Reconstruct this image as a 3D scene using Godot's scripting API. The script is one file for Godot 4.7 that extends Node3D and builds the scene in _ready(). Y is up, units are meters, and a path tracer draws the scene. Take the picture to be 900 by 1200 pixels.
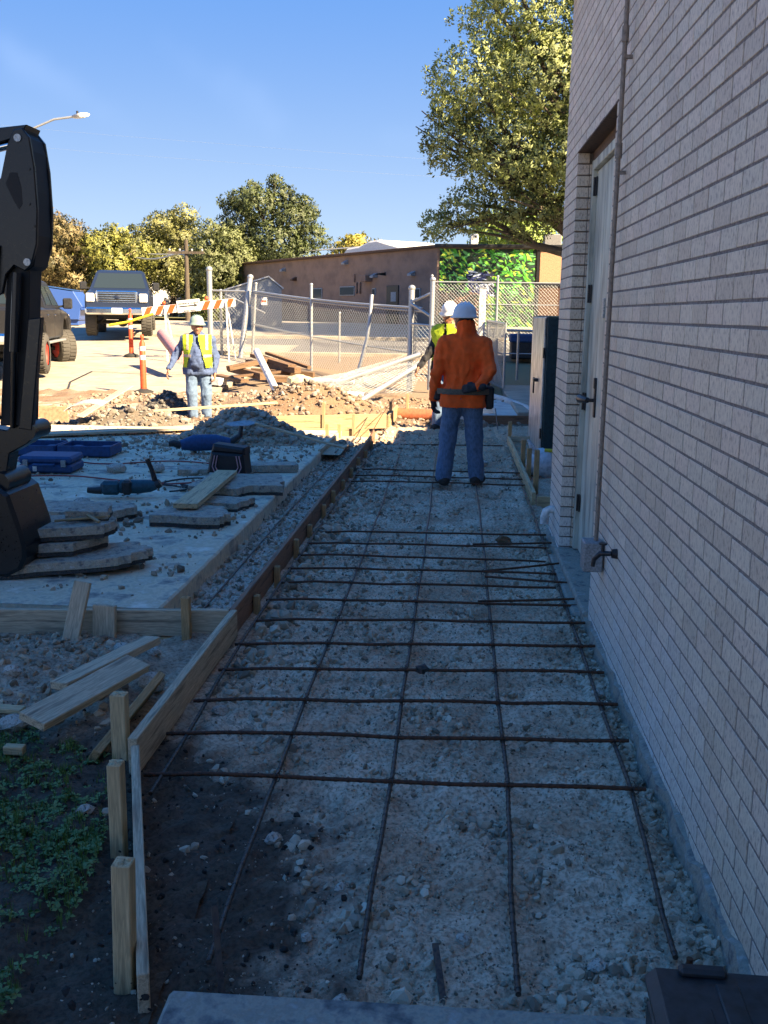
extends Node3D
# A pavement under construction beside a brick building: formwork, rebar, workers, trucks, fences and trees.
# World axes: +X towards the brick wall, -Z along the walkway away from the camera, metres; y = 0 is the dirt bed of the walkway.

var M := {}
var T := {}
var names := {}
var rng := RandomNumberGenerator.new()
var noise := FastNoiseLite.new()
const WALL := 0.815

class MB:
	var v := PackedVector3Array()
	var n := PackedVector3Array()
	var c := PackedColorArray()
	var uv := PackedVector2Array()
	var col := Color.WHITE
	func tri(a: Vector3, b: Vector3, d: Vector3, na: Vector3, nb: Vector3, nd: Vector3) -> void:
		if (b - a).cross(d - a).dot(na + nb + nd) > 0.0:
			var t := b; b = d; d = t
			t = nb; nb = nd; nd = t
		v.append(a); v.append(b); v.append(d)
		n.append(na); n.append(nb); n.append(nd)
		c.append(col); c.append(col); c.append(col)
		uv.append(Vector2.ZERO); uv.append(Vector2.ZERO); uv.append(Vector2.ZERO)
	func face(p: Array, nn: Vector3) -> void:
		for i in range(1, p.size() - 1):
			tri(p[0], p[i], p[i + 1], nn, nn, nn)
	func quad_uv(p: Array, nn: Vector3) -> void:
		var q := [Vector2(0, 1), Vector2(1, 1), Vector2(1, 0), Vector2(0, 0)]
		for k in [[0, 1, 2], [0, 2, 3]]:
			var o: Array = k
			if (p[k[1]] - p[k[0]]).cross(p[k[2]] - p[k[0]]).dot(nn) > 0.0:
				o = [k[0], k[2], k[1]]
			for i in o:
				v.append(p[i]); n.append(nn); c.append(col); uv.append(q[i])
	func box(t: Transform3D, s: Vector3, b := 0.0) -> void:
		var h := s * 0.5
		b = minf(b, minf(h.x, minf(h.y, h.z)) * 0.8)
		var B := t.basis
		for ax in 3:
			for sg in [-1.0, 1.0]:
				var u := (ax + 1) % 3
				var w := (ax + 2) % 3
				var nn := Vector3.ZERO
				nn[ax] = sg
				var pts := []
				for k in [[-1, -1], [1, -1], [1, 1], [-1, 1]]:
					var p := Vector3.ZERO
					p[ax] = sg * h[ax]
					p[u] = k[0] * (h[u] - b)
					p[w] = k[1] * (h[w] - b)
					pts.append(t * p)
				face(pts, (B * nn).normalized())
		if b <= 0.0:
			return
		for ax in 3:
			var u := (ax + 1) % 3
			var w := (ax + 2) % 3
			for su in [-1.0, 1.0]:
				for sw in [-1.0, 1.0]:
					var pts := []
					for k in [[-1.0, 0], [1.0, 0], [1.0, 1], [-1.0, 1]]:
						var p := Vector3.ZERO
						p[ax] = k[0] * (h[ax] - b)
						p[u] = su * (h[u] - (b if k[1] == 1 else 0.0))
						p[w] = sw * (h[w] - (0.0 if k[1] == 1 else b))
						pts.append(t * p)
					var nn := Vector3.ZERO
					nn[u] = su
					nn[w] = sw
					face(pts, (B * nn).normalized())
		for sx in [-1.0, 1.0]:
			for sy in [-1.0, 1.0]:
				for sz in [-1.0, 1.0]:
					var s3 := Vector3(sx, sy, sz)
					face([t * (s3 * Vector3(h.x, h.y - b, h.z - b)), t * (s3 * Vector3(h.x - b, h.y, h.z - b)), t * (s3 * Vector3(h.x - b, h.y - b, h.z))], (B * s3).normalized())
	func bx(p: Vector3, s: Vector3, b := 0.0) -> void:
		box(Transform3D(Basis(), p), s, b)
	# a bar of rectangular section between two points; up is the direction of its height
	func bar(a: Vector3, d: Vector3, w: float, h: float, b := 0.0, up := Vector3.UP) -> void:
		var x := (d - a).normalized()
		var z := x.cross(up).normalized()
		var y := z.cross(x)
		box(Transform3D(Basis(x, y, z), (a + d) * 0.5), Vector3(a.distance_to(d), h, w), b)
	func tube(p: Array, r, sides := 8, caps := true) -> void:
		var rings := []
		var nr := []
		var x := Vector3.ZERO
		for i in p.size():
			var d: Vector3 = (p[mini(i + 1, p.size() - 1)] - p[maxi(i - 1, 0)]).normalized()
			if i == 0:
				x = d.cross(Vector3.UP if absf(d.y) < 0.9 else Vector3.RIGHT).normalized()
			x = (x - d * x.dot(d)).normalized()
			var y := d.cross(x)
			var ring := []
			var ns := []
			var rad: float = r[i] if r is Array else r
			for k in sides:
				var q := TAU * k / sides
				var o := x * cos(q) + y * sin(q)
				ns.append(o)
				ring.append(p[i] + o * rad)
			rings.append(ring)
			nr.append(ns)
		for i in p.size() - 1:
			for k in sides:
				var m := (k + 1) % sides
				tri(rings[i][k], rings[i][m], rings[i + 1][m], nr[i][k], nr[i][m], nr[i + 1][m])
				tri(rings[i][k], rings[i + 1][m], rings[i + 1][k], nr[i][k], nr[i + 1][m], nr[i + 1][k])
		if caps:
			face(rings[0], (p[0] - p[1]).normalized())
			face(rings[-1], (p[-1] - p[-2]).normalized())
	func lathe(t: Transform3D, prof: Array, sides := 16, sharp := false) -> void:
		for i in prof.size() - 1:
			var a: Vector2 = prof[i]
			var b: Vector2 = prof[i + 1]
			var dn := Vector2(b.y - a.y, a.x - b.x).normalized()
			var n0 := dn
			var n1 := dn
			if not sharp:
				if i > 0:
					var e: Vector2 = prof[i - 1]
					n0 = (dn + Vector2(a.y - e.y, e.x - a.x).normalized()).normalized()
				if i < prof.size() - 2:
					var e: Vector2 = prof[i + 2]
					n1 = (dn + Vector2(e.y - b.y, b.x - e.x).normalized()).normalized()
			for k in sides:
				var q0 := TAU * k / sides
				var q1 := TAU * (k + 1) / sides
				var e0 := Vector3(cos(q0), 0, sin(q0))
				var e1 := Vector3(cos(q1), 0, sin(q1))
				var A := t * (e0 * a.x + Vector3.UP * a.y)
				var A1 := t * (e1 * a.x + Vector3.UP * a.y)
				var D := t * (e0 * b.x + Vector3.UP * b.y)
				var D1 := t * (e1 * b.x + Vector3.UP * b.y)
				var f := func(e: Vector3, m: Vector2) -> Vector3: return (t.basis * (e * m.x + Vector3.UP * m.y)).normalized()
				if a.x > 1e-6:
					tri(A, A1, D1, f.call(e0, n0), f.call(e1, n0), f.call(e1, n1))
				if b.x > 1e-6:
					tri(A, D1, D, f.call(e0, n0), f.call(e1, n1), f.call(e0, n1))
	# polygon in the local XY plane, given thickness along local Z
	func prism(poly: PackedVector2Array, depth: float, t := Transform3D(), bev := 0.0) -> void:
		var z := depth * 0.5
		var m := poly.size()
		var area := 0.0
		for i in m:
			area += poly[i].cross(poly[(i + 1) % m])
		var inner := poly
		if bev > 0.0:
			inner = PackedVector2Array()
			for i in m:
				var e0 := (poly[i] - poly[(i + m - 1) % m]).normalized()
				var e1 := (poly[(i + 1) % m] - poly[i]).normalized()
				var k := (e0.orthogonal() + e1.orthogonal()) * (1.0 if area < 0.0 else -1.0)
				k = -k
				inner.append(poly[i] - k.normalized() * bev * minf(1.6, 1.0 / maxf(0.4, k.length() * 0.5)))
		var ix := Geometry2D.triangulate_polygon(inner)
		for sg in [-1.0, 1.0]:
			var nn: Vector3 = (t.basis * Vector3(0, 0, sg)).normalized()
			for i in range(0, ix.size(), 3):
				var q := []
				for k in 3:
					var p := inner[ix[i + k]]
					q.append(t * Vector3(p.x, p.y, sg * z))
				tri(q[0], q[1], q[2], nn, nn, nn)
		for i in m:
			var a := poly[i]
			var b := poly[(i + 1) % m]
			var o := (b - a).normalized().orthogonal() * (1.0 if area > 0.0 else -1.0)
			var nn := (t.basis * Vector3(o.x, o.y, 0)).normalized()
			if nn.dot(t.basis * Vector3((b - a).y, -(b - a).x, 0) * (1.0 if area > 0.0 else -1.0)) < 0.0:
				nn = -nn
			var zz := z - bev
			face([t * Vector3(a.x, a.y, -zz), t * Vector3(b.x, b.y, -zz), t * Vector3(b.x, b.y, zz), t * Vector3(a.x, a.y, zz)], nn)
			if bev > 0.0:
				var ia := inner[i]
				var ib := inner[(i + 1) % m]
				for sg in [-1.0, 1.0]:
					face([t * Vector3(a.x, a.y, sg * zz), t * Vector3(b.x, b.y, sg * zz), t * Vector3(ib.x, ib.y, sg * z), t * Vector3(ia.x, ia.y, sg * z)], (nn + t.basis * Vector3(0, 0, sg)).normalized())
	func ball(t: Transform3D, la := 8, lo := 12) -> void:
		var prof := []
		for i in la + 1:
			var q := PI * i / la - PI / 2
			prof.append(Vector2(maxf(cos(q), 0.0), sin(q)))
		lathe(t, prof, lo)
	# angular stone: icosahedron (subdivided once when fine) with each corner pushed in or out
	func stone(t: Transform3D, sd: int, rough := 0.3, fine := false, smooth := false) -> void:
		var g := (1.0 + sqrt(5.0)) / 2.0
		var p := [Vector3(-1, g, 0), Vector3(1, g, 0), Vector3(-1, -g, 0), Vector3(1, -g, 0), Vector3(0, -1, g), Vector3(0, 1, g), Vector3(0, -1, -g), Vector3(0, 1, -g), Vector3(g, 0, -1), Vector3(g, 0, 1), Vector3(-g, 0, -1), Vector3(-g, 0, 1)]
		var f := [[0, 11, 5], [0, 5, 1], [0, 1, 7], [0, 7, 10], [0, 10, 11], [1, 5, 9], [5, 11, 4], [11, 10, 2], [10, 7, 6], [7, 1, 8], [3, 9, 4], [3, 4, 2], [3, 2, 6], [3, 6, 8], [3, 8, 9], [4, 9, 5], [2, 4, 11], [6, 2, 10], [8, 6, 7], [9, 8, 1]]
		for i in p.size():
			p[i] = p[i].normalized()
		if fine:
			var mid := {}
			var nf := []
			for q in f:
				var m := []
				for k in 3:
					var a: int = mini(q[k], q[(k + 1) % 3])
					var b: int = maxi(q[k], q[(k + 1) % 3])
					if not mid.has([a, b]):
						mid[[a, b]] = p.size()
						p.append(((p[a] + p[b]) * 0.5).normalized())
					m.append(mid[[a, b]])
				nf.append_array([[q[0], m[0], m[2]], [q[1], m[1], m[0]], [q[2], m[2], m[1]], m])
			f = nf
		var r := RandomNumberGenerator.new()
		r.seed = sd
		for i in p.size():
			p[i] = t * (p[i] * (1.0 + r.randf_range(-rough, rough)))
		var o := t.origin
		for q in f:
			var nn: Vector3 = (p[q[1]] - p[q[0]]).cross(p[q[2]] - p[q[0]]).normalized()
			if nn.dot((p[q[0]] + p[q[1]] + p[q[2]]) / 3.0 - o) < 0.0:
				nn = -nn
			if smooth:
				tri(p[q[0]], p[q[1]], p[q[2]], (p[q[0]] - o).normalized(), (p[q[1]] - o).normalized(), (p[q[2]] - o).normalized())
			else:
				tri(p[q[0]], p[q[1]], p[q[2]], nn, nn, nn)
	func mesh() -> ArrayMesh:
		var a := []
		a.resize(Mesh.ARRAY_MAX)
		a[Mesh.ARRAY_VERTEX] = v
		a[Mesh.ARRAY_NORMAL] = n
		a[Mesh.ARRAY_COLOR] = c
		a[Mesh.ARRAY_TEX_UV] = uv
		var m := ArrayMesh.new()
		if v.size():
			m.add_surface_from_arrays(Mesh.PRIMITIVE_TRIANGLES, a)
		return m


func numbered(parent: Node, called: String) -> String:
	var key := [parent.get_instance_id(), called]
	var k: int = names.get(key, 0)
	names[key] = k + 1
	return called if k == 0 else "%s_%03d" % [called, k]

func tag(o: Node, label := "", category := "", group := "", kind := "") -> Node:
	for p in [["label", label], ["category", category], ["group", group], ["kind", kind]]:
		if p[1] != "":
			o.set_meta(p[0], p[1])
	return o

func put(o: Node3D, called: String, parent: Node) -> Node3D:
	o.name = numbered(parent, called)
	parent.add_child(o, true)
	return o

func obj(called: String, mb, mat: Material, parent: Node = self, at := Transform3D()) -> MeshInstance3D:
	var o := MeshInstance3D.new()
	o.mesh = mb.mesh() if mb is MB else mb
	o.material_override = null
	for i in o.mesh.get_surface_count():
		o.set_surface_override_material(i, mat)
	o.transform = at
	put(o, called, parent)
	return o

func thing(called: String, label: String, category: String, at := Vector3.ZERO, yaw := 0.0, group := "") -> Node3D:
	var o := Node3D.new()
	put(o, called, self)
	o.position = at
	o.rotation.y = yaw
	tag(o, label, category, group)
	return o

func copy(src: Node3D, label: String) -> Node3D:
	var o: Node3D = src.duplicate()
	var base := String(src.name)
	if base.length() > 4 and base[-4] == "_" and base.right(3).is_valid_int():
		base = base.left(-4)
	put(o, base, self)
	o.set_meta("label", label)
	return o

func stuff(called: String, mesh: Mesh, mat: Material, xf: Array, cols: Array, parent: Node = self, label := "", category := "") -> MultiMeshInstance3D:
	var mm := MultiMesh.new()
	mm.transform_format = MultiMesh.TRANSFORM_3D
	mm.use_colors = cols.size() > 0
	mm.mesh = mesh
	mm.instance_count = xf.size()
	for i in xf.size():
		mm.set_instance_transform(i, xf[i])
		if cols.size():
			mm.set_instance_color(i, cols[i])
	var o := MultiMeshInstance3D.new()
	o.multimesh = mm
	o.material_override = mat
	put(o, called, parent)
	tag(o, label, category, "", "stuff")
	return o

func lin(r: float, g: float, b: float) -> Color:
	return Color(r, g, b).linear_to_srgb()

func ramp(freq: float, stops: Array, sd: int, kind := FastNoiseLite.TYPE_SIMPLEX_SMOOTH, oct := 4, size := 512, gain := 0.55) -> NoiseTexture2D:
	var f := FastNoiseLite.new()
	f.noise_type = kind
	f.seed = sd
	f.frequency = freq
	f.fractal_octaves = oct
	f.fractal_gain = gain
	var t := NoiseTexture2D.new()
	t.width = size
	t.height = size
	t.seamless = true
	t.noise = f
	var g := Gradient.new()
	g.offsets = PackedFloat32Array()
	var offs := PackedFloat32Array()
	var cs := PackedColorArray()
	for s in stops:
		offs.append(s[0])
		var k: float = s[1]
		cs.append(Color(k, k, k) if s.size() == 2 else Color(s[1], s[2], s[3]))
	g.offsets = offs
	g.colors = cs
	t.color_ramp = g
	return t

func mat(called: String, col: Color, rough := 0.85, tex := "", scale := Vector3.ONE, o := {}) -> StandardMaterial3D:
	var m := StandardMaterial3D.new()
	m.resource_name = called
	m.albedo_color = col.linear_to_srgb()
	m.albedo_color.a = col.a
	m.roughness = rough
	m.metallic = o.get("metal", 0.0)
	if tex != "":
		m.albedo_texture = T[tex]
	if tex != "" or o.has("hm") or o.has("rt"):
		m.uv1_triplanar = true
		m.uv1_world_triplanar = o.get("world", false)
		m.uv1_scale = scale
		m.uv1_triplanar_sharpness = 4.0
	if o.has("hm"):
		m.heightmap_enabled = true
		m.heightmap_texture = T[o.hm]
		m.heightmap_scale = o.get("hms", 1.0)
	if o.has("rt"):
		m.roughness_texture = T[o.rt]
	if o.get("vc", false):
		m.vertex_color_use_as_albedo = true
	if o.has("spec"):
		m.metallic_specular = o.spec
	if o.has("coat"):
		m.clearcoat_enabled = true
		m.clearcoat = o.coat
		m.clearcoat_roughness = 0.08
	if o.has("rim"):
		m.rim_enabled = true
		m.rim = o.rim
	if o.has("back"):
		m.backlight_enabled = true
		m.backlight = o.back
	M[called] = m
	return m

func glass(called: String, tint: Color, alpha: float) -> void:
	var m := StandardMaterial3D.new()
	m.resource_name = called
	m.albedo_color = Color(tint.r, tint.g, tint.b, alpha)
	m.transparency = BaseMaterial3D.TRANSPARENCY_ALPHA
	m.roughness = 0.05
	M[called] = m

func materials() -> void:
	T.fine = ramp(0.035, [[0.0, 0.62], [0.35, 0.84], [0.65, 0.95], [1.0, 1.0]], 3, FastNoiseLite.TYPE_SIMPLEX_SMOOTH, 5)
	T.blotch = ramp(0.008, [[0.2, 0.66], [0.5, 0.88], [0.8, 1.0]], 5, FastNoiseLite.TYPE_SIMPLEX_SMOOTH, 5)
	T.grain = ramp(0.012, [[0.0, 0.5], [0.38, 0.82], [0.5, 0.93], [0.58, 0.78], [1.0, 1.0]], 8, FastNoiseLite.TYPE_PERLIN, 5, 512, 0.65)
	T.speck = ramp(0.06, [[0.0, 0.55], [0.3, 0.72], [0.42, 0.95], [0.6, 1.0], [0.8, 0.9], [1.0, 0.8]], 11, FastNoiseLite.TYPE_PERLIN, 3, 512, 0.7)
	T.brickface = ramp(0.05, [[0.0, 0.62, 0.56, 0.55], [0.3, 0.83, 0.8, 0.79], [0.5, 0.97, 0.95, 0.93], [1.0, 1.0, 0.99, 0.96]], 21, FastNoiseLite.TYPE_PERLIN, 4, 512, 0.75)
	T.soil = ramp(0.02, [[0.0, 0.60, 0.57, 0.54], [0.4, 0.86, 0.84, 0.82], [0.55, 0.96, 0.95, 0.93], [0.75, 1.0, 1.0, 1.0], [1.0, 0.9, 0.9, 0.9]], 31, FastNoiseLite.TYPE_SIMPLEX_SMOOTH, 6, 1024, 0.7)
	T.crete = ramp(0.007, [[0.15, 0.84, 0.84, 0.85], [0.4, 0.92, 0.92, 0.92], [0.55, 0.97, 0.965, 0.95], [0.8, 1.0, 1.0, 1.0]], 41, FastNoiseLite.TYPE_SIMPLEX_SMOOTH, 6, 1024, 0.62)
	T.stain = ramp(0.006, [[0.1, 0.52, 0.53, 0.55], [0.35, 0.78, 0.77, 0.76], [0.5, 0.95, 0.92, 0.86], [0.62, 0.86, 0.83, 0.78], [0.9, 1.0, 1.0, 1.0]], 43, FastNoiseLite.TYPE_SIMPLEX_SMOOTH, 6, 1024, 0.68)
	T.rough = ramp(0.02, [[0.0, 0.3], [1.0, 1.0]], 51, FastNoiseLite.TYPE_SIMPLEX_SMOOTH, 6, 512, 0.7)
	T.grit = ramp(0.07, [[0.0, 0.2], [0.45, 0.5], [0.6, 0.62], [1.0, 1.0]], 52, FastNoiseLite.TYPE_CELLULAR, 3, 1024, 0.6)
	T.rust = ramp(0.03, [[0.0, 0.45, 0.4, 0.38], [0.45, 0.85, 0.75, 0.7], [0.6, 1.0, 0.85, 0.7], [1.0, 1.0, 0.9, 0.8]], 61, FastNoiseLite.TYPE_SIMPLEX_SMOOTH, 5)
	T.soft = ramp(0.01, [[0.0, 0.88], [1.0, 1.0]], 72)
	T.cloth = ramp(0.015, [[0.0, 0.72], [0.5, 0.9], [1.0, 1.0]], 71, FastNoiseLite.TYPE_SIMPLEX_SMOOTH, 5)
	for i in 5:
		var b: Color = [Color(0.68, 0.585, 0.47), Color(0.72, 0.62, 0.50), Color(0.62, 0.52, 0.415), Color(0.70, 0.585, 0.48), Color(0.67, 0.59, 0.48)][i]
		mat("brick_%d" % i, b, 0.6, "brickface", Vector3(3.1, 1.4, 3.1), {"world": true, "hm": "rough", "hms": 0.12})
	mat("brick_mix", Color.WHITE, 0.6, "brickface", Vector3(3.1, 1.4, 3.1), {"world": true, "vc": true, "hm": "rough", "hms": 0.12})
	mat("mortar", Color(0.27, 0.22, 0.195), 0.95, "fine", Vector3(2, 2, 2), {"world": true, "hm": "rough", "hms": 0.3})
	mat("foundation", Color(0.38, 0.36, 0.33), 0.9, "stain", Vector3(1.3, 1.3, 1.3), {"world": true, "hm": "rough", "hms": 1.2})
	mat("door_paint", Color(0.55, 0.55, 0.46), 0.42, "blotch", Vector3(1.2, 0.25, 1.2), {"hm": "fine", "hms": 0.05})
	mat("steel_dark", Color(0.05, 0.05, 0.055), 0.4, "fine", Vector3(3, 3, 3), {"metal": 0.6})
	mat("lintel", Color(0.10, 0.06, 0.035), 0.7, "rust", Vector3(2, 2, 2))
	mat("conduit", Color(0.27, 0.21, 0.165), 0.55, "fine", Vector3(2, 2, 2))
	mat("galv", Color(0.50, 0.52, 0.53), 0.42, "fine", Vector3(3, 3, 3), {"metal": 0.55})
	mat("grey_box", Color(0.33, 0.34, 0.35), 0.5, "fine", Vector3(3, 3, 3), {"metal": 0.3})
	mat("white_plastic", Color(0.75, 0.75, 0.73), 0.4, "blotch", Vector3(2, 2, 2))
	mat("dirt", Color.WHITE, 0.97, "soil", Vector3(1.7, 1.7, 1.7), {"vc": true, "world": true, "hm": "rough", "hms": 0.7})
	mat("pebble", Color.WHITE, 0.9, "fine", Vector3(9, 9, 9), {"vc": true})
	mat("rock", Color(0.50, 0.45, 0.38), 0.92, "speck", Vector3(2.5, 2.5, 2.5), {"hm": "rough", "hms": 1.0})
	mat("concrete", Color(0.56, 0.54, 0.50), 0.85, "crete", Vector3(0.33, 0.33, 0.33), {"world": true, "hm": "rough", "hms": 0.5})
	mat("slab_dusty", Color(0.76, 0.685, 0.56), 0.9, "stain", Vector3(0.37, 0.37, 0.37), {"world": true, "hm": "rough", "hms": 0.5})
	mat("slab_stained", Color(0.40, 0.39, 0.37), 0.9, "stain", Vector3(0.8, 0.8, 0.8), {"world": true, "hm": "rough", "hms": 0.8})
	mat("concrete_lot", Color(0.345, 0.30, 0.235), 0.85, "crete", Vector3(0.21, 0.21, 0.21), {"world": true, "hm": "rough", "hms": 0.6})
	mat("concrete_broken", Color(0.50, 0.47, 0.42), 0.95, "stain", Vector3(1.6, 1.6, 1.6), {"hm": "rough", "hms": 2.0})
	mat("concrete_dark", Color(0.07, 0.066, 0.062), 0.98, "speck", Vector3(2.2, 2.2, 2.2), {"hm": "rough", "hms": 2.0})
	mat("asphalt", Color(0.14, 0.135, 0.13), 0.9, "speck", Vector3(0.5, 0.5, 0.5), {"world": true})
	mat("lumber", Color(0.74, 0.54, 0.30), 0.75, "grain", Vector3(0.35, 5.0, 5.0), {"hm": "grain", "hms": 0.15})
	mat("lumber_grey", Color(0.70, 0.55, 0.37), 0.8, "grain", Vector3(0.35, 5.0, 5.0), {"hm": "grain", "hms": 0.2})
	mat("lumber_red", Color(0.36, 0.19, 0.11), 0.75, "grain", Vector3(0.35, 5.0, 5.0), {"hm": "grain", "hms": 0.15})
	mat("lumber_bright", Color(0.46, 0.34, 0.18), 0.75, "grain", Vector3(0.35, 5.0, 5.0), {"hm": "grain", "hms": 0.15})
	mat("stake_wood", Color(0.60, 0.37, 0.17), 0.75, "grain", Vector3(0.5, 5.0, 5.0), {"hm": "grain", "hms": 0.15})
	mat("old_wood", Color(0.20, 0.115, 0.06), 0.85, "grain", Vector3(0.5, 4.0, 4.0), {"hm": "grain", "hms": 0.4})
	mat("rebar", Color(0.11, 0.055, 0.03), 0.7, "rust", Vector3(3, 3, 3), {"metal": 0.2})
	mat("rebar_grey", Color(0.10, 0.10, 0.105), 0.5, "rust", Vector3(3, 3, 3), {"metal": 0.4})
	mat("leaf", Color.WHITE, 0.6, "", Vector3.ONE, {"vc": true, "back": Color(0.5, 0.55, 0.25)})
	mat("bark", Color(0.12, 0.095, 0.07), 0.95, "grain", Vector3(3, 0.6, 3), {"hm": "grain", "hms": 2.0})
	mat("grass", Color.WHITE, 0.7, "", Vector3.ONE, {"vc": true, "back": Color(0.4, 0.5, 0.2)})
	mat("machine", Color(0.006, 0.007, 0.010), 0.38, "fine", Vector3(2, 2, 2), {"rt": "fine"})
	mat("machine_black", Color(0.003, 0.003, 0.004), 0.65, "fine", Vector3(2, 2, 2))
	mat("chrome", Color(0.75, 0.76, 0.78), 0.12, "", Vector3.ONE, {"metal": 1.0})
	mat("rubber", Color(0.022, 0.022, 0.022), 0.85, "fine", Vector3(6, 6, 6))
	mat("tread", Color(0.075, 0.07, 0.062), 0.9, "fine", Vector3(6, 6, 6))
	mat("black_plastic", Color(0.022, 0.023, 0.026), 0.5, "blotch", Vector3(3, 3, 3), {"hm": "fine", "hms": 0.08})
	mat("mount_plastic", Color(0.03, 0.032, 0.036), 0.42, "blotch", Vector3(4, 4, 4), {"hm": "fine", "hms": 0.06})
	for e in [["navy", Color(0.010, 0.017, 0.040)], ["black_paint", Color(0.011, 0.011, 0.012)], ["bin_blue", Color(0.03, 0.075, 0.26)], ["silver_paint", Color(0.6, 0.6, 0.6)]]:
		mat(e[0], e[1], 0.42, "", Vector3.ONE, {"coat": 0.15, "spec": 0.4})
	glass("window_glass", Color(0.5, 0.6, 0.65), 0.45)
	glass("bottle", Color(0.85, 0.9, 0.95), 0.12)
	mat("screen_glass", Color(0.02, 0.03, 0.04), 0.12, "", Vector3.ONE, {"spec": 0.2})
	mat("lens", Color(0.6, 0.58, 0.52), 0.15, "", Vector3.ONE, {"coat": 1.0})
	mat("dark_inside", Color(0.015, 0.016, 0.018), 0.9)
	for e in [["orange", Color(0.85, 0.10, 0.015)], ["orange_tube", Color(0.85, 0.085, 0.02)], ["white_sheet", Color(0.78, 0.78, 0.75)], ["sign_black", Color(0.02, 0.02, 0.02)], ["sign_white", Color(0.8, 0.8, 0.78)], ["red_rim", Color(0.55, 0.05, 0.035)], ["pink", Color(0.52, 0.26, 0.26)], ["terracotta", Color(0.48, 0.14, 0.06)], ["blue_case", Color(0.012, 0.062, 0.19)], ["tool_teal", Color(0.012, 0.075, 0.11)], ["cord_red", Color(0.35, 0.06, 0.05)], ["cord_dark", Color(0.02, 0.018, 0.022)], ["bag_black", Color(0.012, 0.012, 0.016)], ["strap_pink", Color(0.55, 0.32, 0.36)], ["bag_white", Color(0.75, 0.76, 0.78)], ["yellow", Color(0.75, 0.62, 0.04)], ["cabinet_green", Color(0.012, 0.045, 0.05)], ["roof_grey", Color(0.25, 0.25, 0.26)], ["cream", Color(0.6, 0.52, 0.32)], ["white_wall", Color(0.72, 0.72, 0.7)], ["peach", Color(0.5, 0.29, 0.17)], ["shed_grey", Color(0.33, 0.36, 0.39)], ["rock_dark", Color(0.035, 0.033, 0.03)]]:
		mat(e[0], e[1], 0.6, "cloth", Vector3(2, 2, 2))
	mat("stucco", Color(0.28, 0.19, 0.145), 0.95, "crete", Vector3(0.15, 0.15, 0.15), {"world": true, "hm": "rough", "hms": 0.6})
	mat("cabinet_steel", Color(0.66, 0.66, 0.62), 0.3, "blotch", Vector3(1.5, 0.6, 1.5), {"metal": 0.4})
	mat("galv_wire", Color(0.40, 0.42, 0.43), 0.45, "", Vector3.ONE, {"metal": 0.4})
	mat("orange_shirt", Color(1.0, 0.125, 0.012), 0.9, "soft", Vector3(2, 2, 2), {"rim": 0.3})
	mat("blue_shirt", Color(0.075, 0.115, 0.24), 0.9, "cloth", Vector3(3, 3, 3), {"rim": 0.3})
	mat("black_shirt", Color(0.018, 0.018, 0.022), 0.9, "cloth", Vector3(3, 3, 3), {"rim": 0.3})
	mat("jeans", Color(0.13, 0.20, 0.32), 0.9, "cloth", Vector3(4, 2, 4), {"rim": 0.2, "hm": "fine", "hms": 0.4})
	mat("vest_yellow", Color(0.50, 0.64, 0.015), 0.8, "cloth", Vector3(3, 3, 3))
	mat("vest_band", Color(0.55, 0.42, 0.33), 0.5, "cloth", Vector3(3, 3, 3))
	mat("skin", Color(0.36, 0.17, 0.10), 0.55, "cloth", Vector3(4, 4, 4))
	mat("glove", Color(0.03, 0.03, 0.033), 0.8, "cloth", Vector3(4, 4, 4))
	mat("boot", Color(0.045, 0.035, 0.03), 0.8, "cloth", Vector3(4, 4, 4))
	mat("belt", Color(0.15, 0.125, 0.09), 0.8, "cloth", Vector3(4, 4, 4))
	mat("hat_white", Color(0.66, 0.66, 0.66), 0.35, "", Vector3.ONE, {"coat": 0.4})
	mat("hat_green", Color(0.20, 0.27, 0.24), 0.35, "", Vector3.ONE, {"coat": 0.4})
	mat("hair", Color(0.02, 0.014, 0.01), 0.7)

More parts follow.
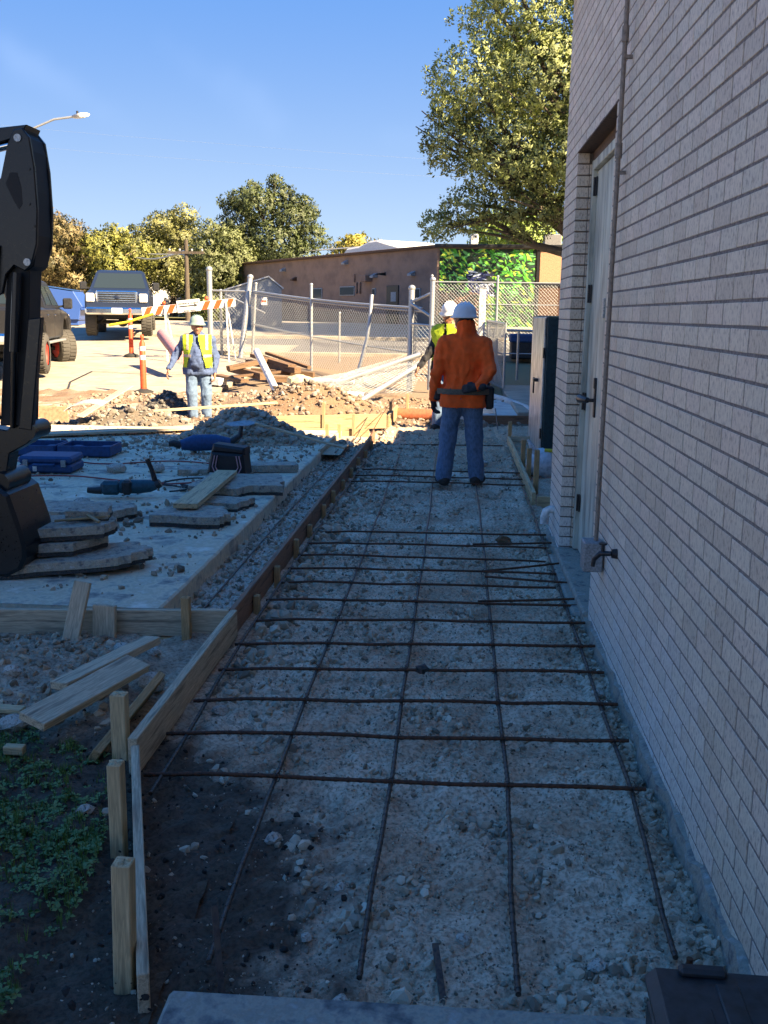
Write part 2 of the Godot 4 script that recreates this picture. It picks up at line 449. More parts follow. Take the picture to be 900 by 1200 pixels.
func sky_and_light() -> void:
	var cam := Camera3D.new()
	cam.name = "camera"
	add_child(cam)
	cam.position = Vector3(0, 1.75, 0)
	cam.rotation_degrees = Vector3(-11.44, 3.74, 0.81)
	cam.fov = 55.1
	cam.near = 0.05
	cam.far = 900.0
	cam.current = true
	var sun := DirectionalLight3D.new()
	sun.name = "sun"
	add_child(sun)
	sun.light_energy = 0.98
	sun.light_color = Color(1.0, 0.90, 0.74)
	sun.light_angular_distance = 0.5
	sun.shadow_enabled = true
	sun.basis = Basis.looking_at(-Vector3(0.675, 0.616, 0.406).normalized())
	var p := ProceduralSkyMaterial.new()
	p.sky_top_color = lin(0.0058, 0.033, 0.101)
	p.sky_horizon_color = lin(0.092, 0.113, 0.126)
	p.sky_curve = 0.115
	p.ground_bottom_color = lin(0.2, 0.18, 0.15)
	p.ground_horizon_color = lin(0.3, 0.3, 0.3)
	p.sun_angle_max = 1.0
	p.sky_energy_multiplier = 1.0
	# thin high cloud, computed for the whole dome
	var f := FastNoiseLite.new()
	f.seed = 12
	f.frequency = 2.2
	f.fractal_octaves = 5
	var im := Image.create(512, 256, false, Image.FORMAT_RGBA8)
	for y in 128:
		for x in 512:
			var el := PI * (0.5 - (y + 0.5) / 256.0)
			var az := TAU * x / 512.0
			var d := Vector3(cos(el) * cos(az), sin(el), cos(el) * sin(az))
			var q := Vector3(d.x, 0, d.z) / maxf(d.y, 0.08)
			var k := f.get_noise_3d(q.x * 0.07, q.z * 0.55, 3.0)
			k = clampf((k - 0.26) * 0.2, 0.0, 0.035) * smoothstep(0.12, 0.3, d.y)
			im.set_pixel(x, y, Color(1, 1, 1, k))
	p.sky_cover = ImageTexture.create_from_image(im)
	p.sky_cover_modulate = Color(0.75, 0.75, 0.75, 1.0)
	var e := Environment.new()
	e.background_mode = Environment.BG_SKY
	e.sky = Sky.new()
	e.sky.sky_material = p
	e.tonemap_mode = Environment.TONE_MAPPER_LINEAR
	e.tonemap_exposure = 8.8
	e.sdfgi_enabled = true
	e.ssao_enabled = true
	e.ssil_enabled = true
	var w := WorldEnvironment.new()
	w.name = "world"
	w.environment = e
	add_child(w)

func lot(z: float) -> float:
	return clampf(0.053 * (-z - 16.5), 0.0, 1.25)

# a height field with smooth normals; hf(x, z) gives the height, cf(x, z) the linear base colour
func field(xs: Array, zs: Array, hf: Callable, cf: Callable) -> ArrayMesh:
	var nx := xs.size()
	var nz := zs.size()
	var v := PackedVector3Array()
	var c := PackedColorArray()
	v.resize(nx * nz)
	c.resize(nx * nz)
	for j in nz:
		for i in nx:
			v[j * nx + i] = Vector3(xs[i], hf.call(xs[i], zs[j]), zs[j])
			c[j * nx + i] = cf.call(xs[i], zs[j])
	var n := PackedVector3Array()
	n.resize(nx * nz)
	var ix := PackedInt32Array()
	for j in nz:
		for i in nx:
			var a := v[j * nx + maxi(i - 1, 0)]
			var b := v[j * nx + mini(i + 1, nx - 1)]
			var d := v[maxi(j - 1, 0) * nx + i]
			var e := v[mini(j + 1, nz - 1) * nx + i]
			var q := (b - a).cross(e - d).normalized()
			n[j * nx + i] = q if q.y > 0 else -q
			if i < nx - 1 and j < nz - 1:
				var o := j * nx + i
				var up: bool = (zs[1] - zs[0]) * (xs[1] - xs[0]) > 0
				if up:
					ix.append_array([o, o + 1, o + nx, o + 1, o + nx + 1, o + nx])
				else:
					ix.append_array([o, o + nx, o + 1, o + 1, o + nx, o + nx + 1])
	var a := []
	a.resize(Mesh.ARRAY_MAX)
	a[Mesh.ARRAY_VERTEX] = v
	a[Mesh.ARRAY_NORMAL] = n
	a[Mesh.ARRAY_COLOR] = c
	a[Mesh.ARRAY_INDEX] = ix
	var m := ArrayMesh.new()
	m.add_surface_from_arrays(Mesh.PRIMITIVE_TRIANGLES, a)
	return m

func steps(a: float, b: float, n: int, ease := 1.0) -> Array:
	var r := []
	for i in n + 1:
		r.append(lerpf(a, b, pow(float(i) / n, ease)))
	return r

func xform(p: Vector3, s: Vector3, spin := true) -> Transform3D:
	var b := Basis.from_euler(Vector3(rng.randf() * TAU, rng.randf() * TAU, rng.randf() * TAU)) if spin else Basis(Vector3.UP, rng.randf() * TAU)
	return Transform3D(b * Basis.from_scale(s), p)

func bed_y(x: float, z: float) -> float:
	var h := noise.get_noise_2d(x * 3.0, z * 3.0) * 0.035 + noise.get_noise_2d(x * 14.0 + 50, z * 14.0) * 0.020 + noise.get_noise_2d(x * 42.0, z * 42.0 + 90) * 0.009
	h -= 0.02 * smoothstep(0.15, -0.6, x) * smoothstep(-3.9, -3.2, z)
	if x > 0.7:
		h += 0.02
	if z < -10.5 and x > -0.95:
		h += 0.05 * smoothstep(-10.5, -13.0, z)
	return h

func bed_dark(x: float, z: float) -> float:
	# the patch of dark topsoil at the near left of the bed; jagged edge
	var e := noise.get_noise_2d(x * 5.0 + 7, z * 5.0) * 0.28 + noise.get_noise_2d(x * 20.0, z * 20.0) * 0.10
	var edge := -0.30 + (z + 2.3) * 0.10
	if z < -3.1:
		edge -= (-3.1 - z) * 0.9
	return smoothstep(0.20, -0.20, x - edge + e)

func bed_col(x: float, z: float) -> Color:
	var g := clampf(0.5 + noise.get_noise_2d(x * 1.6 + 30, z * 1.6) * 1.1 + noise.get_noise_2d(x * 9.0, z * 9.0 + 20) * 0.5, 0.0, 1.0)
	var tan_c := Color(0.52, 0.35, 0.24).lerp(Color(0.72, 0.575, 0.44), g)
	if z < -11.0:
		tan_c = tan_c.lerp(Color(0.40, 0.30, 0.20), 0.6)
	if x < -1.2 and z < -5.0:
		tan_c = tan_c.lerp(Color(0.50, 0.46, 0.41), 0.6)
	return tan_c.lerp(Color(0.078, 0.054, 0.038), bed_dark(x, z) * 0.96)

func verge_y(x: float, z: float) -> float:
	var h := 0.03 + noise.get_noise_2d(x * 2.5, z * 2.5 + 40) * 0.03 + noise.get_noise_2d(x * 12.0, z * 12.0) * 0.022 + noise.get_noise_2d(x * 40.0, z * 40.0) * 0.008
	h += 0.10 * exp(-(pow((x + 2.25) / 0.55, 2) + pow((z + 4.25) / 0.38, 2)))
	h += 0.05 * exp(-(pow((x + 1.6) / 0.4, 2) + pow((z + 4.2) / 0.4, 2)))
	return h

func verge_gravel(x: float, z: float) -> float:
	return smoothstep(-3.55, -3.9, z + noise.get_noise_2d(x * 4.0, z * 4.0) * 0.25)

func verge_col(x: float, z: float) -> Color:
	var g := clampf(0.5 + noise.get_noise_2d(x * 6.0 + 12, z * 6.0) * 1.3, 0.0, 1.0)
	return Color(0.075, 0.053, 0.038).lerp(Color(0.13, 0.095, 0.066), g).lerp(Color(0.50, 0.40, 0.30), verge_gravel(x, z) * (0.55 + 0.45 * g))

func apron_y(x: float, z: float) -> float:
	# disturbed ground beyond the slab and the bed
	var h := 0.02 + noise.get_noise_2d(x * 2.0, z * 2.0) * 0.05 + noise.get_noise_2d(x * 9.0, z * 9.0) * 0.035 + noise.get_noise_2d(x * 30.0, z * 30.0) * 0.012
	h += lot(z) * smoothstep(-16.5, -18.5, z)
	h += 0.28 * exp(-(pow((x + 2.9) / 1.5, 2) + pow((z + 17.6) / 0.8, 2)))
	return h - 0.06 * smoothstep(-15.0, -14.0, z)

func apron_col(x: float, z: float) -> Color:
	var g := clampf(0.5 + noise.get_noise_2d(x * 2.0 + 12, z * 2.0) * 1.3, 0.0, 1.0)
	return Color(0.175, 0.11, 0.068).lerp(Color(0.25, 0.195, 0.14), g)

func setting() -> void:
	# far ground, one sheet to the horizon
	var far_xs := steps(-260, 260, 60)
	var far_zs := [6.0, 0.0, -6.0, -12.0, -15.0, -18.0, -21.0, -24.0, -27.0, -30.0, -34.0, -38.0, -42.0, -50.0, -60.0, -75.0, -100.0, -150.0, -220.0, -320.0, -450.0]
	far_zs.reverse()
	var far := field(far_xs, far_zs, func(x, z): return lot(z) - 0.06 - 0.14 * smoothstep(-22.0, -19.0, z), func(x, z): return Color(0.33, 0.26, 0.17).lerp(Color(0.16, 0.15, 0.06), 0.5 + 0.5 * noise.get_noise_2d(x, z)))
	tag(obj("ground", far, M.dirt), "", "", "", "structure")
	var bed := field(steps(-1.95, 1.35, 128), steps(-15.2, -2.02, 330, 0.75), bed_y, bed_col)
	tag(obj("dirt_bed", bed, M.dirt), "", "", "", "structure")
	var verge := field(steps(-5.2, -0.72, 130), steps(-5.02, -1.2, 110), func(x, z): return verge_y(x, z) - 0.05 * smoothstep(-1.25, -1.05, x), verge_col)
	tag(obj("soil", verge, M.dirt), "", "", "", "structure")
	var apron := field(steps(-9.5, 3.0, 130), steps(-19.2, -13.45, 70), apron_y, apron_col)
	tag(obj("disturbed_ground", apron, M.dirt), "", "", "", "structure")
	var fore := field(steps(-9.5, 0.9, 30), steps(-28.0, -19.1, 30), func(x, z): return lot(z) + noise.get_noise_2d(x * 3.0, z * 3.0) * 0.04 if x > -4.6 else lot(z) - 0.08, func(x, z): return Color(0.22, 0.165, 0.115))
	tag(obj("dirt_yard", fore, M.dirt), "", "", "", "structure")
	slab()
	driveway()
	gravel()

func slab() -> void:
	# existing concrete slab on the left: a sheet with a saw-cut right edge
	var s := thing("concrete_slab", "", "")
	s.remove_meta("label") if s.has_meta("label") else null
	tag(s, "", "", "", "structure")
	var edge := func(z): return -1.57 + 0.008 * (-5.1 - z) + noise.get_noise_1d(z * 12.0) * 0.012
	var zs := steps(-13.6, -5.12, 60)
	var mb := MB.new()
	var top := func(x, z): return 0.13 + noise.get_noise_2d(x * 0.8, z * 0.8) * 0.010
	for i in zs.size() - 1:
		var z0: float = zs[i]
		var z1: float = zs[i + 1]
		var e0: float = edge.call(z0)
		var e1: float = edge.call(z1)
		var a := Vector3(e0, top.call(e0, z0), z0)
		var b := Vector3(e1, top.call(e1, z1), z1)
		mb.face([Vector3(-12.0, top.call(-12.0, z0), z0), Vector3(-12.0, top.call(-12.0, z1), z1), b + Vector3(-0.012, 0, 0), a + Vector3(-0.012, 0, 0)], Vector3.UP)
		mb.face([a + Vector3(-0.012, 0, 0), b + Vector3(-0.012, 0, 0), b + Vector3(0, -0.012, 0), a + Vector3(0, -0.012, 0)], Vector3(1, 1, 0).normalized())
		var bulge := Vector3(noise.get_noise_1d(z0 * 20.0) * 0.02, -0.2, 0)
		var bulge1 := Vector3(noise.get_noise_1d(z1 * 20.0) * 0.02, -0.2, 0)
		mb.face([a + Vector3(0, -0.012, 0), b + Vector3(0, -0.012, 0), b + bulge1, a + bulge], Vector3.RIGHT)
	mb.face([Vector3(-12, 0.13, -13.6), Vector3(-1.5, 0.13, -13.6), Vector3(-1.5, -0.1, -13.6), Vector3(-12, -0.1, -13.6)], Vector3.FORWARD)
	mb.face([Vector3(-12, 0.13, -5.12), Vector3(-1.57, 0.13, -5.12), Vector3(-1.57, -0.1, -5.12), Vector3(-12, -0.1, -5.12)], Vector3.BACK)
	obj("panel", mb, M.slab_dusty, s)
	# the slab the photographer stands on
	var f := MB.new()
	f.bx(Vector3(0.06, -0.07, -0.34), Vector3(1.46, 0.26, 3.66), 0.012)
	tag(obj("entrance_slab", f, M.slab_stained), "", "", "", "structure")

func driveway() -> void:
	# concrete drive that climbs away to the left: panels with open joints
	var d := thing("driveway", "", "")
	tag(d, "", "", "", "structure")
	var zs := [-17.3, -20.4, -23.6, -27.0, -30.6, -34.6, -39.0, -44.0, -50.0, -58.0, -68.0]
	var xs := [-30.0, -25.5, -21.5, -17.8, -14.2, -10.9, -7.8, -4.7]
	var k := 0
	for i in zs.size() - 1:
		for j in xs.size() - 1:
			var x0: float = xs[j] + 0.012
			var x1: float = xs[j + 1] - 0.012
			var z0: float = zs[i] - 0.012
			var z1: float = zs[i + 1] + 0.012
			if i >= 4 and j == xs.size() - 2:
				continue
			var mb := MB.new()
			k += 1
			var dy := ((k * 7919) % 13 - 6) * 0.0012
			mb.face([Vector3(x0, lot(z0) + dy, z0), Vector3(x1, lot(z0) + dy, z0), Vector3(x1, lot(z1) + dy, z1), Vector3(x0, lot(z1) + dy, z1)], Vector3.UP)
			for e in [[x0, z0, x1, z0, Vector3.BACK], [x0, z1, x1, z1, Vector3.FORWARD], [x0, z0, x0, z1, Vector3.LEFT], [x1, z0, x1, z1, Vector3.RIGHT]]:
				mb.face([Vector3(e[0], lot(e[1]) + dy, e[1]), Vector3(e[2], lot(e[3]) + dy, e[3]), Vector3(e[2], lot(e[3]) - 0.15, e[3]), Vector3(e[0], lot(e[1]) - 0.15, e[1])], e[4])
			obj("panel", mb, M.concrete_lot, d)
	# ragged crack strips: dark sealed cracks lying on the panels
	for c in [[Vector2(-8.35, -22.6), Vector2(-8.1, -20.6), Vector2(-7.55, -19.0), Vector2(-7.1, -18.1)], [Vector2(-8.35, -22.6), Vector2(-6.9, -22.2), Vector2(-6.0, -22.3)]]:
		var mb := MB.new()
		for i in c.size() - 1:
			var a: Vector2 = c[i]
			var b: Vector2 = c[i + 1]
			var o: Vector2 = (b - a).normalized().orthogonal() * 0.022
			var q := []
			for p in [a - o, a + o, b + o, b - o]:
				q.append(Vector3(p.x, lot(p.y) + 0.013, p.y))
			mb.face(q, Vector3.UP)
		obj("crack_seal", mb, M.rock_dark, d)
	# street and the sunlit lot behind the fence
	var st := MB.new()
	for r in [[-27.4, -30.0], [-30.0, -33.0]]:
		st.face([Vector3(-7.8, lot(r[0]) - 0.004, r[0]), Vector3(40, lot(r[0]) - 0.004, r[0]), Vector3(40, lot(r[1]) - 0.004, r[1]), Vector3(-7.8, lot(r[1]) - 0.004, r[1])], Vector3.UP)
	tag(obj("street", st, M.asphalt), "", "", "", "structure")
	var sl := MB.new()
	sl.face([Vector3(-70, 0.10, -17.2), Vector3(-12.01, 0.10, -17.2), Vector3(-12.01, 0.10, 30), Vector3(-70, 0.10, 30)], Vector3.UP)
	tag(obj("side_lot", sl, M.concrete_lot), "", "", "", "structure")
	var fl := MB.new()
	for r in [[-33.15, -37.0], [-37.0, -40.2], [-40.2, -64.0]]:
		fl.face([Vector3(-10.8, lot(r[0]) + 0.06, r[0]), Vector3(40, lot(r[0]) + 0.06, r[0]), Vector3(40, lot(r[1]) + 0.06, r[1]), Vector3(-10.8, lot(r[1]) + 0.06, r[1])], Vector3.UP)
	tag(obj("parking_lot", fl, M.concrete_lot), "", "", "", "structure")
	var kb := MB.new()
	kb.bar(Vector3(-10.8, lot(-33.1) - 0.02, -33.08), Vector3(40, lot(-33.1) - 0.02, -33.08), 0.15, 0.24, 0.02)
	tag(obj("kerb", kb, M.concrete_lot), "", "", "", "structure")
	var kb2 := MB.new()
	kb2.bar(Vector3(-7.8, lot(-27.3) - 0.02, -27.3), Vector3(20, lot(-27.3) - 0.02, -27.3), 0.15, 0.24, 0.02)
	tag(obj("kerb", kb2, M.concrete_lot), "", "", "", "structure")
	# grass strip and pavement behind the trucks
	var gr := field(steps(-20, -9, 20), steps(-66, -50, 10), func(x, z): return lot(z) + 0.12, func(x, z): return Color(0.16, 0.15, 0.05))
	tag(obj("grass_verge", gr, M.dirt), "", "", "", "structure")

func pebble_mesh(sd: int) -> ArrayMesh:
	var mb := MB.new()
	mb.stone(Transform3D(Basis.from_scale(Vector3(1, 0.62, 0.8)), Vector3.ZERO), sd, 0.28)
	return mb.mesh()

func gravel() -> void:
	var P := []
	for i in 4:
		var pm := MB.new()
		pm.stone(Transform3D(Basis.from_scale([Vector3(1, 0.62, 0.8), Vector3(1.25, 0.5, 0.7), Vector3(0.9, 0.75, 0.85), Vector3(1.15, 0.4, 0.95)][i]), Vector3.ZERO), 100 + i, 0.36)
		P.append(pm.mesh())
	var sets := []
	for i in 4:
		sets.append([[], []])
	var add := func(p: Vector3, s: float, c: Color) -> void:
		var k: int = rng.randi() % 4
		sets[k][0].append(xform(p, Vector3(s, s, s)))
		sets[k][1].append(c)
	var pale := func() -> Color:
		var g := rng.randf()
		return Color(0.50, 0.385, 0.27).lerp(Color(0.80, 0.68, 0.52), pow(g, 0.9)) * (rng.randf_range(0.7, 1.1) if rng.randf() > 0.22 else rng.randf_range(0.35, 0.6))
	# walkway bed: patchy, thick towards the left and far parts, larger by the forms and along the wall
	for i in 52000:
		var z := -2.1 - pow(rng.randf(), 1.35) * 12.0
		var x := rng.randf_range(-1.08, 0.82)
		var dens := 0.45 + noise.get_noise_2d(x * 2.6 + 9, z * 2.6) * 1.3 + (0.25 if x > 0.66 else 0.0) + 0.25 * smoothstep(0.3, -0.9, x) * smoothstep(-3.6, -5.0, z)
		dens *= 1.0 - 0.86 * bed_dark(x, z)
		if rng.randf() > dens:
			continue
		var rough_patch := clampf(0.25 + noise.get_noise_2d(x * 1.9 + 60, z * 1.9) * 1.6 + 0.45 * smoothstep(0.2, -0.9, x) * smoothstep(-3.8, -5.0, z), 0.0, 1.0)
		var s := 0.0024 + (0.006 + 0.021 * rough_patch) * pow(rng.randf(), 2.7)
		add.call(Vector3(x, bed_y(x, z) + s * 0.2, z), s, pale.call() as Color)
	for i in 30000:
		var z := -2.1 - pow(rng.randf(), 1.6) * 5.5
		var x := rng.randf_range(-0.9, 0.82)
		if rng.randf() < 0.92 * bed_dark(x, z):
			continue
		var s := 0.0016 + 0.0045 * pow(rng.randf(), 2.5)
		var c: Color = pale.call()
		if rng.randf() < 0.3:
			c *= 0.45
		add.call(Vector3(x, bed_y(x, z) + s * 0.3, z), s, c)
	for i in 900:
		var z := rng.randf_range(-13.0, -4.4)
		var x := -1.04 + 0.004 * (-5 - z) + absf(rng.randfn(0, 0.10))
		var s := 0.012 + 0.035 * pow(rng.randf(), 2.0)
		add.call(Vector3(x, bed_y(x, z) + s * 0.3, z), s, pale.call() as Color)
	for i in 1600:
		var z := rng.randf_range(-7.8, -2.2)
		var x := 0.78 - absf(rng.randfn(0, 0.05))
		var s := 0.003 + 0.018 * pow(rng.randf(), 3.0)
		add.call(Vector3(x, bed_y(x, z) + s * 0.3, z), s, pale.call() as Color)
	# side trench
	for i in 5000:
		var z := -5.1 - rng.randf() * 8.6
		var x := rng.randf_range(-1.58, -1.14)
		var s := 0.004 + 0.020 * pow(rng.randf(), 3.0)
		if x < -1.45:
			s *= 1.3
		add.call(Vector3(x, bed_y(x, z) + s * 0.2, z), s, (pale.call() as Color) * 0.95)
	# verge: rubble between the board and the lawn, then crumbs in the dark soil
	for i in 9000:
		var z := rng.randf_range(-4.95, -1.9)
		var x := rng.randf_range(-3.4, -1.0)
		if x > -1.22 and z < -3.3 or x > -1.17 + (z + 3.4) * 0.37:
			continue
		var g := verge_gravel(x, z)
		if rng.randf() > 0.02 + g * 0.98:
			continue
		var s := 0.004 + 0.030 * pow(rng.randf(), 3.2)
		add.call(Vector3(x, verge_y(x, z) + s * 0.15, z), s * 0.8, (pale.call() as Color) * Color(0.85, 0.80, 0.75))
	# dark crumbs of soil
	for i in 2200:
		var z := rng.randf_range(-3.9, -2.1)
		var x := rng.randf_range(-3.0, -0.1)
		var on_bed := x > -1.05 + (z + 3.4) * 0.3
		var y := bed_y(x, z) if on_bed else verge_y(x, z)
		if on_bed and bed_dark(x, z) < 0.5:
			continue
		var s := 0.003 + 0.011 * pow(rng.randf(), 3.0)
		add.call(Vector3(x, y + s * 0.1, z), s, Color(0.04, 0.03, 0.025) * rng.randf_range(0.6, 1.5))
	# slab dust and crumbs
	for i in 6500:
		var z := -5.3 - rng.randf() * 8.0
		var x := rng.randf_range(-5.6, -1.6)
		if noise.get_noise_2d(x * 1.2, z * 1.2) + (0.45 if z < -11.0 and x > -4.0 else 0.0) < 0.05 and rng.randf() > 0.12:
			continue
		var s := 0.003 + 0.022 * pow(rng.randf(), 5.0) + (0.006 if z < -10.5 else 0.0)
		add.call(Vector3(x, 0.13 + s * 0.4, z), s, (pale.call() as Color) * 0.8)
	for i in 420:
		var a: Vector2 = [Vector2(-2.9, -7.4), Vector2(-2.0, -7.6), Vector2(-2.3, -6.0), Vector2(-2.0, -9.0), Vector2(-3.4, -11.6), Vector2(-2.4, -11.0), Vector2(-4.6, -11.9), Vector2(-2.0, -10.4)][i % 8]
		var p := a + Vector2(rng.randfn(0, 0.38), rng.randfn(0, 0.30))
		if p.x > -1.62:
			continue
		var s := 0.010 + 0.038 * pow(rng.randf(), 2.6)
		add.call(Vector3(p.x, 0.13 + s * 0.35, p.y), s, (pale.call() as Color) * 0.75)
	# disturbed ground beyond
	for i in 7000:
		var z := rng.randf_range(-18.8, -13.7)
		var x := rng.randf_range(-7.0, 1.2)
		var s := 0.008 + 0.05 * pow(rng.randf(), 3.5)
		var c := Color(0.23, 0.155, 0.10).lerp(Color(0.40, 0.345, 0.275), rng.randf())
		add.call(Vector3(x, apron_y(x, z) + s * 0.25, z), s, c)
	for i in 4:
		stuff("gravel", P[i], M.pebble, sets[i][0], sets[i][1], self, ["pale crushed stone strewn over the dirt of the walkway and trench", "crushed limestone lying between rebar and formwork", "loose gravel and crumbs of soil around the site", "gravel scattered on the walkway bed and slab"][i], "gravel")
	# lawn: blades and small leaves at the near left
	var bl := MB.new()
	for q in 3:
		var b := Basis(Vector3.UP, q * 2.1)
		var tip := b * Vector3(0.25, 1.0, 0.1)
		var nn := (b * Vector3(0.3, 0.6, 1)).normalized()
		bl.tri(b * Vector3(-0.07, 0, 0), b * Vector3(0.07, 0, 0), tip * 0.98, nn, nn, nn)
	var lf := MB.new()
	for q in 3:
		var b := Basis(Vector3.UP, q * TAU / 3 + 0.3)
		var nn := (b * Vector3(0.25, 1, 0)).normalized()
		lf.face([b * Vector3(0, 0.6, 0), b * Vector3(0.45, 0.75, -0.32), b * Vector3(0.95, 0.62, 0), b * Vector3(0.45, 0.75, 0.32)], nn)
	var gx := []
	var gc := []
	var lx := []
	var lc := []
	for i in 60000:
		var z := rng.randf_range(-3.75, -1.7)
		var x := rng.randf_range(-3.6, -1.05)
		var patch := noise.get_noise_2d(x * 2.2 + 77, z * 2.2) * 0.7 + noise.get_noise_2d(x * 8.0 + 7, z * 8.0) * 0.7 + 0.14 + 0.5 * smoothstep(-1.25, -1.9, x) - 0.8 * smoothstep(-3.3, -3.75, z) * smoothstep(-1.9, -1.4, x)
		if x > -1.13 + (z + 3.0) * 0.25 or rng.randf() > clampf(patch * 1.3, 0.0, 1.0):
			continue
		var y := verge_y(x, z)
		var g := rng.randf()
		if rng.randf() < 0.45:
			var s := rng.randf_range(0.02, 0.055)
			gx.append(Transform3D(Basis(Vector3.UP, rng.randf() * TAU) * Basis.from_scale(Vector3(s * 0.6, s, s * 0.6)), Vector3(x, y - 0.004, z)))
			gc.append(Color(0.07, 0.13, 0.025).lerp(Color(0.16, 0.25, 0.05), g))
		else:
			var s := rng.randf_range(0.008, 0.024)
			lx.append(Transform3D(Basis.from_euler(Vector3(rng.randfn(0, 0.3), rng.randf() * TAU, rng.randfn(0, 0.3))) * Basis.from_scale(Vector3(s, s * 0.9, s)), Vector3(x, y, z)))
			lc.append(Color(0.08, 0.15, 0.04).lerp(Color(0.19, 0.28, 0.10), g))
	stuff("grass", bl.mesh(), M.grass, gx, gc, self, "short blades of grass in the dark soil at the near left", "grass")
	stuff("clover", lf.mesh(), M.grass, lx, lc, self, "low green clover leaves growing among the grass", "clover")
func ordinal(k: int) -> String:
	return ["first", "second", "third", "fourth", "fifth", "sixth", "seventh", "eighth", "ninth", "tenth", "eleventh", "twelfth", "thirteenth", "fourteenth", "fifteenth", "sixteenth", "seventeenth", "eighteenth", "nineteenth", "twentieth"][k]

func brick_tint(r: RandomNumberGenerator) -> Color:
	return [Color(0.68, 0.585, 0.47), Color(0.72, 0.62, 0.50), Color(0.62, 0.52, 0.415), Color(0.70, 0.585, 0.48), Color(0.67, 0.59, 0.48)][r.randi() % 5] * r.randf_range(0.90, 1.06)

func building() -> void:
	var b := thing("brick_building", "tall beige brick building with recessed grey door, along the right of the walkway", "building")
	var core := MB.new()
	# wall backing (mortar plane), with the door opening left out
	var x0 := WALL + 0.0022
	core.bx(Vector3(x0 + 0.15, 3.75, -3.19), Vector3(0.3, 7.6, 4.42))      # near piece, z -5.40 .. -0.98
	core.bx(Vector3(x0 + 0.15, 3.75, -7.39), Vector3(0.3, 7.6, 0.72))      # far piece, z -7.75 .. -7.03
	core.bx(Vector3(x0 + 0.15, 5.195, -6.215), Vector3(0.3, 4.71, 1.63))  # above the door
	core.bx(Vector3(x0 + 4.25, 3.75, -7.6), Vector3(7.9, 7.6, 0.3))        # far end wall
	core.bx(Vector3(x0 + 0.15, 3.75, 5.51), Vector3(0.3, 7.6, 12.98))      # wall beside and behind the photographer
	core.bx(Vector3(x0 + 4.25, 3.75, 11.85), Vector3(7.9, 7.6, 0.3))
	core.bx(Vector3(x0 + 8.3, 3.75, 2.1), Vector3(0.3, 7.6, 19.6))
	obj("wall", core, M.mortar, b)
	var roof := MB.new()
	roof.bx(Vector3(x0 + 4.2, 7.6, 2.1), Vector3(8.6, 0.14, 20.0), 0.02)
	obj("roof", roof, M.roof_grey, b)
	# lower wing further back
	var wing := MB.new()
	wing.bx(Vector3(6.4, 1.7, -16.9), Vector3(6.2, 3.4, 18.2), 0.01)
	obj("rear_wing", wing, M.stucco, b)
	# bricks: courses of 73.5 mm, modules of 190 mm, running bond
	var ch := 0.0735
	var ml := 0.19
	var r := RandomNumberGenerator.new()
	r.seed = 5
	var cand := []
	for k in 72:
		var y := 0.035 + ch * k
		var off := 0.0 if k % 2 == 0 else ml * 0.5
		for j in range(-1, 42):
			var z1 := -7.745 + j * ml + off
			var z0 := z1 + ml
			z1 = maxf(z1, -7.745)
			z0 = minf(z0, -0.6)
			if z0 - z1 < 0.03:
				continue
			var inside := y + ch > 0.12 and y < 2.80
			if inside:
				if z1 < -7.0 and z0 > -7.0:
					z0 = -7.005
				elif z1 < -5.42 and z0 > -5.42:
					z1 = -5.415
				elif z1 >= -7.01 and z0 <= -5.41:
					continue
				if z0 - z1 < 0.03:
					continue
			cand.append([y, z1, z0])
	var score := func(q) -> float:
		var zc: float = (q[1] + q[2]) * 0.5
		# in the picture at the right edge of the frame: nearest ones
		var yc: float = q[0]
		var vis: bool = zc < -2.25 - 0.16 * (yc - 0.4) and yc < 3.9
		return -zc if vis else 99.0 - zc
	cand.sort_custom(func(a, c): return score.call(a) < score.call(c))
	var shapes := {}
	var rest := MB.new()
	var cnt := 0
	for q in cand:
		var y: float = q[0]
		var z1: float = q[1]
		var z0: float = q[2]
		var len := z0 - z1 - 0.010
		var h := ch - 0.0095
		var c := Vector3(WALL + 0.04 + r.randf_range(-0.0008, 0.0008), y + ch * 0.5, (z0 + z1) * 0.5)
		# a whitish bloom low on the wall near the door sill
		var dust := smoothstep(1.05, 0.1, y + 0.2 * noise.get_noise_2d(c.z * 3.0, y * 4.0)) * smoothstep(-2.4, -3.6, c.z) * 0.62
		if cnt < 300 and len > 0.15 and dust < 0.14:
			var key := r.randi() % 4
			if not shapes.has(key):
				var mb := MB.new()
				mb.box(Transform3D(Basis(), Vector3.ZERO), Vector3(0.08, h + r.randf_range(-0.001, 0.001), ml - 0.0105), 0.0016)
				shapes[key] = mb.mesh()
			obj("brick", shapes[key], M["brick_%d" % (r.randi() % 5)], b, Transform3D(Basis(Vector3.RIGHT, r.randfn(0, 0.0025)), c))
			cnt += 1
		else:
			rest.col = brick_tint(r).lerp(Color(0.72, 0.73, 0.74), dust * r.randf_range(0.7, 1.2))
			rest.box(Transform3D(Basis(Vector3.RIGHT, r.randfn(0, 0.002)), c), Vector3(0.08, h, len), 0.0016)
	# bricks of the far jamb return and of the far end wall
	for k in 37:
		var y := 0.035 + ch * k + ch * 0.5
		if y < 0.1:
			continue
		rest.col = brick_tint(r)
		rest.box(Transform3D(Basis(), Vector3(WALL + 0.093, y, -7.045)), Vector3(0.018, ch - 0.0095, 0.09), 0.002)
		rest.col = brick_tint(r)
		rest.box(Transform3D(Basis(), Vector3(WALL + 0.093, y, -5.375)), Vector3(0.018, ch - 0.0095, 0.09), 0.002)
	var ro := obj("brick_courses", rest, M.brick_mix, b)
	ro.set_meta("kind", "stuff")
	# foundation ledge
	var fd := MB.new()
	var fd2 := MB.new()
	var zz := steps(-7.76, -0.8, 70)
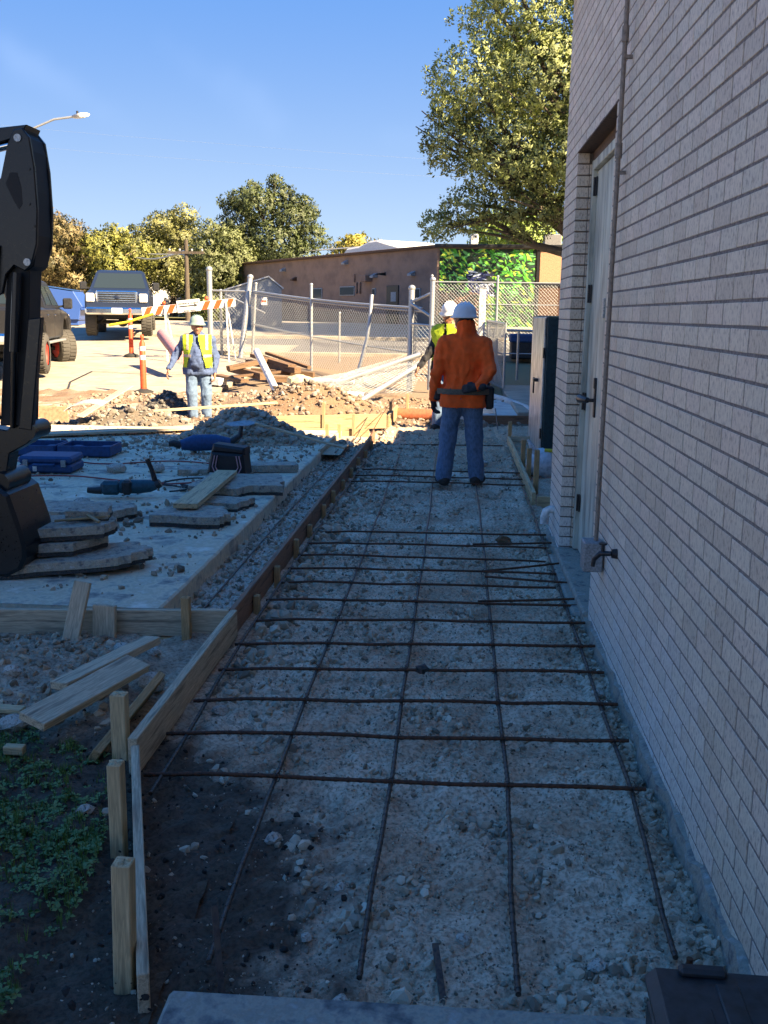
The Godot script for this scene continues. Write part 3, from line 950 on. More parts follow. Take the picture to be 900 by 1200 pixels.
	for i in zz.size() - 1:
		var a: float = zz[i]
		var d: float = zz[i + 1]
		if a > -7.0 and d < -5.38:
			continue
		var pa := 0.018 + noise.get_noise_1d(a * 8.0) * 0.03
		var pd := 0.018 + noise.get_noise_1d(d * 8.0) * 0.03
		var ha := 0.085 + noise.get_noise_1d(a * 6.0 + 40.0) * 0.04
		var hd := 0.085 + noise.get_noise_1d(d * 6.0 + 40.0) * 0.04
		var fx := fd if a < -6.0 else fd2
		fx.face([Vector3(WALL + 0.05, ha + 0.02, a), Vector3(WALL + 0.05, hd + 0.02, d), Vector3(WALL - pd, hd, d), Vector3(WALL - pa, ha, a)], Vector3(-0.3, 1, 0).normalized())
		fx.face([Vector3(WALL - pa, ha, a), Vector3(WALL - pd, hd, d), Vector3(WALL - pd - 0.03, -0.12, d), Vector3(WALL - pa - 0.03, -0.12, a)], Vector3(-1, 0.1, 0).normalized())
	obj("foundation", fd, M.foundation, b)
	obj("foundation", fd2, M.foundation, b)
	# door sill
	var si := MB.new()
	si.bx(Vector3(0.885, 0.02, -6.21), Vector3(0.20, 0.17, 1.60), 0.012)
	si.bx(Vector3(0.77, -0.03, -6.25), Vector3(0.07, 0.19, 1.45), 0.02)
	obj("sill", si, M.foundation, b)
	# lintel
	var li := MB.new()
	li.bx(Vector3(WALL + 0.055, 2.832, -6.21), Vector3(0.11, 0.012, 1.66))
	li.bx(Vector3(WALL + 0.115, 2.80, -6.21), Vector3(0.03, 0.075, 1.58), 0.003)
	obj("lintel", li, M.lintel, b)
	# door with frame
	var fr := MB.new()
	fr.bx(Vector3(0.945, 1.44, -6.965), Vector3(0.07, 2.66, 0.055), 0.004)
	fr.bx(Vector3(0.945, 1.44, -5.455), Vector3(0.07, 2.66, 0.055), 0.004)
	fr.bx(Vector3(0.945, 2.735, -6.21), Vector3(0.068, 0.06, 1.45), 0.004)
	obj("door_frame", fr, M.door_paint, b)
	var dr := MB.new()
	dr.bx(Vector3(0.965, 1.405, -6.735), Vector3(0.045, 2.59, 0.395), 0.004)
	dr.bx(Vector3(0.966, 1.405, -6.01), Vector3(0.045, 2.59, 1.04), 0.004)
	var door := obj("door", dr, M.door_paint, b)
	var hd := MB.new()
	hd.bx(Vector3(0.937, 1.20, -6.47), Vector3(0.012, 0.19, 0.05), 0.003)
	hd.tube([Vector3(0.945, 1.215, -6.47), Vector3(0.885, 1.215, -6.47)], 0.012, 10)
	hd.tube([Vector3(0.892, 1.215, -6.47), Vector3(0.872, 1.215, -6.51), Vector3(0.862, 1.215, -6.60)], [0.018, 0.022, 0.030], 10)
	obj("handle", hd, M.steel_dark, door)
	var dl := MB.new()
	dl.bx(Vector3(0.935, 1.325, -6.47), Vector3(0.02, 0.07, 0.04), 0.004)
	obj("deadbolt", dl, M.steel_dark, door)
	for y in [2.60, 1.90, 1.17, 0.45]:
		var hi := MB.new()
		hi.tube([Vector3(0.925, y - 0.06, -6.945), Vector3(0.925, y + 0.06, -6.945)], 0.011, 8)
		hi.bx(Vector3(0.934, y, -6.92), Vector3(0.008, 0.12, 0.05))
		obj("hinge", hi, M.steel_dark, door)
	var pl := MB.new()
	pl.bx(Vector3(0.938, 1.80, -6.32), Vector3(0.014, 0.12, 0.07), 0.003)
	obj("lock_plate", pl, M.galv, door)
	# conduit beside the near jamb
	var cd := MB.new()
	cd.tube([Vector3(0.775, 0.60, -5.02), Vector3(0.775, 5.2, -5.02)], 0.0115, 12)
	var co := obj("conduit", cd, M.conduit, b)
	for y in [2.53, 3.05, 4.4]:
		var cp := MB.new()
		cp.tube([Vector3(0.775, y - 0.035, -5.02), Vector3(0.775, y + 0.035, -5.02)], 0.017, 12)
		cp.bx(Vector3(0.80, y - 0.10, -5.02), Vector3(0.05, 0.016, 0.02))
		obj("coupling", cp, M.conduit, co)
	var bxm := MB.new()
	bxm.bx(Vector3(0.757, 0.535, -5.02), Vector3(0.10, 0.155, 0.13), 0.006)
	obj("junction_box", bxm, M.grey_box, b)
	var bib := MB.new()
	bib.tube([Vector3(0.82, 0.64, -4.62), Vector3(0.79, 0.64, -4.62)], [0.026, 0.022], 12)
	bib.tube([Vector3(0.79, 0.64, -4.62), Vector3(0.74, 0.635, -4.64), Vector3(0.715, 0.60, -4.66), Vector3(0.71, 0.565, -4.66)], [0.012, 0.014, 0.012, 0.011], 10)
	bib.tube([Vector3(0.75, 0.64, -4.635), Vector3(0.75, 0.68, -4.635)], 0.008, 8)
	bib.tube([Vector3(0.75, 0.68, -4.635), Vector3(0.75, 0.688, -4.635)], 0.02, 12)
	obj("hose_bib", bib, M.steel_dark, b)
	var pv := MB.new()
	pv.tube([Vector3(0.83, 0.30, -7.42), Vector3(0.78, 0.30, -7.42), Vector3(0.755, 0.285, -7.42), Vector3(0.745, 0.25, -7.42), Vector3(0.745, 0.19, -7.42)], [0.03, 0.03, 0.031, 0.03, 0.034], 12)
	obj("drain_elbow", pv, M.white_plastic, b)
	var lp := MB.new()
	lp.lathe(Transform3D(Basis(), Vector3(0.74, 4.02, -7.62)), [Vector2(0.0, -0.05), Vector2(0.08, -0.05), Vector2(0.13, -0.02), Vector2(0.14, 0.02), Vector2(0.09, 0.06), Vector2(0.03, 0.14), Vector2(0.0, 0.14)], 16)
	lp.bar(Vector3(0.74, 4.12, -7.62), Vector3(0.83, 4.12, -7.62), 0.04, 0.04)
	obj("wall_lamp", lp, M.grey_box, b)

func rebars() -> void:
	# longitudinal bars
	var lg := [
		[[Vector2(-1.03, -3.18), Vector2(-1.06, -5.0), Vector2(-1.03, -8.0), Vector2(-0.93, -13.2)], "leftmost long rebar, beside the form board"],
		[[Vector2(-0.60, -2.29), Vector2(-0.61, -3.4), Vector2(-0.59, -7.6), Vector2(-0.60, -12.6)], "long rebar crossing the dark soil, second from the left form"],
		[[Vector2(-0.195, -2.26), Vector2(-0.18, -3.4), Vector2(-0.155, -7.6), Vector2(-0.15, -12.4)], "middle one of the five long rebars in the walkway"],
		[[Vector2(0.215, -2.23), Vector2(0.25, -3.4), Vector2(0.28, -7.6), Vector2(0.30, -12.2)], "long rebar that runs between the legs of the orange-shirted worker, second from the wall"],
		[[Vector2(0.655, -2.42), Vector2(0.70, -3.4), Vector2(0.745, -7.6), Vector2(0.77, -11.5), Vector2(0.72, -15.6)], "rightmost long rebar, closest to the brick wall"]]
	for e in lg:
		var pts := []
		var cv: Array = e[0]
		for i in cv.size() - 1:
			for k in 5:
				var q: Vector2 = cv[i].lerp(cv[i + 1], k / 5.0)
				pts.append(Vector3(q.x + noise.get_noise_1d(q.y * 0.7 + i) * 0.012, 0.050 + noise.get_noise_1d(q.y * 1.3) * 0.010, q.y))
		var l: Vector2 = cv[-1]
		pts.append(Vector3(l.x, 0.05 if l.y > -15 else 0.30, l.y))
		tag(rod(pts, 0.0080, M.rebar_grey), e[1], "rebar", "long rebars laid along the walkway")
	var tr := [[Vector3(-1.41, 0.035, -5.35), Vector3(-1.40, 0.03, -7.9), Vector3(-1.33, 0.035, -11.0), Vector3(-1.28, 0.06, -13.4), Vector3(-1.20, 0.30, -15.2)], [Vector3(-1.06, 0.12, -12.4), Vector3(-0.98, 0.30, -14.2), Vector3(-0.90, 0.42, -15.6)]]
	tag(rod(tr[0], 0.007, M.rebar_grey), "single rebar running up the narrow trench beside the concrete slab", "rebar", "rebars in the side trench")
	tag(rod(tr[1], 0.006, M.rebar), "rebar rising over the sunlit far form boards", "rebar", "rebars in the side trench")
	# cross bars: left x, z -> right x, z
	var cr := [[-1.10, -3.32, 0.75, -3.36], [-1.12, -3.69, 0.76, -3.77], [-1.10, -4.04, 0.78, -4.17], [-1.08, -4.43, 0.78, -4.57], [-1.08, -4.80, 0.79, -4.95], [-1.05, -5.21, 0.79, -5.34], [-1.07, -5.61, 0.81, -5.68], [-1.05, -6.01, 0.70, -6.05], [-1.06, -6.36, 0.74, -6.40], [-1.05, -6.74, 0.70, -6.74], [-1.04, -7.11, 0.74, -7.14], [-0.99, -7.50, 0.78, -7.57], [-1.0, -9.9, 0.80, -9.87], [-0.99, -10.28, 0.80, -10.24], [-0.98, -10.69, 0.80, -10.63], [-0.96, -12.8, 0.80, -12.93]]
	for i in cr.size():
		var c: Array = cr[i]
		var a := Vector3(c[0], 0.064, c[1])
		var d := Vector3(c[2], 0.064, c[3])
		var pts := []
		for k in 9:
			var q := a.lerp(d, k / 8.0)
			q.y += noise.get_noise_2d(k * 0.8, i * 3.0) * 0.008 - (0.012 if k == 0 else 0.0)
			q.z += noise.get_noise_2d(k * 0.7, i * 5.0 + 50) * 0.010
			pts.append(q)
		tag(rod(pts, 0.0078, M.rebar), "rusty cross rebar, %s counting from the near end" % ordinal(i), "rebar", "cross rebars tied over the walkway")
	for c in [[0.20, -5.70, 0.82, -5.80, "lapping the seventh cross rebar by the door"], [0.26, -6.28, 0.86, -6.15, "angled up towards the door sill"], [0.26, -6.42, 0.86, -6.70, "angled down across its neighbour by the door sill"], [0.2, -7.2, 0.86, -7.3, "lying beside the eleventh cross rebar"]]:
		tag(rod([Vector3(c[0], 0.062, c[1]), Vector3(lerpf(c[0], c[2], 0.5), 0.064, lerpf(c[1], c[3], 0.5)), Vector3(c[2], 0.07, c[3])], 0.0076, M.rebar), "short loose rebar piece " + c[4], "rebar", "short lap bars by the door")
	# tie wire at the crossings nearest the camera
	var tie := MB.new()
	for k in 2:
		var q := 0.8 if k == 0 else -0.8
		var ring := []
		for i in 9:
			var a := TAU * i / 8.0
			ring.append(Basis(Vector3.UP, q) * Vector3(cos(a) * 0.015, sin(a) * 0.017, 0))
		tie.tube(ring, 0.0016, 4, false)
	tie.tube([Vector3(0, 0.016, 0), Vector3(0.012, 0.03, 0.006), Vector3(0.02, 0.028, 0.012)], 0.0018, 4)
	var tm := tie.mesh()
	for i in 9:
		for k in 4:
			var c: Array = cr[i]
			var xx: float = [-0.60, -0.175, 0.25, 0.715][k]
			var u: float = (xx - c[0]) / (c[2] - c[0])
			tag(obj("tie_wire", tm, M.rebar_grey, self, Transform3D(Basis(Vector3.UP, i * 1.3 + k), Vector3(xx, 0.062, lerpf(c[1], c[3], u)))), "tie wire twist where the %s long rebar meets the %s cross rebar" % [ordinal(k + 1), ordinal(i)], "tie wire", "tie wires at the rebar crossings")
	# stubs standing in the near ground
	tag(rod([Vector3(0.675, 0.0, -2.36), Vector3(0.672, 0.09, -2.36)], 0.009, M.rebar), "upright rusty rebar stub beside the black case", "rebar")
	var st := MB.new()
	st.bar(Vector3(-0.545, -0.03, -2.21), Vector3(-0.60, 0.17, -2.36), 0.018, 0.006, 0.001)
	tag(obj("metal_stake", st, M.rebar_grey), "thin flat metal stake leaning in the dark soil near the slab", "stake")
	st = MB.new()
	st.bar(Vector3(0.03, -0.01, -2.22), Vector3(0.0, 0.05, -2.42), 0.018, 0.008, 0.001)
	tag(obj("metal_stake", st, M.rebar_grey), "short dark metal stake poking from the pale dirt before the slab", "stake")
	# clod on a bar
	var cl := MB.new()
	cl.stone(Transform3D(Basis.from_scale(Vector3(0.032, 0.022, 0.026)), Vector3(-0.10, 0.07, -4.50)), 3, 0.3, true)
	tag(obj("clod", cl, M.rock_dark), "small dark clod sitting on the fourth cross rebar", "clod")
	cl = MB.new()
	cl.stone(Transform3D(Basis.from_scale(Vector3(0.06, 0.035, 0.045)), Vector3(0.45, 0.05, -7.42)), 9, 0.3, true)
	tag(obj("clod", cl, M.old_wood), "brown clod lying before the twelfth cross rebar", "clod")

func rod(pts: Array, r: float, m: Material) -> MeshInstance3D:
	var mb := MB.new()
	# rolled ribs: the radius swells slightly along the bar
	mb.tube(pts, r, 7)
	for i in pts.size() - 1:
		var a: Vector3 = pts[i]
		var b: Vector3 = pts[i + 1]
		var n := int(a.distance_to(b) / 0.045) if a.z > -5.2 else 0
		for k in n:
			var p := a.lerp(b, (k + 0.5) / n)
			var d := (b - a).normalized() * 0.006
			mb.tube([p - d, p + d], r * 1.18, 6, true)
	return obj("rebar", mb, m)

# a board of the given section whose grain runs along its length
func plank(called: String, a: Vector3, d: Vector3, w: float, h: float, m: Material, label: String, cat: String, group := "", up := Vector3.UP, parent: Node = self) -> MeshInstance3D:
	var x := (d - a).normalized()
	var z := x.cross(up).normalized()
	var y := z.cross(x)
	var mb := MB.new()
	mb.box(Transform3D(), Vector3(a.distance_to(d), h, w), minf(0.003, minf(w, h) * 0.2))
	var o := obj(called, mb, m, parent, Transform3D(Basis(x, y, z), (a + d) * 0.5))
	if label != "":
		tag(o, label, cat, group)
	return o

# an upright stake with a sawn point below and a battered head
func stake(p: Vector3, top: float, w: float, d: float, m: Material, label: String, group := "", lean := Vector3.ZERO, yaw := 0.0) -> MeshInstance3D:
	var a := p + Vector3(0, -0.12, 0)
	var e := Vector3(p.x, top, p.z) + lean
	var x := (e - a).normalized()
	var z := Vector3(sin(yaw), 0, cos(yaw))
	z = (z - x * z.dot(x)).normalized()
	var y := z.cross(x)
	var mb := MB.new()
	var L := a.distance_to(e)
	mb.box(Transform3D(Basis(), Vector3.ZERO), Vector3(L, w, d), 0.003)
	var r := RandomNumberGenerator.new()
	r.seed = int(absf(p.x * 977.0 + p.z * 331.0))
	for i in 5:
		mb.stone(Transform3D(Basis.from_scale(Vector3(0.006, w * 0.22, d * 0.22)), Vector3(L * 0.5, r.randf_range(-0.3, 0.3) * w, r.randf_range(-0.3, 0.3) * d)), i + 40, 0.3)
	return tag(obj("stake", mb, m, self, Transform3D(Basis(x, y, z), (a + e) * 0.5)), label, "stake", group) as MeshInstance3D

func forms() -> void:
	var up := Vector3.UP
	# cross board in front of the slab: two planks, one above the other
	plank("form_board", Vector3(-4.2, 0.10, -4.71), Vector3(-1.16, 0.10, -5.02), 0.038, 0.145, M.lumber_grey, "long pale form board set on edge in front of the concrete slab", "form board", "form boards")
	plank("form_board", Vector3(-4.2, -0.05, -4.695), Vector3(-1.16, -0.05, -5.005), 0.038, 0.14, M.stake_wood, "darker lower plank under the long board in front of the slab", "form board", "form boards")
	plank("form_board", Vector3(-1.135, 0.095, -5.03), Vector3(-1.165, 0.085, -3.40), 0.038, 0.15, M.lumber_grey, "grey form board along the rubble, from the corner stake to the lawn", "form board", "form boards", up)
	plank("form_board", Vector3(-1.155, 0.055, -3.40), Vector3(-0.74, 0.015, -2.17), 0.032, 0.16, M.lumber_grey, "nearest thin form board, by the grass and dark soil", "form board", "form boards", up)
	# long reddish boards between the trench and the bed
	var seg := [[-5.045, -7.75], [-7.76, -10.5], [-10.51, -13.3]]
	for i in 3:
		var z0: float = seg[i][0]
		var z1: float = seg[i][1]
		var x := func(z): return -1.150 + 0.0155 * (-5.0 - z)
		plank("form_board", Vector3(x.call(z0), 0.09, z0), Vector3(x.call(z1), 0.09, z1), 0.030, 0.155, M.lumber_red, ["near length of the reddish form board between trench and rebar", "middle length of the reddish form board between trench and rebar", "far sunlit-ended length of the reddish form board"][i], "form board", "form boards")
	var k := 0
	for z in [-5.5, -6.13, -6.86, -7.48, -8.25, -8.86, -9.6, -10.3, -11.0, -11.8, -12.6]:
		stake(Vector3(-1.110 + 0.0155 * (-5.0 - z), 0, z), 0.115 + (k % 3) * 0.012, 0.036, 0.045, M.stake_wood, "short stake bracing the long reddish form board, %s from its near end" % ordinal(k), "stakes along the reddish form board")
		k += 1
	# big stakes in front
	stake(Vector3(-0.825, 0, -2.27), 0.345, 0.05, 0.05, M.lumber, "thick wooden stake nearest the camera, with a crushed pale head", "large stakes", Vector3(0.01, 0, 0))
	stake(Vector3(-1.045, 0, -2.88), 0.318, 0.045, 0.05, M.lumber, "square wooden stake on the grass side of the nearest form board", "large stakes")
	stake(Vector3(-1.245, 0, -3.50), 0.297, 0.06, 0.05, M.lumber, "square wooden stake where the two near form boards meet", "large stakes")
	stake(Vector3(-1.37, 0, -4.93), 0.262, 0.045, 0.045, M.stake_wood, "golden brown stake with a splintered head before the cross board", "large stakes")
	plank("brace_board", Vector3(-1.955, -0.06, -4.72), Vector3(-1.90, 0.345, -4.87), 0.085, 0.036, M.lumber_grey, "pale brace leaning on the cross board, taller of the pair", "brace", "braces", Vector3(0.1, 0.35, 1))
	plank("brace_board", Vector3(-1.80, -0.08, -4.86), Vector3(-1.79, 0.22, -4.875), 0.12, 0.036, M.lumber_grey, "short wide upright board with a dark burn beside the leaning brace", "brace", "braces", Vector3(0, 0.05, 1))
	# sunlit far forms
	plank("form_board", Vector3(-2.55, 0.16, -14.1), Vector3(-0.95, 0.16, -14.75), 0.038, 0.22, M.lumber_bright, "sunlit yellow form board at the far end of the trench", "form board", "far form boards")
	plank("form_board", Vector3(-2.2, 0.08, -13.72), Vector3(-1.15, 0.06, -14.0), 0.038, 0.12, M.lumber_bright, "lower sunlit form board lying before the yellow one", "form board", "far form boards")
	plank("form_board", Vector3(-1.53, 0.09, -11.5), Vector3(-1.50, 0.10, -13.1), 0.036, 0.13, M.lumber_grey, "short form board continuing the edge of the slab by the gravel mound", "form board", "far form boards")
	plank("form_board", Vector3(-0.92, 0.14, -14.8), Vector3(-0.88, 0.16, -16.4), 0.038, 0.2, M.lumber_bright, "sunlit end board in line with the reddish form", "form board", "far form boards")
	plank("form_board", Vector3(-0.62, 0.12, -16.55), Vector3(0.0, 0.12, -16.65), 0.038, 0.12, M.white_sheet, "white topped board behind the terracotta pipe", "form board", "far form boards")
	for q in [[-1.62, -12.95, 0.30, "brown stake at the end of the slab edge board"], [-1.48, -13.15, 0.28, "darker stake standing behind the brown one at the slab edge"], [-1.36, -13.9, 0.34, "sunlit stake against the yellow far form board"], [-1.85, -14.35, 0.46, "sunlit stake behind the yellow far form board"], [-0.92, -15.3, 0.40, "sunlit stake at the far right form"], [-0.70, -16.3, 0.45, "dark stake above the terracotta pipe"]]:
		stake(Vector3(q[0], 0, q[1]), q[2], 0.045, 0.045, M.stake_wood if q[1] > -13.5 else M.lumber_bright, q[3], "far stakes")
	var tp := MB.new()
	var ring := []
	tp.tube([Vector3(-0.90, 0.10, -16.35), Vector3(-0.22, 0.10, -16.2)], 0.115, 16)
	tag(obj("clay_pipe", tp, M.terracotta), "sunlit terracotta pipe lying across the far end of the walkway", "pipe")
	# right hand form by the cabinet
	plank("form_board", Vector3(0.80, 0.075, -9.02), Vector3(0.80, 0.085, -13.2), 0.038, 0.14, M.lumber, "long pale board of the small form by the green cabinet", "form board", "right hand form boards")
	plank("form_board", Vector3(0.83, 0.055, -9.02), Vector3(1.25, 0.055, -9.04), 0.038, 0.11, M.lumber, "short near end board of the small form by the cabinet", "form board", "right hand form boards")
	plank("form_board", Vector3(0.83, 0.10, -13.15), Vector3(1.35, 0.10, -13.15), 0.038, 0.14, M.lumber_grey, "far end board of the small form by the cabinet", "form board", "right hand form boards")
	for q in [[0.86, -9.55, 0.47, "tallest stake inside the small form by the cabinet"], [0.855, -10.4, 0.37, "middle reddish stake inside the small form"], [0.85, -11.2, 0.36, "stake inside the small form next to the white bag"], [0.82, -13.3, 0.34, "stake at the far left corner of the small form"], [1.12, -12.7, 0.36, "stake beside the front of the cabinet"]]:
		stake(Vector3(q[0], 0, q[1]), q[2], 0.05, 0.05, M.stake_wood, q[3], "stakes of the small form")
	plank("form_board", Vector3(0.40, 0.07, -15.8), Vector3(1.32, 0.07, -15.95), 0.04, 0.19, M.lumber_red, "reddish brown board along the front of the concrete pad", "form board", "right hand form boards")
	# scrap on the rubble
	plank("scrap_board", Vector3(-1.60, 0.165, -3.50), Vector3(-1.37, 0.19, -4.12), 0.13, 0.036, M.lumber_grey, "pointed pale scrap board lying over the rubble", "board", "scrap boards", Vector3(0.25, 1, 0))
	plank("scrap_board", Vector3(-1.66, 0.145, -3.92), Vector3(-1.42, 0.17, -4.50), 0.10, 0.036, M.lumber_grey, "crooked scrap board behind the pointed one", "board", "scrap boards", Vector3(-0.1, 1, 0))
	plank("scrap_board", Vector3(-1.36, 0.02, -3.47), Vector3(-1.26, 0.14, -4.02), 0.14, 0.034, M.stake_wood, "brown scrap board tucked under the pointed one beside the stake", "board", "scrap boards", Vector3(-0.9, 0.6, 0))
	plank("scrap_board", Vector3(-2.5, 0.085, -3.86), Vector3(-1.77, 0.08, -3.80), 0.055, 0.02, M.lumber, "thin pale strip of wood in the rubble at the left edge", "board", "scrap boards")
	plank("scrap_board", Vector3(-1.70, 0.06, -3.47), Vector3(-1.62, 0.06, -3.47), 0.035, 0.035, M.lumber, "small cut wood block at the edge of the grass", "block", "scrap boards")
	# loose stones
	var P := [[-1.78, -3.72, 0.075, "large pale stone in the rubble behind the grass"], [-1.56, -4.22, 0.06, "bluish stone half under the scrap boards"], [-1.31, -4.12, 0.085, "white crumpled stone between the boards and the grey form"], [-1.22, -3.05, 0.05, "grey stone beside the square stake near the grass"], [-1.62, -4.62, 0.06, "pale stone at the foot of the cross board"], [-1.95, -4.1, 0.05, "round stone in the rubble by the left edge"], [-2.2, -4.3, 0.06, "stone on the rubble heap at the left"], [-1.45, -4.6, 0.05, "stone between the braces and the golden stake"], [-0.56, -3.02, 0.05, "pale crumbly lump in the dark soil"], [-0.37, -2.50, 0.03, "small white stone near the long rebar in dark soil"], [0.45, -2.42, 0.05, "flat grey stone left of the black case"], [-0.24, -2.24, 0.045, "pale rounded stone touching the front slab"], [0.33, -3.0, 0.022, "small white pebble below the nearest cross rebar"], [-0.30, -2.75, 0.035, "angular stone at the edge of the dark soil"], [0.08, -2.5, 0.04, "half-buried stone in the pale dirt near the slab"], [-0.98, -4.05, 0.05, "stone beside the grey form board inside the bed"], [-1.02, -5.7, 0.07, "fist-sized stone by the first short stake"], [-1.0, -6.4, 0.06, "stone by the second short stake"], [0.72, -4.35, 0.045, "stone in the gravel at the foot of the wall"], [0.70, -7.9, 0.05, "flat stone before the small form"], [0.35, -11.4, 0.16, "flat grey chip of concrete beyond the worker's boots"]]
	for i in P.size():
		var mb := MB.new()
		var s: float = P[i][2] * (0.62 if P[i][1] > -3.3 else 0.8)
		var yb := verge_y(P[i][0], P[i][1]) if P[i][0] < -1.2 and P[i][1] > -5 else bed_y(P[i][0], P[i][1])
		mb.stone(Transform3D(Basis(Vector3.UP, i * 1.3) * Basis.from_scale(Vector3(s, s * (0.25 if i == 20 else 0.62), s * 0.8)), Vector3.ZERO), 300 + i, 0.2, true)
		tag(obj("stone", mb, M.rock, self, Transform3D(Basis(), Vector3(P[i][0], yb + s * 0.3, P[i][1]))), P[i][3], "stone", "loose stones")

func slab_chunk(called: String, poly: Array, th: float, at: Vector3, yaw: float, tilt: Vector3, label: String, dark := true) -> void:
	var t := thing(called, label, "concrete chunk", at, 0.0, "broken concrete slabs")
	t.basis = Basis.from_euler(Vector3(tilt.x, yaw, tilt.z))
	var pp := PackedVector2Array()
	for i in poly.size():
		var a: Vector2 = poly[i]
		var b: Vector2 = poly[(i + 1) % poly.size()]
		for k in 7:
			var q := a.lerp(b, k / 7.0)
			pp.append(q * (1.0 + noise.get_noise_2d(i * 2.7 + k * 0.41 + at.x * 3.0, at.z * 5.0) * (0.16 if k > 0 else 0.05)))
	var mb := MB.new()
	# local: polygon in XY turned flat
	mb.prism(pp, th * 0.72, Transform3D(Basis(Vector3.RIGHT, -PI / 2), Vector3(0, th * 0.64, 0)), 0.003)
	obj("top_layer", mb, M.concrete_broken, t)
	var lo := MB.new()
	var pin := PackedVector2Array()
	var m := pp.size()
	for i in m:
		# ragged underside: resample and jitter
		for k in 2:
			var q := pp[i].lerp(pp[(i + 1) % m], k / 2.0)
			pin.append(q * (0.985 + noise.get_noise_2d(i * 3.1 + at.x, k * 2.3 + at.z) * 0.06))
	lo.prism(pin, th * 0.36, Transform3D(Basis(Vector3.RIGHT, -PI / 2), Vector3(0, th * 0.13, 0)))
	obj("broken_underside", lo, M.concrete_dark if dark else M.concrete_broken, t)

func V(a: Array) -> Array:
	var r := []
	for i in range(0, a.size(), 2):
		r.append(Vector2(a[i], a[i + 1]))
	return r

func chunks() -> void:
	var y := 0.14
	slab_chunk("slab_chunk", V([-0.55, -0.26, 0.30, -0.22, 0.50, -0.02, 0.36, 0.20, -0.5, 0.2]), 0.075, Vector3(-2.36, y + 0.015, -5.93), 0.22, Vector3(0, 0, 0.05), "bottom slab of the stack of three beside the bucket")
	slab_chunk("slab_chunk", V([-0.5, -0.22, 0.12, -0.2, 0.3, 0.02, 0.2, 0.2, -0.5, 0.2]), 0.075, Vector3(-2.47, y + 0.10, -5.99), 0.16, Vector3(0, 0, 0.03), "middle slab of the stack of three beside the bucket")
	slab_chunk("slab_chunk", V([-0.5, -0.24, 0.27, -0.2, 0.33, 0.02, 0.2, 0.2, -0.5, 0.22]), 0.08, Vector3(-2.46, y + 0.19, -6.04), 0.24, Vector3(0, 0, 0.03), "top slab of the stack of three beside the bucket")
	slab_chunk("slab_chunk", V([-0.12, -0.09, 0.15, -0.1, 0.13, 0.1, -0.1, 0.08]), 0.07, Vector3(-2.33, y + 0.28, -6.12), 0.1, Vector3(0.1, 0, 0), "small dark broken piece on top of the slab stack")
	plank("wood_strip", Vector3(-2.48, y + 0.292, -5.93), Vector3(-2.16, y + 0.31, -6.05), 0.025, 0.014, M.lumber_bright, "thin pale wood strip lying on the slab stack", "wood strip", "strips on the stack")
	plank("wood_strip", Vector3(-2.30, y + 0.32, -6.02), Vector3(-2.18, y + 0.30, -5.90), 0.025, 0.014, M.lumber_bright, "short pale wood strip crossing the other on the slab stack", "wood strip", "strips on the stack")
	slab_chunk("slab_chunk", V([-0.52, -0.2, 0.28, -0.24, 0.46, 0.06, 0.4, 0.2, -0.3, 0.22, -0.5, 0.05]), 0.085, Vector3(-2.92, y, -7.42), 0.0, Vector3(0, 0, 0), "long flat slab lying in front of the demolition hammer")
	slab_chunk("slab_chunk", V([-0.28, -0.18, 0.27, -0.2, 0.3, 0.0, 0.2, 0.24, -0.2, 0.24]), 0.085, Vector3(-1.98, y, -7.35), 0.0, Vector3(0, 0, 0), "flat slab under the near end of the light plank")
	slab_chunk("slab_chunk", V([-0.4, -0.25, 0.05, -0.35, 0.14, -0.2, 0.44, -0.2, 0.4, 0.3, -0.3, 0.4]), 0.09, Vector3(-1.93, y, -8.75), 0.1, Vector3(0.03, 0, 0), "broken slab by the trench under the tool bag")
	slab_chunk("slab_chunk", V([-0.3, -0.12, 0.16, -0.2, 0.26, 0.08, -0.2, 0.2]), 0.07, Vector3(-1.88, y - 0.01, -8.0), 0.0, Vector3(0, 0, 0.03), "thin broken slab between plank and trench")
	slab_chunk("slab_chunk", V([-0.25, -0.1, 0.2, -0.15, 0.22, 0.1, -0.2, 0.15]), 0.06, Vector3(-2.5, y, -9.7), 0.4, Vector3(0.05, 0, 0), "tilted dark slab left of the tool bag", false)
	slab_chunk("slab_chunk", V([-0.3, -0.12, 0.3, -0.1, 0.25, 0.15, -0.25, 0.15]), 0.07, Vector3(-1.85, y, -9.95), 0.2, Vector3(0, 0, 0), "slab just behind the tool bag on the right", false)
	plank("plank", Vector3(-2.03, 0.262, -7.36), Vector3(-2.06, 0.275, -8.95), 0.19, 0.04, M.lumber, "light yellow plank resting on broken slabs", "plank")
	for i in 5:
		var q: Array = [[-3.35, -9.62, 0.10], [-2.95, -9.7, 0.09], [-2.55, -9.6, 0.08], [-3.05, -7.9, 0.07], [-2.12, -6.4, 0.03]][i]
		var mb := MB.new()
		mb.stone(Transform3D(Basis(Vector3.UP, i * 1.1) * Basis.from_scale(Vector3(q[2], q[2] * 0.55, q[2] * 0.7)), Vector3.ZERO), 700 + i, 0.2, true)
		tag(obj("stone", mb, M.rock, self, Transform3D(Basis(), Vector3(q[0], y + q[2] * 0.35, q[1]))), ["pale rock on the slab right of the small blue case", "flat pale rock behind the demolition hammer's chisel", "light brown rock left of the tool bag", "small rock beside the demolition hammer", "little dark rock before the flat slabs"][i], "stone", "rocks on the slab")
	# long boards at the far side of the slab
	plank("board", Vector3(-6.2, 0.155, -11.75), Vector3(-3.45, 0.19, -13.15), 0.30, 0.03, M.lumber_grey, "long grey board lying flat at the far edge of the slab", "board")
	plank("board", Vector3(-4.6, 0.22, -14.9), Vector3(-2.75, 0.33, -15.55), 0.14, 0.03, M.lumber, "thin board propped over the rubble before the worker in yellow", "board")
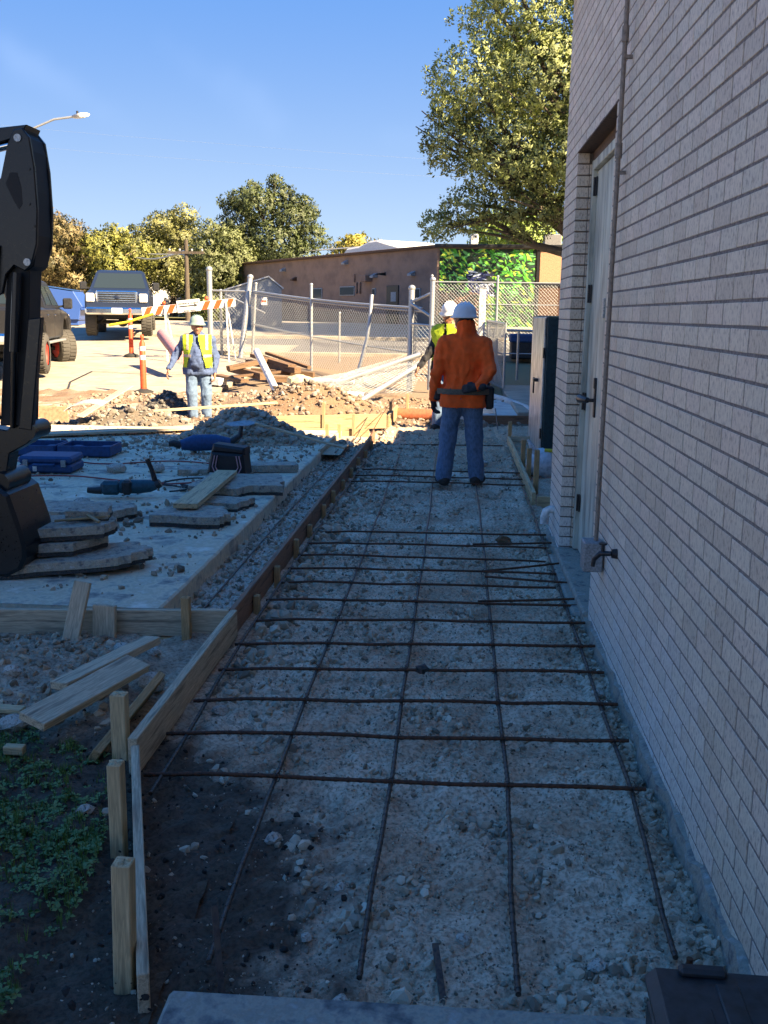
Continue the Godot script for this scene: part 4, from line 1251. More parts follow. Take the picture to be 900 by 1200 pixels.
	plank("board", Vector3(-3.4, 0.02, -15.3), Vector3(-2.6, 0.05, -15.0), 0.03, 0.24, M.lumber_bright, "sunlit board on edge by the boots of the worker in yellow", "board")
	plank("board", Vector3(-5.75, 0.10, -14.9), Vector3(-5.15, 0.55, -15.6), 0.20, 0.02, M.lumber_grey, "grey board standing at a slant over the rubble", "board")
	plank("board", Vector3(-7.6, 0.10, -14.75), Vector3(-5.9, 0.10, -14.85), 0.03, 0.34, M.peach, "orange brown panel on edge at the end of the driveway", "panel")
	plank("board", Vector3(-7.6, 0.13, -13.9), Vector3(-6.1, 0.13, -14.3), 0.16, 0.04, M.lumber_bright, "sunlit board lying flat at the left end of the trench", "board")

# heap of crushed stone: a mound of ground with stones over it, one thing
func heap(called: String, at: Vector3, rx: float, rz: float, h: float, label: String, tint: Color, count: int, size: float, sd: int) -> void:
	var t := thing(called, label, "gravel heap", at)
	var r := RandomNumberGenerator.new()
	r.seed = sd
	var hf := func(x, z): return maxf(0.0, h * exp(-1.8 * (x * x / (rx * rx) + z * z / (rz * rz))) - h * 0.12 + noise.get_noise_2d(x * 5.0 + at.x, z * 5.0 + at.z) * 0.05 * h / 0.4) - 0.03
	var m := field(steps(-rx * 1.4, rx * 1.4, 44), steps(-rz * 1.4, rz * 1.4, 44), hf, func(x, z): return tint)
	obj("mound", m, M.dirt, t)
	var P := [[], []]
	var C := [[], []]
	for i in count:
		var x := r.randfn(0, 0.55) * rx
		var z := r.randfn(0, 0.55) * rz
		var s := size * (0.3 + 1.0 * pow(r.randf(), 3.0))
		var k := r.randi() % 2
		P[k].append(Transform3D(Basis.from_euler(Vector3(r.randf() * TAU, r.randf() * TAU, 0)) * Basis.from_scale(Vector3(s, s, s)), Vector3(x, maxf(hf.call(x, z), -0.02) + s * 0.3, z)))
		C[k].append(tint.lerp(Color(0.42, 0.38, 0.33), r.randf() * 0.7) * r.randf_range(0.7, 1.2))
	for k in 2:
		var o := stuff("rubble", pebble_mesh(200 + k + sd), M.pebble, P[k], C[k], t)

func excavator() -> void:
	var t := thing("excavator", "black mini excavator with its arm and bucket reaching down at the left edge", "excavator", Vector3(0, 0, 0))
	var z := -5.77
	var side := func(pts: Array, depth: float, m: Material, called: String, zc := -5.77, bev := 0.006, parent: Node = t) -> MeshInstance3D:
		var pp := PackedVector2Array()
		for p in pts:
			pp.append(p)
		var mb := MB.new()
		mb.prism(pp, depth, Transform3D(Basis(), Vector3(0, 0, zc)), bev)
		return obj(called, mb, m, parent)
	var plate := V([-2.57, 2.47, -2.52, 2.65, -2.48, 2.73, -2.43, 2.74, -2.39, 2.69, -2.37, 2.53, -2.365, 2.3, -2.38, 2.11, -2.42, 1.99, -2.46, 1.96, -2.52, 1.99, -2.57, 1.94, -2.6, 1.83, -2.68, 1.8, -2.75, 2.04, -2.73, 2.37])
	for zz in [-5.665, -5.875]:
		var sp: MeshInstance3D = side.call(plate, 0.028, M.machine, "arm_plate", zz)
		for p in [[-2.455, 2.685], [-2.44, 2.01]]:
			var pin := MB.new()
			pin.tube([Vector3(p[0], p[1], zz - 0.02), Vector3(p[0], p[1], zz + 0.022)], 0.021, 14)
			obj("pin", pin, M.galv, sp)
		var hole := MB.new()
		var hp := PackedVector2Array()
		for q in V([-2.54, 2.44, -2.51, 2.50, -2.47, 2.5, -2.45, 2.42, -2.45, 2.33, -2.47, 2.3, -2.5, 2.35]):
			hp.append(q)
		hole.prism(hp, 0.03, Transform3D(Basis(), Vector3(0, 0, zz + 0.001)))
		obj("cut_out", hole, M.machine_black, sp)
		for p in [[-2.40, 2.52], [-2.39, 2.21], [-2.41, 2.33]]:
			var bo := MB.new()
			bo.tube([Vector3(p[0], p[1], zz), Vector3(p[0], p[1], zz + 0.02)], 0.008, 6)
			obj("bolt", bo, M.machine, sp)
	side.call(V([-2.450, 2.720, -2.420, 2.745, -2.425, 2.720, -2.400, 2.690, -2.385, 2.620, -2.375, 2.400, -2.380, 2.160, -2.400, 2.050, -2.410, 1.990, -2.445, 1.965, -2.430, 1.990, -2.410, 2.110, -2.450, 2.300, -2.455, 2.530]), 0.20, M.machine_black, "arm_back")
	side.call(V([-2.58, 1.98, -2.44, 2.0, -2.515, 1.06, -2.68, 1.06]), 0.17, M.machine_black, "arm")
	side.call(V([-2.45, 1.69, -2.37, 1.70, -2.465, 1.04, -2.545, 1.05]), 0.05, M.machine, "guard_plate", -5.66)
	var rd := MB.new()
	rd.tube([Vector3(-2.50, 1.95, -5.64), Vector3(-2.545, 1.50, -5.64)], 0.026, 12)
	obj("bucket_cylinder", rd, M.machine, t)
	rd = MB.new()
	rd.tube([Vector3(-2.545, 1.52, -5.64), Vector3(-2.60, 1.05, -5.68)], 0.016, 10)
	obj("piston_rod", rd, M.machine, t)
	side.call(V([-2.65, 1.03, -2.54, 1.11, -2.47, 1.06, -2.47, 1.0, -2.53, 0.95, -2.64, 0.89, -2.68, 0.70, -2.84, 0.73, -2.80, 1.06]), 0.14, M.machine, "bucket_link")
	var kn := MB.new()
	kn.tube([Vector3(-2.50, 1.035, -5.88), Vector3(-2.50, 1.035, -5.64)], 0.055, 14)
	obj("pivot", kn, M.machine, t)
	kn = MB.new()
	kn.tube([Vector3(-2.68, 0.72, -5.94), Vector3(-2.68, 0.72, -5.62)], 0.065, 14)
	obj("pivot", kn, M.machine, t)
	# bucket: curved shell with side plates and teeth
	var bz := -5.80
	var side_pts := V([-2.895, 0.770, -2.685, 0.720, -2.605, 0.660, -2.575, 0.560, -2.540, 0.440, -2.520, 0.340, -2.525, 0.270, -2.560, 0.200, -2.645, 0.155, -2.805, 0.142, -3.055, 0.145, -3.155, 0.250])
	var bk: MeshInstance3D = side.call(side_pts, 0.46, M.machine, "bucket", bz, 0.02)
	var rib := MB.new()
	rib.tube([Vector3(-2.80, 0.55, bz + 0.235), Vector3(-2.70, 0.45, bz + 0.24), Vector3(-2.69, 0.33, bz + 0.24), Vector3(-2.78, 0.25, bz + 0.238)], 0.014, 6)
	obj("wear_strip", rib, M.machine, bk)
	for i in 4:
		var to := MB.new()
		to.prism(PackedVector2Array(V([-3.22, 0.26, -3.17, 0.22, -3.33, 0.34, -3.35, 0.36])), 0.05, Transform3D(Basis(), Vector3(0, 0, bz - 0.18 + i * 0.12)))
		obj("tooth", to, M.machine, bk)
	# hoses
	for k in 3:
		var hs := MB.new()
		var o := 0.02 * k
		hs.tube([Vector3(-2.60 - o, 2.10, -5.64), Vector3(-2.645 - o, 1.85, -5.60), Vector3(-2.63 - o, 1.6, -5.60), Vector3(-2.66 - o, 1.35, -5.62), Vector3(-2.68, 1.1, -5.68)], 0.011, 7)
		obj("hose", hs, M.machine_black, t)
	# boom running off to the left, and the machine it belongs to
	side.call(V([-2.41, 2.76, -2.44, 2.70, -2.58, 2.66, -3.6, 2.42, -4.6, 1.75, -5.2, 1.05, -5.35, 1.15, -4.8, 1.95, -3.7, 2.66, -2.7, 2.73]), 0.20, M.machine, "boom")
	rd = MB.new()
	rd.tube([Vector3(-2.50, 2.66, -5.70), Vector3(-3.1, 2.53, -5.70)], 0.020, 12)
	rd.tube([Vector3(-3.1, 2.53, -5.70), Vector3(-3.9, 2.36, -5.70)], 0.038, 12)
	obj("arm_cylinder", rd, M.chrome, t)
	var bd := MB.new()
	bd.bx(Vector3(-6.1, 0.95, -5.9), Vector3(1.7, 0.6, 1.45), 0.08)
	obj("house", bd, M.machine, t)
	bd = MB.new()
	bd.bx(Vector3(-6.05, 1.85, -6.0), Vector3(1.0, 1.2, 0.95), 0.08)
	obj("cab", bd, M.machine_black, t)
	for s in [-1, 1]:
		var pts := PackedVector2Array()
		for k in 20:
			var q := TAU * k / 20
			pts.append(Vector2(cos(q) * 0.28 + (0.75 if cos(q) > 0 else -0.75), sin(q) * 0.28))
		var tr := MB.new()
		tr.prism(pts, 0.32, Transform3D(Basis(), Vector3(-6.1, 0.42, -5.9 + s * 0.65)), 0.03)
		obj("track", tr, M.rubber, t)

func wheel(parent: Node, p: Vector3, r: float, w: float, steer: float, rim_m: Material, out: float) -> void:
	# out = +1 when the outer face looks along +x
	var o := Basis(Vector3.UP, steer) * Basis(Vector3(0, -1, 0) * out, Vector3(1, 0, 0) * out, Vector3(0, 0, 1))
	var tf := Transform3D(o, p)
	var ty := MB.new()
	var h := w * 0.5
	ty.lathe(tf, [Vector2(r * 0.60, -h), Vector2(r * 0.92, -h), Vector2(r * 0.985, -h * 0.8), Vector2(r, -h * 0.4), Vector2(r, h * 0.4), Vector2(r * 0.985, h * 0.8), Vector2(r * 0.92, h), Vector2(r * 0.60, h)], 28)
	for k in 30:
		var q := TAU * k / 30
		for s in [-1, 1]:
			var b := Basis(Vector3.UP, q + (0.1 if s > 0 else 0.0))
			ty.box(tf * Transform3D(b, b * Vector3(r, s * h * 0.48, 0)), Vector3(0.02, h * 0.8, r * 0.11))
	var tyre := obj("wheel", ty, M.tread, parent)
	var rm := MB.new()
	rm.lathe(tf, [Vector2(0.0, h * 0.35), Vector2(r * 0.16, h * 0.35), Vector2(r * 0.2, h * 0.25), Vector2(r * 0.48, h * 0.15), Vector2(r * 0.54, h * 0.7), Vector2(r * 0.60, h * 0.9), Vector2(r * 0.62, h * 0.7), Vector2(r * 0.6, -h * 0.9), Vector2(0.0, -h * 0.9)], 24)
	for k in 6:
		var b := Basis(Vector3.UP, TAU * k / 6)
		rm.box(tf * Transform3D(b, b * Vector3(r * 0.35, h * 0.42, 0)), Vector3(r * 0.42, h * 0.3, r * 0.12), 0.01)
	obj("rim", rm, rim_m, tyre)

# a crew-cab pickup that faces local +Z
func pickup(called: String, label: String, at: Vector3, yaw: float, paint: Material, rim_m: Material, lift: float, steer: float, tw: float, r: float) -> Node3D:
	var t := thing(called, label, "pickup truck", at, yaw)
	var L := lift
	var body := MB.new()
	var prof := PackedVector2Array(V([-2.95, 0.62, -2.95, 1.20, -2.88, 1.26, -1.15, 1.28, 1.05, 1.28, 1.25, 1.27, 2.35, 1.17, 2.72, 1.08, 2.86, 0.95, 2.88, 0.60, 2.60, 0.52, 2.45, 0.60, 2.38, 0.80, 2.2, 0.98, 1.9, 1.04, 1.6, 0.98, 1.42, 0.80, 1.35, 0.56, -1.25, 0.56, -1.32, 0.8, -1.5, 0.98, -1.8, 1.04, -2.1, 0.98, -2.28, 0.8, -2.36, 0.62]))
	# profile is z, y; extrude across x
	body.prism(prof, 1.94, Transform3D(Basis(Vector3(0, 0, 1), Vector3(0, 1, 0), Vector3(-1, 0, 0)), Vector3(0, L, 0)), 0.05)
	obj("body", body, paint, t)
	var inner := MB.new()
	inner.bx(Vector3(0, 0.72 + L, 1.9), Vector3(1.5, 0.5, 1.2))
	inner.bx(Vector3(0, 0.72 + L, -1.8), Vector3(1.5, 0.5, 1.2))
	inner.bx(Vector3(0, 0.45 + L, 0), Vector3(0.9, 0.2, 5.0))
	obj("chassis", inner, M.dark_inside, t)
	# cab with slanted pillars
	var lo := [Vector3(-0.95, 1.26 + L, -1.18), Vector3(0.95, 1.26 + L, -1.18), Vector3(0.95, 1.26 + L, 1.15), Vector3(-0.95, 1.26 + L, 1.15)]
	var hi := [Vector3(-0.76, 1.86 + L, -1.02), Vector3(0.76, 1.86 + L, -1.02), Vector3(0.76, 1.86 + L, 0.42), Vector3(-0.76, 1.86 + L, 0.42)]
	var top := [Vector3(-0.66, 1.91 + L, -0.9), Vector3(0.66, 1.91 + L, -0.9), Vector3(0.66, 1.91 + L, 0.28), Vector3(-0.66, 1.91 + L, 0.28)]
	var cab := MB.new()
	for i in 4:
		var j := (i + 1) % 4
		var n: Vector3 = (lo[j] - lo[i]).cross(hi[i] - lo[i]).normalized()
		n = n if n.dot(lo[i] + lo[j] - Vector3(0, 2.0 * (1.26 + L), 0)) > 0 else -n
		cab.face([lo[i], lo[j], hi[j], hi[i]], n)
		cab.face([hi[i], hi[j], top[j], top[i]], (n * 0.4 + Vector3.UP).normalized())
	cab.face(top, Vector3.UP)
	obj("cab", cab, paint, t)
	var pane := func(called2: String, a: Vector3, b: Vector3, c: Vector3, d: Vector3) -> void:
		var n: Vector3 = (b - a).cross(d - a).normalized()
		var mid := (a + b + c + d) * 0.25
		if n.dot(mid - Vector3(0, 1.4 + L, 0)) < 0:
			n = -n
		var mb := MB.new()
		var q := []
		for p in [a, b, c, d]:
			q.append(p.lerp(mid, 0.05) + n * 0.008)
		mb.face(q, n)
		var w := obj(called2, mb, M.screen_glass, t)
	pane.call("windscreen", lo[3].lerp(hi[3], 0.06) + Vector3(0.06, 0, 0), lo[2].lerp(hi[2], 0.06) - Vector3(0.06, 0, 0), hi[2].lerp(lo[2], 0.08) - Vector3(0.05, 0, 0), hi[3].lerp(lo[3], 0.08) + Vector3(0.05, 0, 0))
	pane.call("rear_window", lo[0].lerp(hi[0], 0.12) + Vector3(0.1, 0, 0), lo[1].lerp(hi[1], 0.12) - Vector3(0.1, 0, 0), hi[1].lerp(lo[1], 0.12) - Vector3(0.1, 0, 0), hi[0].lerp(lo[0], 0.12) + Vector3(0.1, 0, 0))
	for s in [0, 1]:
		var A: Vector3 = lo[0 if s == 0 else 1]
		var B: Vector3 = lo[3 if s == 0 else 2]
		var C: Vector3 = hi[3 if s == 0 else 2]
		var D: Vector3 = hi[0 if s == 0 else 1]
		var f := func(u: float, v: float) -> Vector3: return A.lerp(B, u).lerp(D.lerp(C, u), v)
		pane.call("side_window", f.call(0.12, 0.10), f.call(0.48, 0.10), f.call(0.50, 0.86), f.call(0.14, 0.86))
		pane.call("side_window", f.call(0.52, 0.10), f.call(0.90, 0.10), f.call(0.92, 0.86), f.call(0.54, 0.86))
		var sx := -1.0 if s == 0 else 1.0
		var mi := MB.new()
		mi.bx(Vector3(sx * 1.16, 1.38 + L, 0.95), Vector3(0.22, 0.26, 0.12), 0.03)
		mi.bar(Vector3(sx * 0.93, 1.30 + L, 0.98), Vector3(sx * 1.08, 1.32 + L, 0.96), 0.05, 0.05)
		obj("mirror", mi, M.black_plastic, t)
		for zz in [0.05, -1.0]:
			var hn := MB.new()
			hn.bx(Vector3(sx * 0.985, 1.10 + L, zz), Vector3(0.03, 0.035, 0.16), 0.008)
			obj("door_handle", hn, M.chrome, t)
			var seam := MB.new()
			seam.bx(Vector3(sx * 0.9705, 0.93 + L, zz + 0.98), Vector3(0.004, 0.62, 0.012))
			obj("door_gap", seam, M.dark_inside, t)
		var lamp := MB.new()
		lamp.bx(Vector3(sx * 0.80, 0.98 + L, 2.85), Vector3(0.26, 0.27, 0.14), 0.03)
		obj("headlight", lamp, M.lens, t)
		var tl := MB.new()
		tl.bx(Vector3(sx * 0.88, 1.0 + L, -2.94), Vector3(0.16, 0.36, 0.06), 0.015)
		obj("tail_light", tl, M.red_rim, t)
		var fog := MB.new()
		fog.tube([Vector3(sx * 0.72, 0.58 + L, 2.98), Vector3(sx * 0.72, 0.58 + L, 3.02)], 0.055, 12)
		obj("fog_lamp", fog, M.lens, t)
		var step := MB.new()
		step.bar(Vector3(sx * 0.98, 0.50 + L, -1.2), Vector3(sx * 0.98, 0.50 + L, 1.3), 0.12, 0.05, 0.01)
		obj("side_step", step, M.galv, t)
		wheel(t, Vector3(sx * 0.86, r, 1.9), r, tw, steer, rim_m, sx)
		wheel(t, Vector3(sx * 0.86, r, -1.8), r, tw, 0.0, rim_m, sx)
	# grille: surround, dark core, three bars and an oval badge
	var g := MB.new()
	g.bx(Vector3(0, 1.005 + L, 2.83), Vector3(1.26, 0.40, 0.10), 0.05)
	var gr := obj("grille", g, M.chrome, t)
	g = MB.new()
	g.bx(Vector3(0, 1.005 + L, 2.885), Vector3(1.12, 0.30, 0.012))
	obj("grille_core", g, M.dark_inside, gr)
	for k in 4:
		g = MB.new()
		g.bx(Vector3(0, 0.90 + k * 0.07 + L, 2.90), Vector3(1.12, 0.026, 0.03), 0.006)
		obj("grille_bar", g, M.chrome, gr)
	g = MB.new()
	g.lathe(Transform3D(Basis(Vector3(1, 0, 0), Vector3(0, 0, 1), Vector3(0, -1, 0)) * Basis.from_scale(Vector3(1, 1, 0.42)), Vector3(0, 1.005 + L, 2.915)), [Vector2(0.115, 0), Vector2(0.1, 0.012), Vector2(0, 0.014)], 20)
	obj("badge", g, M.navy, gr)
	for e in [[2.93, 0.58], [-3.0, 0.62]]:
		g = MB.new()
		g.bx(Vector3(0, e[1] + L, e[0]), Vector3(1.92, 0.22, 0.20), 0.05)
		var bm := obj("bumper", g, M.chrome, t)
		g = MB.new()
		g.bx(Vector3(0.0, e[1] + 0.01 + L, e[0] + 0.105 * signf(e[0])), Vector3(0.32, 0.16, 0.012), 0.002)
		obj("licence_plate", g, M.white_sheet, bm)
	g = MB.new()
	g.bx(Vector3(0, 0.50 + L, 2.86), Vector3(1.5, 0.12, 0.12), 0.02)
	g.tube([Vector3(-0.7, 0.42, 1.9), Vector3(0.7, 0.42, 1.9)], 0.05, 8)
	g.ball(Transform3D(Basis.from_scale(Vector3(0.16, 0.14, 0.14)), Vector3(0.1, 0.42, 1.9)))
	for s in [-1, 1]:
		g.bar(Vector3(s * 0.25, 0.55 + L, 2.4), Vector3(s * 0.62, 0.40, 1.95), 0.05, 0.06)
	obj("axle", g, M.dark_inside, t)
	g = MB.new()
	g.tube([Vector3(-0.7, 0.40, -1.8), Vector3(0.7, 0.40, -1.8)], 0.06, 8)
	obj("axle", g, M.dark_inside, t)
	return t

func vehicles() -> void:
	pickup("pickup_truck", "dark blue lifted pickup with chrome grille, facing the camera on the driveway", Vector3(-11.2, lot(-33.8) + 0.01, -33.4), 0.27, M.navy, M.black_paint, 0.20, 0.0, 0.34, 0.46)
	pickup("pickup_truck", "black pickup with red wheels parked behind the excavator arm, facing away", Vector3(-10.35, lot(-22.9) + 0.0, -22.9), PI + 0.24, M.black_paint, M.red_rim, 0.16, 0.55, 0.40, 0.44)
	var c := thing("parked_car", "small white car parked far away by the trees", "car", Vector3(-22.5, 1.25, -56.5), PI / 2)
	var b := MB.new()
	b.prism(PackedVector2Array(V([-2.2, 0.3, -2.2, 0.85, -1.9, 0.98, -1.3, 1.02, -0.7, 1.45, 0.6, 1.45, 1.2, 1.0, 2.0, 0.85, 2.2, 0.6, 2.2, 0.3])), 1.7, Transform3D(Basis(Vector3(0, 0, 1), Vector3(0, 1, 0), Vector3(-1, 0, 0)), Vector3.ZERO), 0.08)
	obj("body", b, M.silver_paint, c)
	for s in [-1, 1]:
		b = MB.new()
		b.prism(PackedVector2Array(V([-1.1, 1.0, -0.62, 1.38, 0.5, 1.38, 1.0, 1.0])), 0.02, Transform3D(Basis(Vector3(0, 0, 1), Vector3(0, 1, 0), Vector3(-1, 0, 0)), Vector3(s * 0.86, 0, 0)))
		obj("side_window", b, M.screen_glass, c)
		for z in [-1.35, 1.35]:
			b = MB.new()
			b.tube([Vector3(s * 0.65, 0.32, z), Vector3(s * 0.88, 0.32, z)], 0.32, 16)
			obj("wheel", b, M.rubber, c)
	# skip
	var d := thing("dumpster", "large blue refuse container with sloping lid behind the black pickup", "dumpster", Vector3(-15.0, lot(-38.0) + 0.0, -38.2), 0.15)
	d.scale = Vector3.ONE * 0.82
	b = MB.new()
	b.prism(PackedVector2Array(V([-0.85, 0.25, -0.95, 1.25, -0.95, 1.75, 0.55, 1.55, 0.95, 0.85, 0.85, 0.75, 0.75, 0.25])), 2.2, Transform3D(Basis(Vector3(1, 0, 0), Vector3(0, 1, 0), Vector3(0, 0, 1)), Vector3.ZERO), 0.03)
	obj("body", b, M.bin_blue, d)
	b = MB.new()
	b.bx(Vector3(0, 0.15, 0), Vector3(1.4, 0.3, 1.9), 0.02)
	b.bx(Vector3(0.95, 0.75, 0), Vector3(0.2, 0.12, 2.2), 0.02)
	obj("base", b, M.bin_blue, d)
	b = MB.new()
	b.bar(Vector3(-0.95, 1.79, 0), Vector3(0.56, 1.59, 0), 2.24, 0.04, 0.01)
	obj("lid", b, M.blue_case, d)

func delineator(at: Vector3, h: float, label: String) -> void:
	var t := thing("delineator_post", label, "traffic post", at, 0.0, "orange tubular posts on the driveway")
	var m := MB.new()
	m.lathe(Transform3D(), [Vector2(0.19, 0.0), Vector2(0.19, 0.05), Vector2(0.1, 0.08), Vector2(0.06, 0.1)], 16)
	obj("base", m, M.rubber, t)
	m = MB.new()
	m.lathe(Transform3D(), [Vector2(0.062, 0.06), Vector2(0.055, h * 0.86), Vector2(0.03, h * 0.9), Vector2(0.022, h * 0.93), Vector2(0.035, h * 0.96), Vector2(0.03, h), Vector2(0.0, h)], 16)
	obj("post", m, M.orange_tube, t)
	for y in [0.62, 0.77]:
		m = MB.new()
		m.lathe(Transform3D(), [Vector2(0.0605, h * y - 0.045), Vector2(0.0595, h * y + 0.045)], 16)
		obj("reflective_band", m, M.white_sheet, t)

func barricade() -> void:
	var t := thing("barricade", "road barricade board with orange and white stripes and a closed-pavement sign", "barricade", Vector3.ZERO)
	var A := Vector3(-8.05, 1.70, -25.54)
	var B := Vector3(-5.62, 1.98, -25.70)
	var x := (B - A).normalized()
	var up := Vector3.UP
	var z := x.cross(up).normalized()
	up = z.cross(x)
	var tf := Transform3D(Basis(x, up, z), A)
	var L := A.distance_to(B)
	var bd := MB.new()
	bd.box(tf * Transform3D(Basis(), Vector3(L / 2, 0, 0)), Vector3(L, 0.21, 0.03), 0.004)
	var board := obj("board", bd, M.white_sheet, t)
	for k in 8:
		if k == 3:
			continue
		var s := MB.new()
		var x0 := 0.03 + k * 0.305
		var q := []
		for p in [Vector2(x0, -0.1), Vector2(x0 + 0.15, -0.1), Vector2(minf(x0 + 0.27, L - 0.01), 0.1), Vector2(x0 + 0.12, 0.1)]:
			q.append(tf * Vector3(p.x, p.y, 0.0165))
		s.face(q, z)
		obj("stripe", s, M.orange, board)
	var sg := MB.new()
	sg.box(tf * Transform3D(Basis(), Vector3(L * 0.505, 0.03, 0.035)), Vector3(0.60, 0.31, 0.01), 0.003)
	var sign := obj("sign", sg, M.sign_white, t)
	var ar := MB.new()
	var pts := PackedVector2Array(V([-0.24, -0.014, 0.16, -0.014, 0.15, -0.045, 0.25, 0.0, 0.15, 0.045, 0.16, 0.014, -0.24, 0.014]))
	ar.prism(pts, 0.004, tf * Transform3D(Basis(), Vector3(L * 0.505, 0.03, 0.043)))
	obj("arrow", ar, M.sign_black, sign)
	for w in [["SIDEWALK CLOSED", 0.115], ["CROSS HERE", -0.075]]:
		var tm := TextMesh.new()
		var sf := SystemFont.new()
		sf.font_names = PackedStringArray(["Droid Sans"])
		sf.font_weight = 700
		tm.font = sf
		tm.text = w[0]
		tm.font_size = 64
		tm.pixel_size = 0.00095
		tm.depth = 0.003
		var o := obj("lettering", tm, M.sign_black, sign)
		o.transform = tf * Transform3D(Basis(), Vector3(L * 0.505, w[1] - 0.02, 0.042))
	for k in 2:
		var p0: float = [0.62, 2.22][k]
		for s in [-1, 1]:
			var lg := MB.new()
			var top := tf * Vector3(p0, 0.05, s * 0.03 - 0.01)
			var foot := Vector3(top.x + 0.14 * (1 if k == 0 else 1), lot(-25.5) - 0.02, top.z + s * 0.38)
			lg.bar(top, foot, 0.05, 0.03, 0.003, Vector3.RIGHT)
			obj("leg", lg, M.sign_white, t)
	for k in 2:
		var lm := MB.new()
		lm.ball(Transform3D(Basis.from_scale(Vector3(0.05, 0.05, 0.035)), tf * Vector3([0.6, 1.72][k], 0.17, 0)))
		obj("warning_lamp", lm, M.orange, t)
	var rib := MB.new()
	rib.tube([tf * Vector3(-0.9, -0.25, 0.0), tf * Vector3(-0.4, -0.22, 0.05), tf * Vector3(0.0, -0.14, 0.03), tf * Vector3(0.3, -0.08, 0.03)], 0.035, 6)
	tag(obj("caution_tape", rib, M.yellow), "yellow caution tape tied to the left end of the striped barricade", "tape")

# chain-link mesh over the quad a (low left), b (low right), c (high right), d (high left): two families of diagonal wires
func links(a: Vector3, b: Vector3, c: Vector3, d: Vector3, cell: float, r: float, called: String, parent: Node, m: Material = M.galv_wire) -> MeshInstance3D:
	var mb := MB.new()
	var w := a.distance_to(b)
	var h := a.distance_to(d)
	var at := func(u: float, v: float) -> Vector3: return a.lerp(b, u / w).lerp(d.lerp(c, u / w), v / h)
	for s in [1.0, -1.0]:
		var k := -h if s > 0 else 0.0
		while k < (w if s > 0 else w + h):
			# line u = k + s v
			var v0 := 0.0
			var v1 := h
			if s > 0:
				v0 = maxf(0.0, -k)
				v1 = minf(h, w - k)
			else:
				v0 = maxf(0.0, k - w)
				v1 = minf(h, k)
			if v1 - v0 > 0.02:
				var n := 3
				var pts := []
				for i in n + 1:
					var v := lerpf(v0, v1, float(i) / n)
					var q: Vector3 = at.call(k + s * v, v)
					var e := sin(PI * (k + s * v) / w) * sin(PI * v / h) * 0.05
					q += (b - a).cross(d - a).normalized() * (e + (r * 0.9 * s))
					pts.append(q)
				mb.tube(pts, r, 3, false)
			k += cell
	var o := obj(called, mb, m, parent)
	o.set_meta("kind", "stuff")
	return o

func pole(parent: Node, a: Vector3, b: Vector3, r: float, called := "post", cap := true) -> MeshInstance3D:
	var mb := MB.new()
	mb.tube([a, b], r, 12)
	if cap:
		mb.ball(Transform3D(Basis.from_scale(Vector3(r * 1.25, r * 1.1, r * 1.25)), b), 6, 10)
	return obj(called, mb, M.galv, parent)

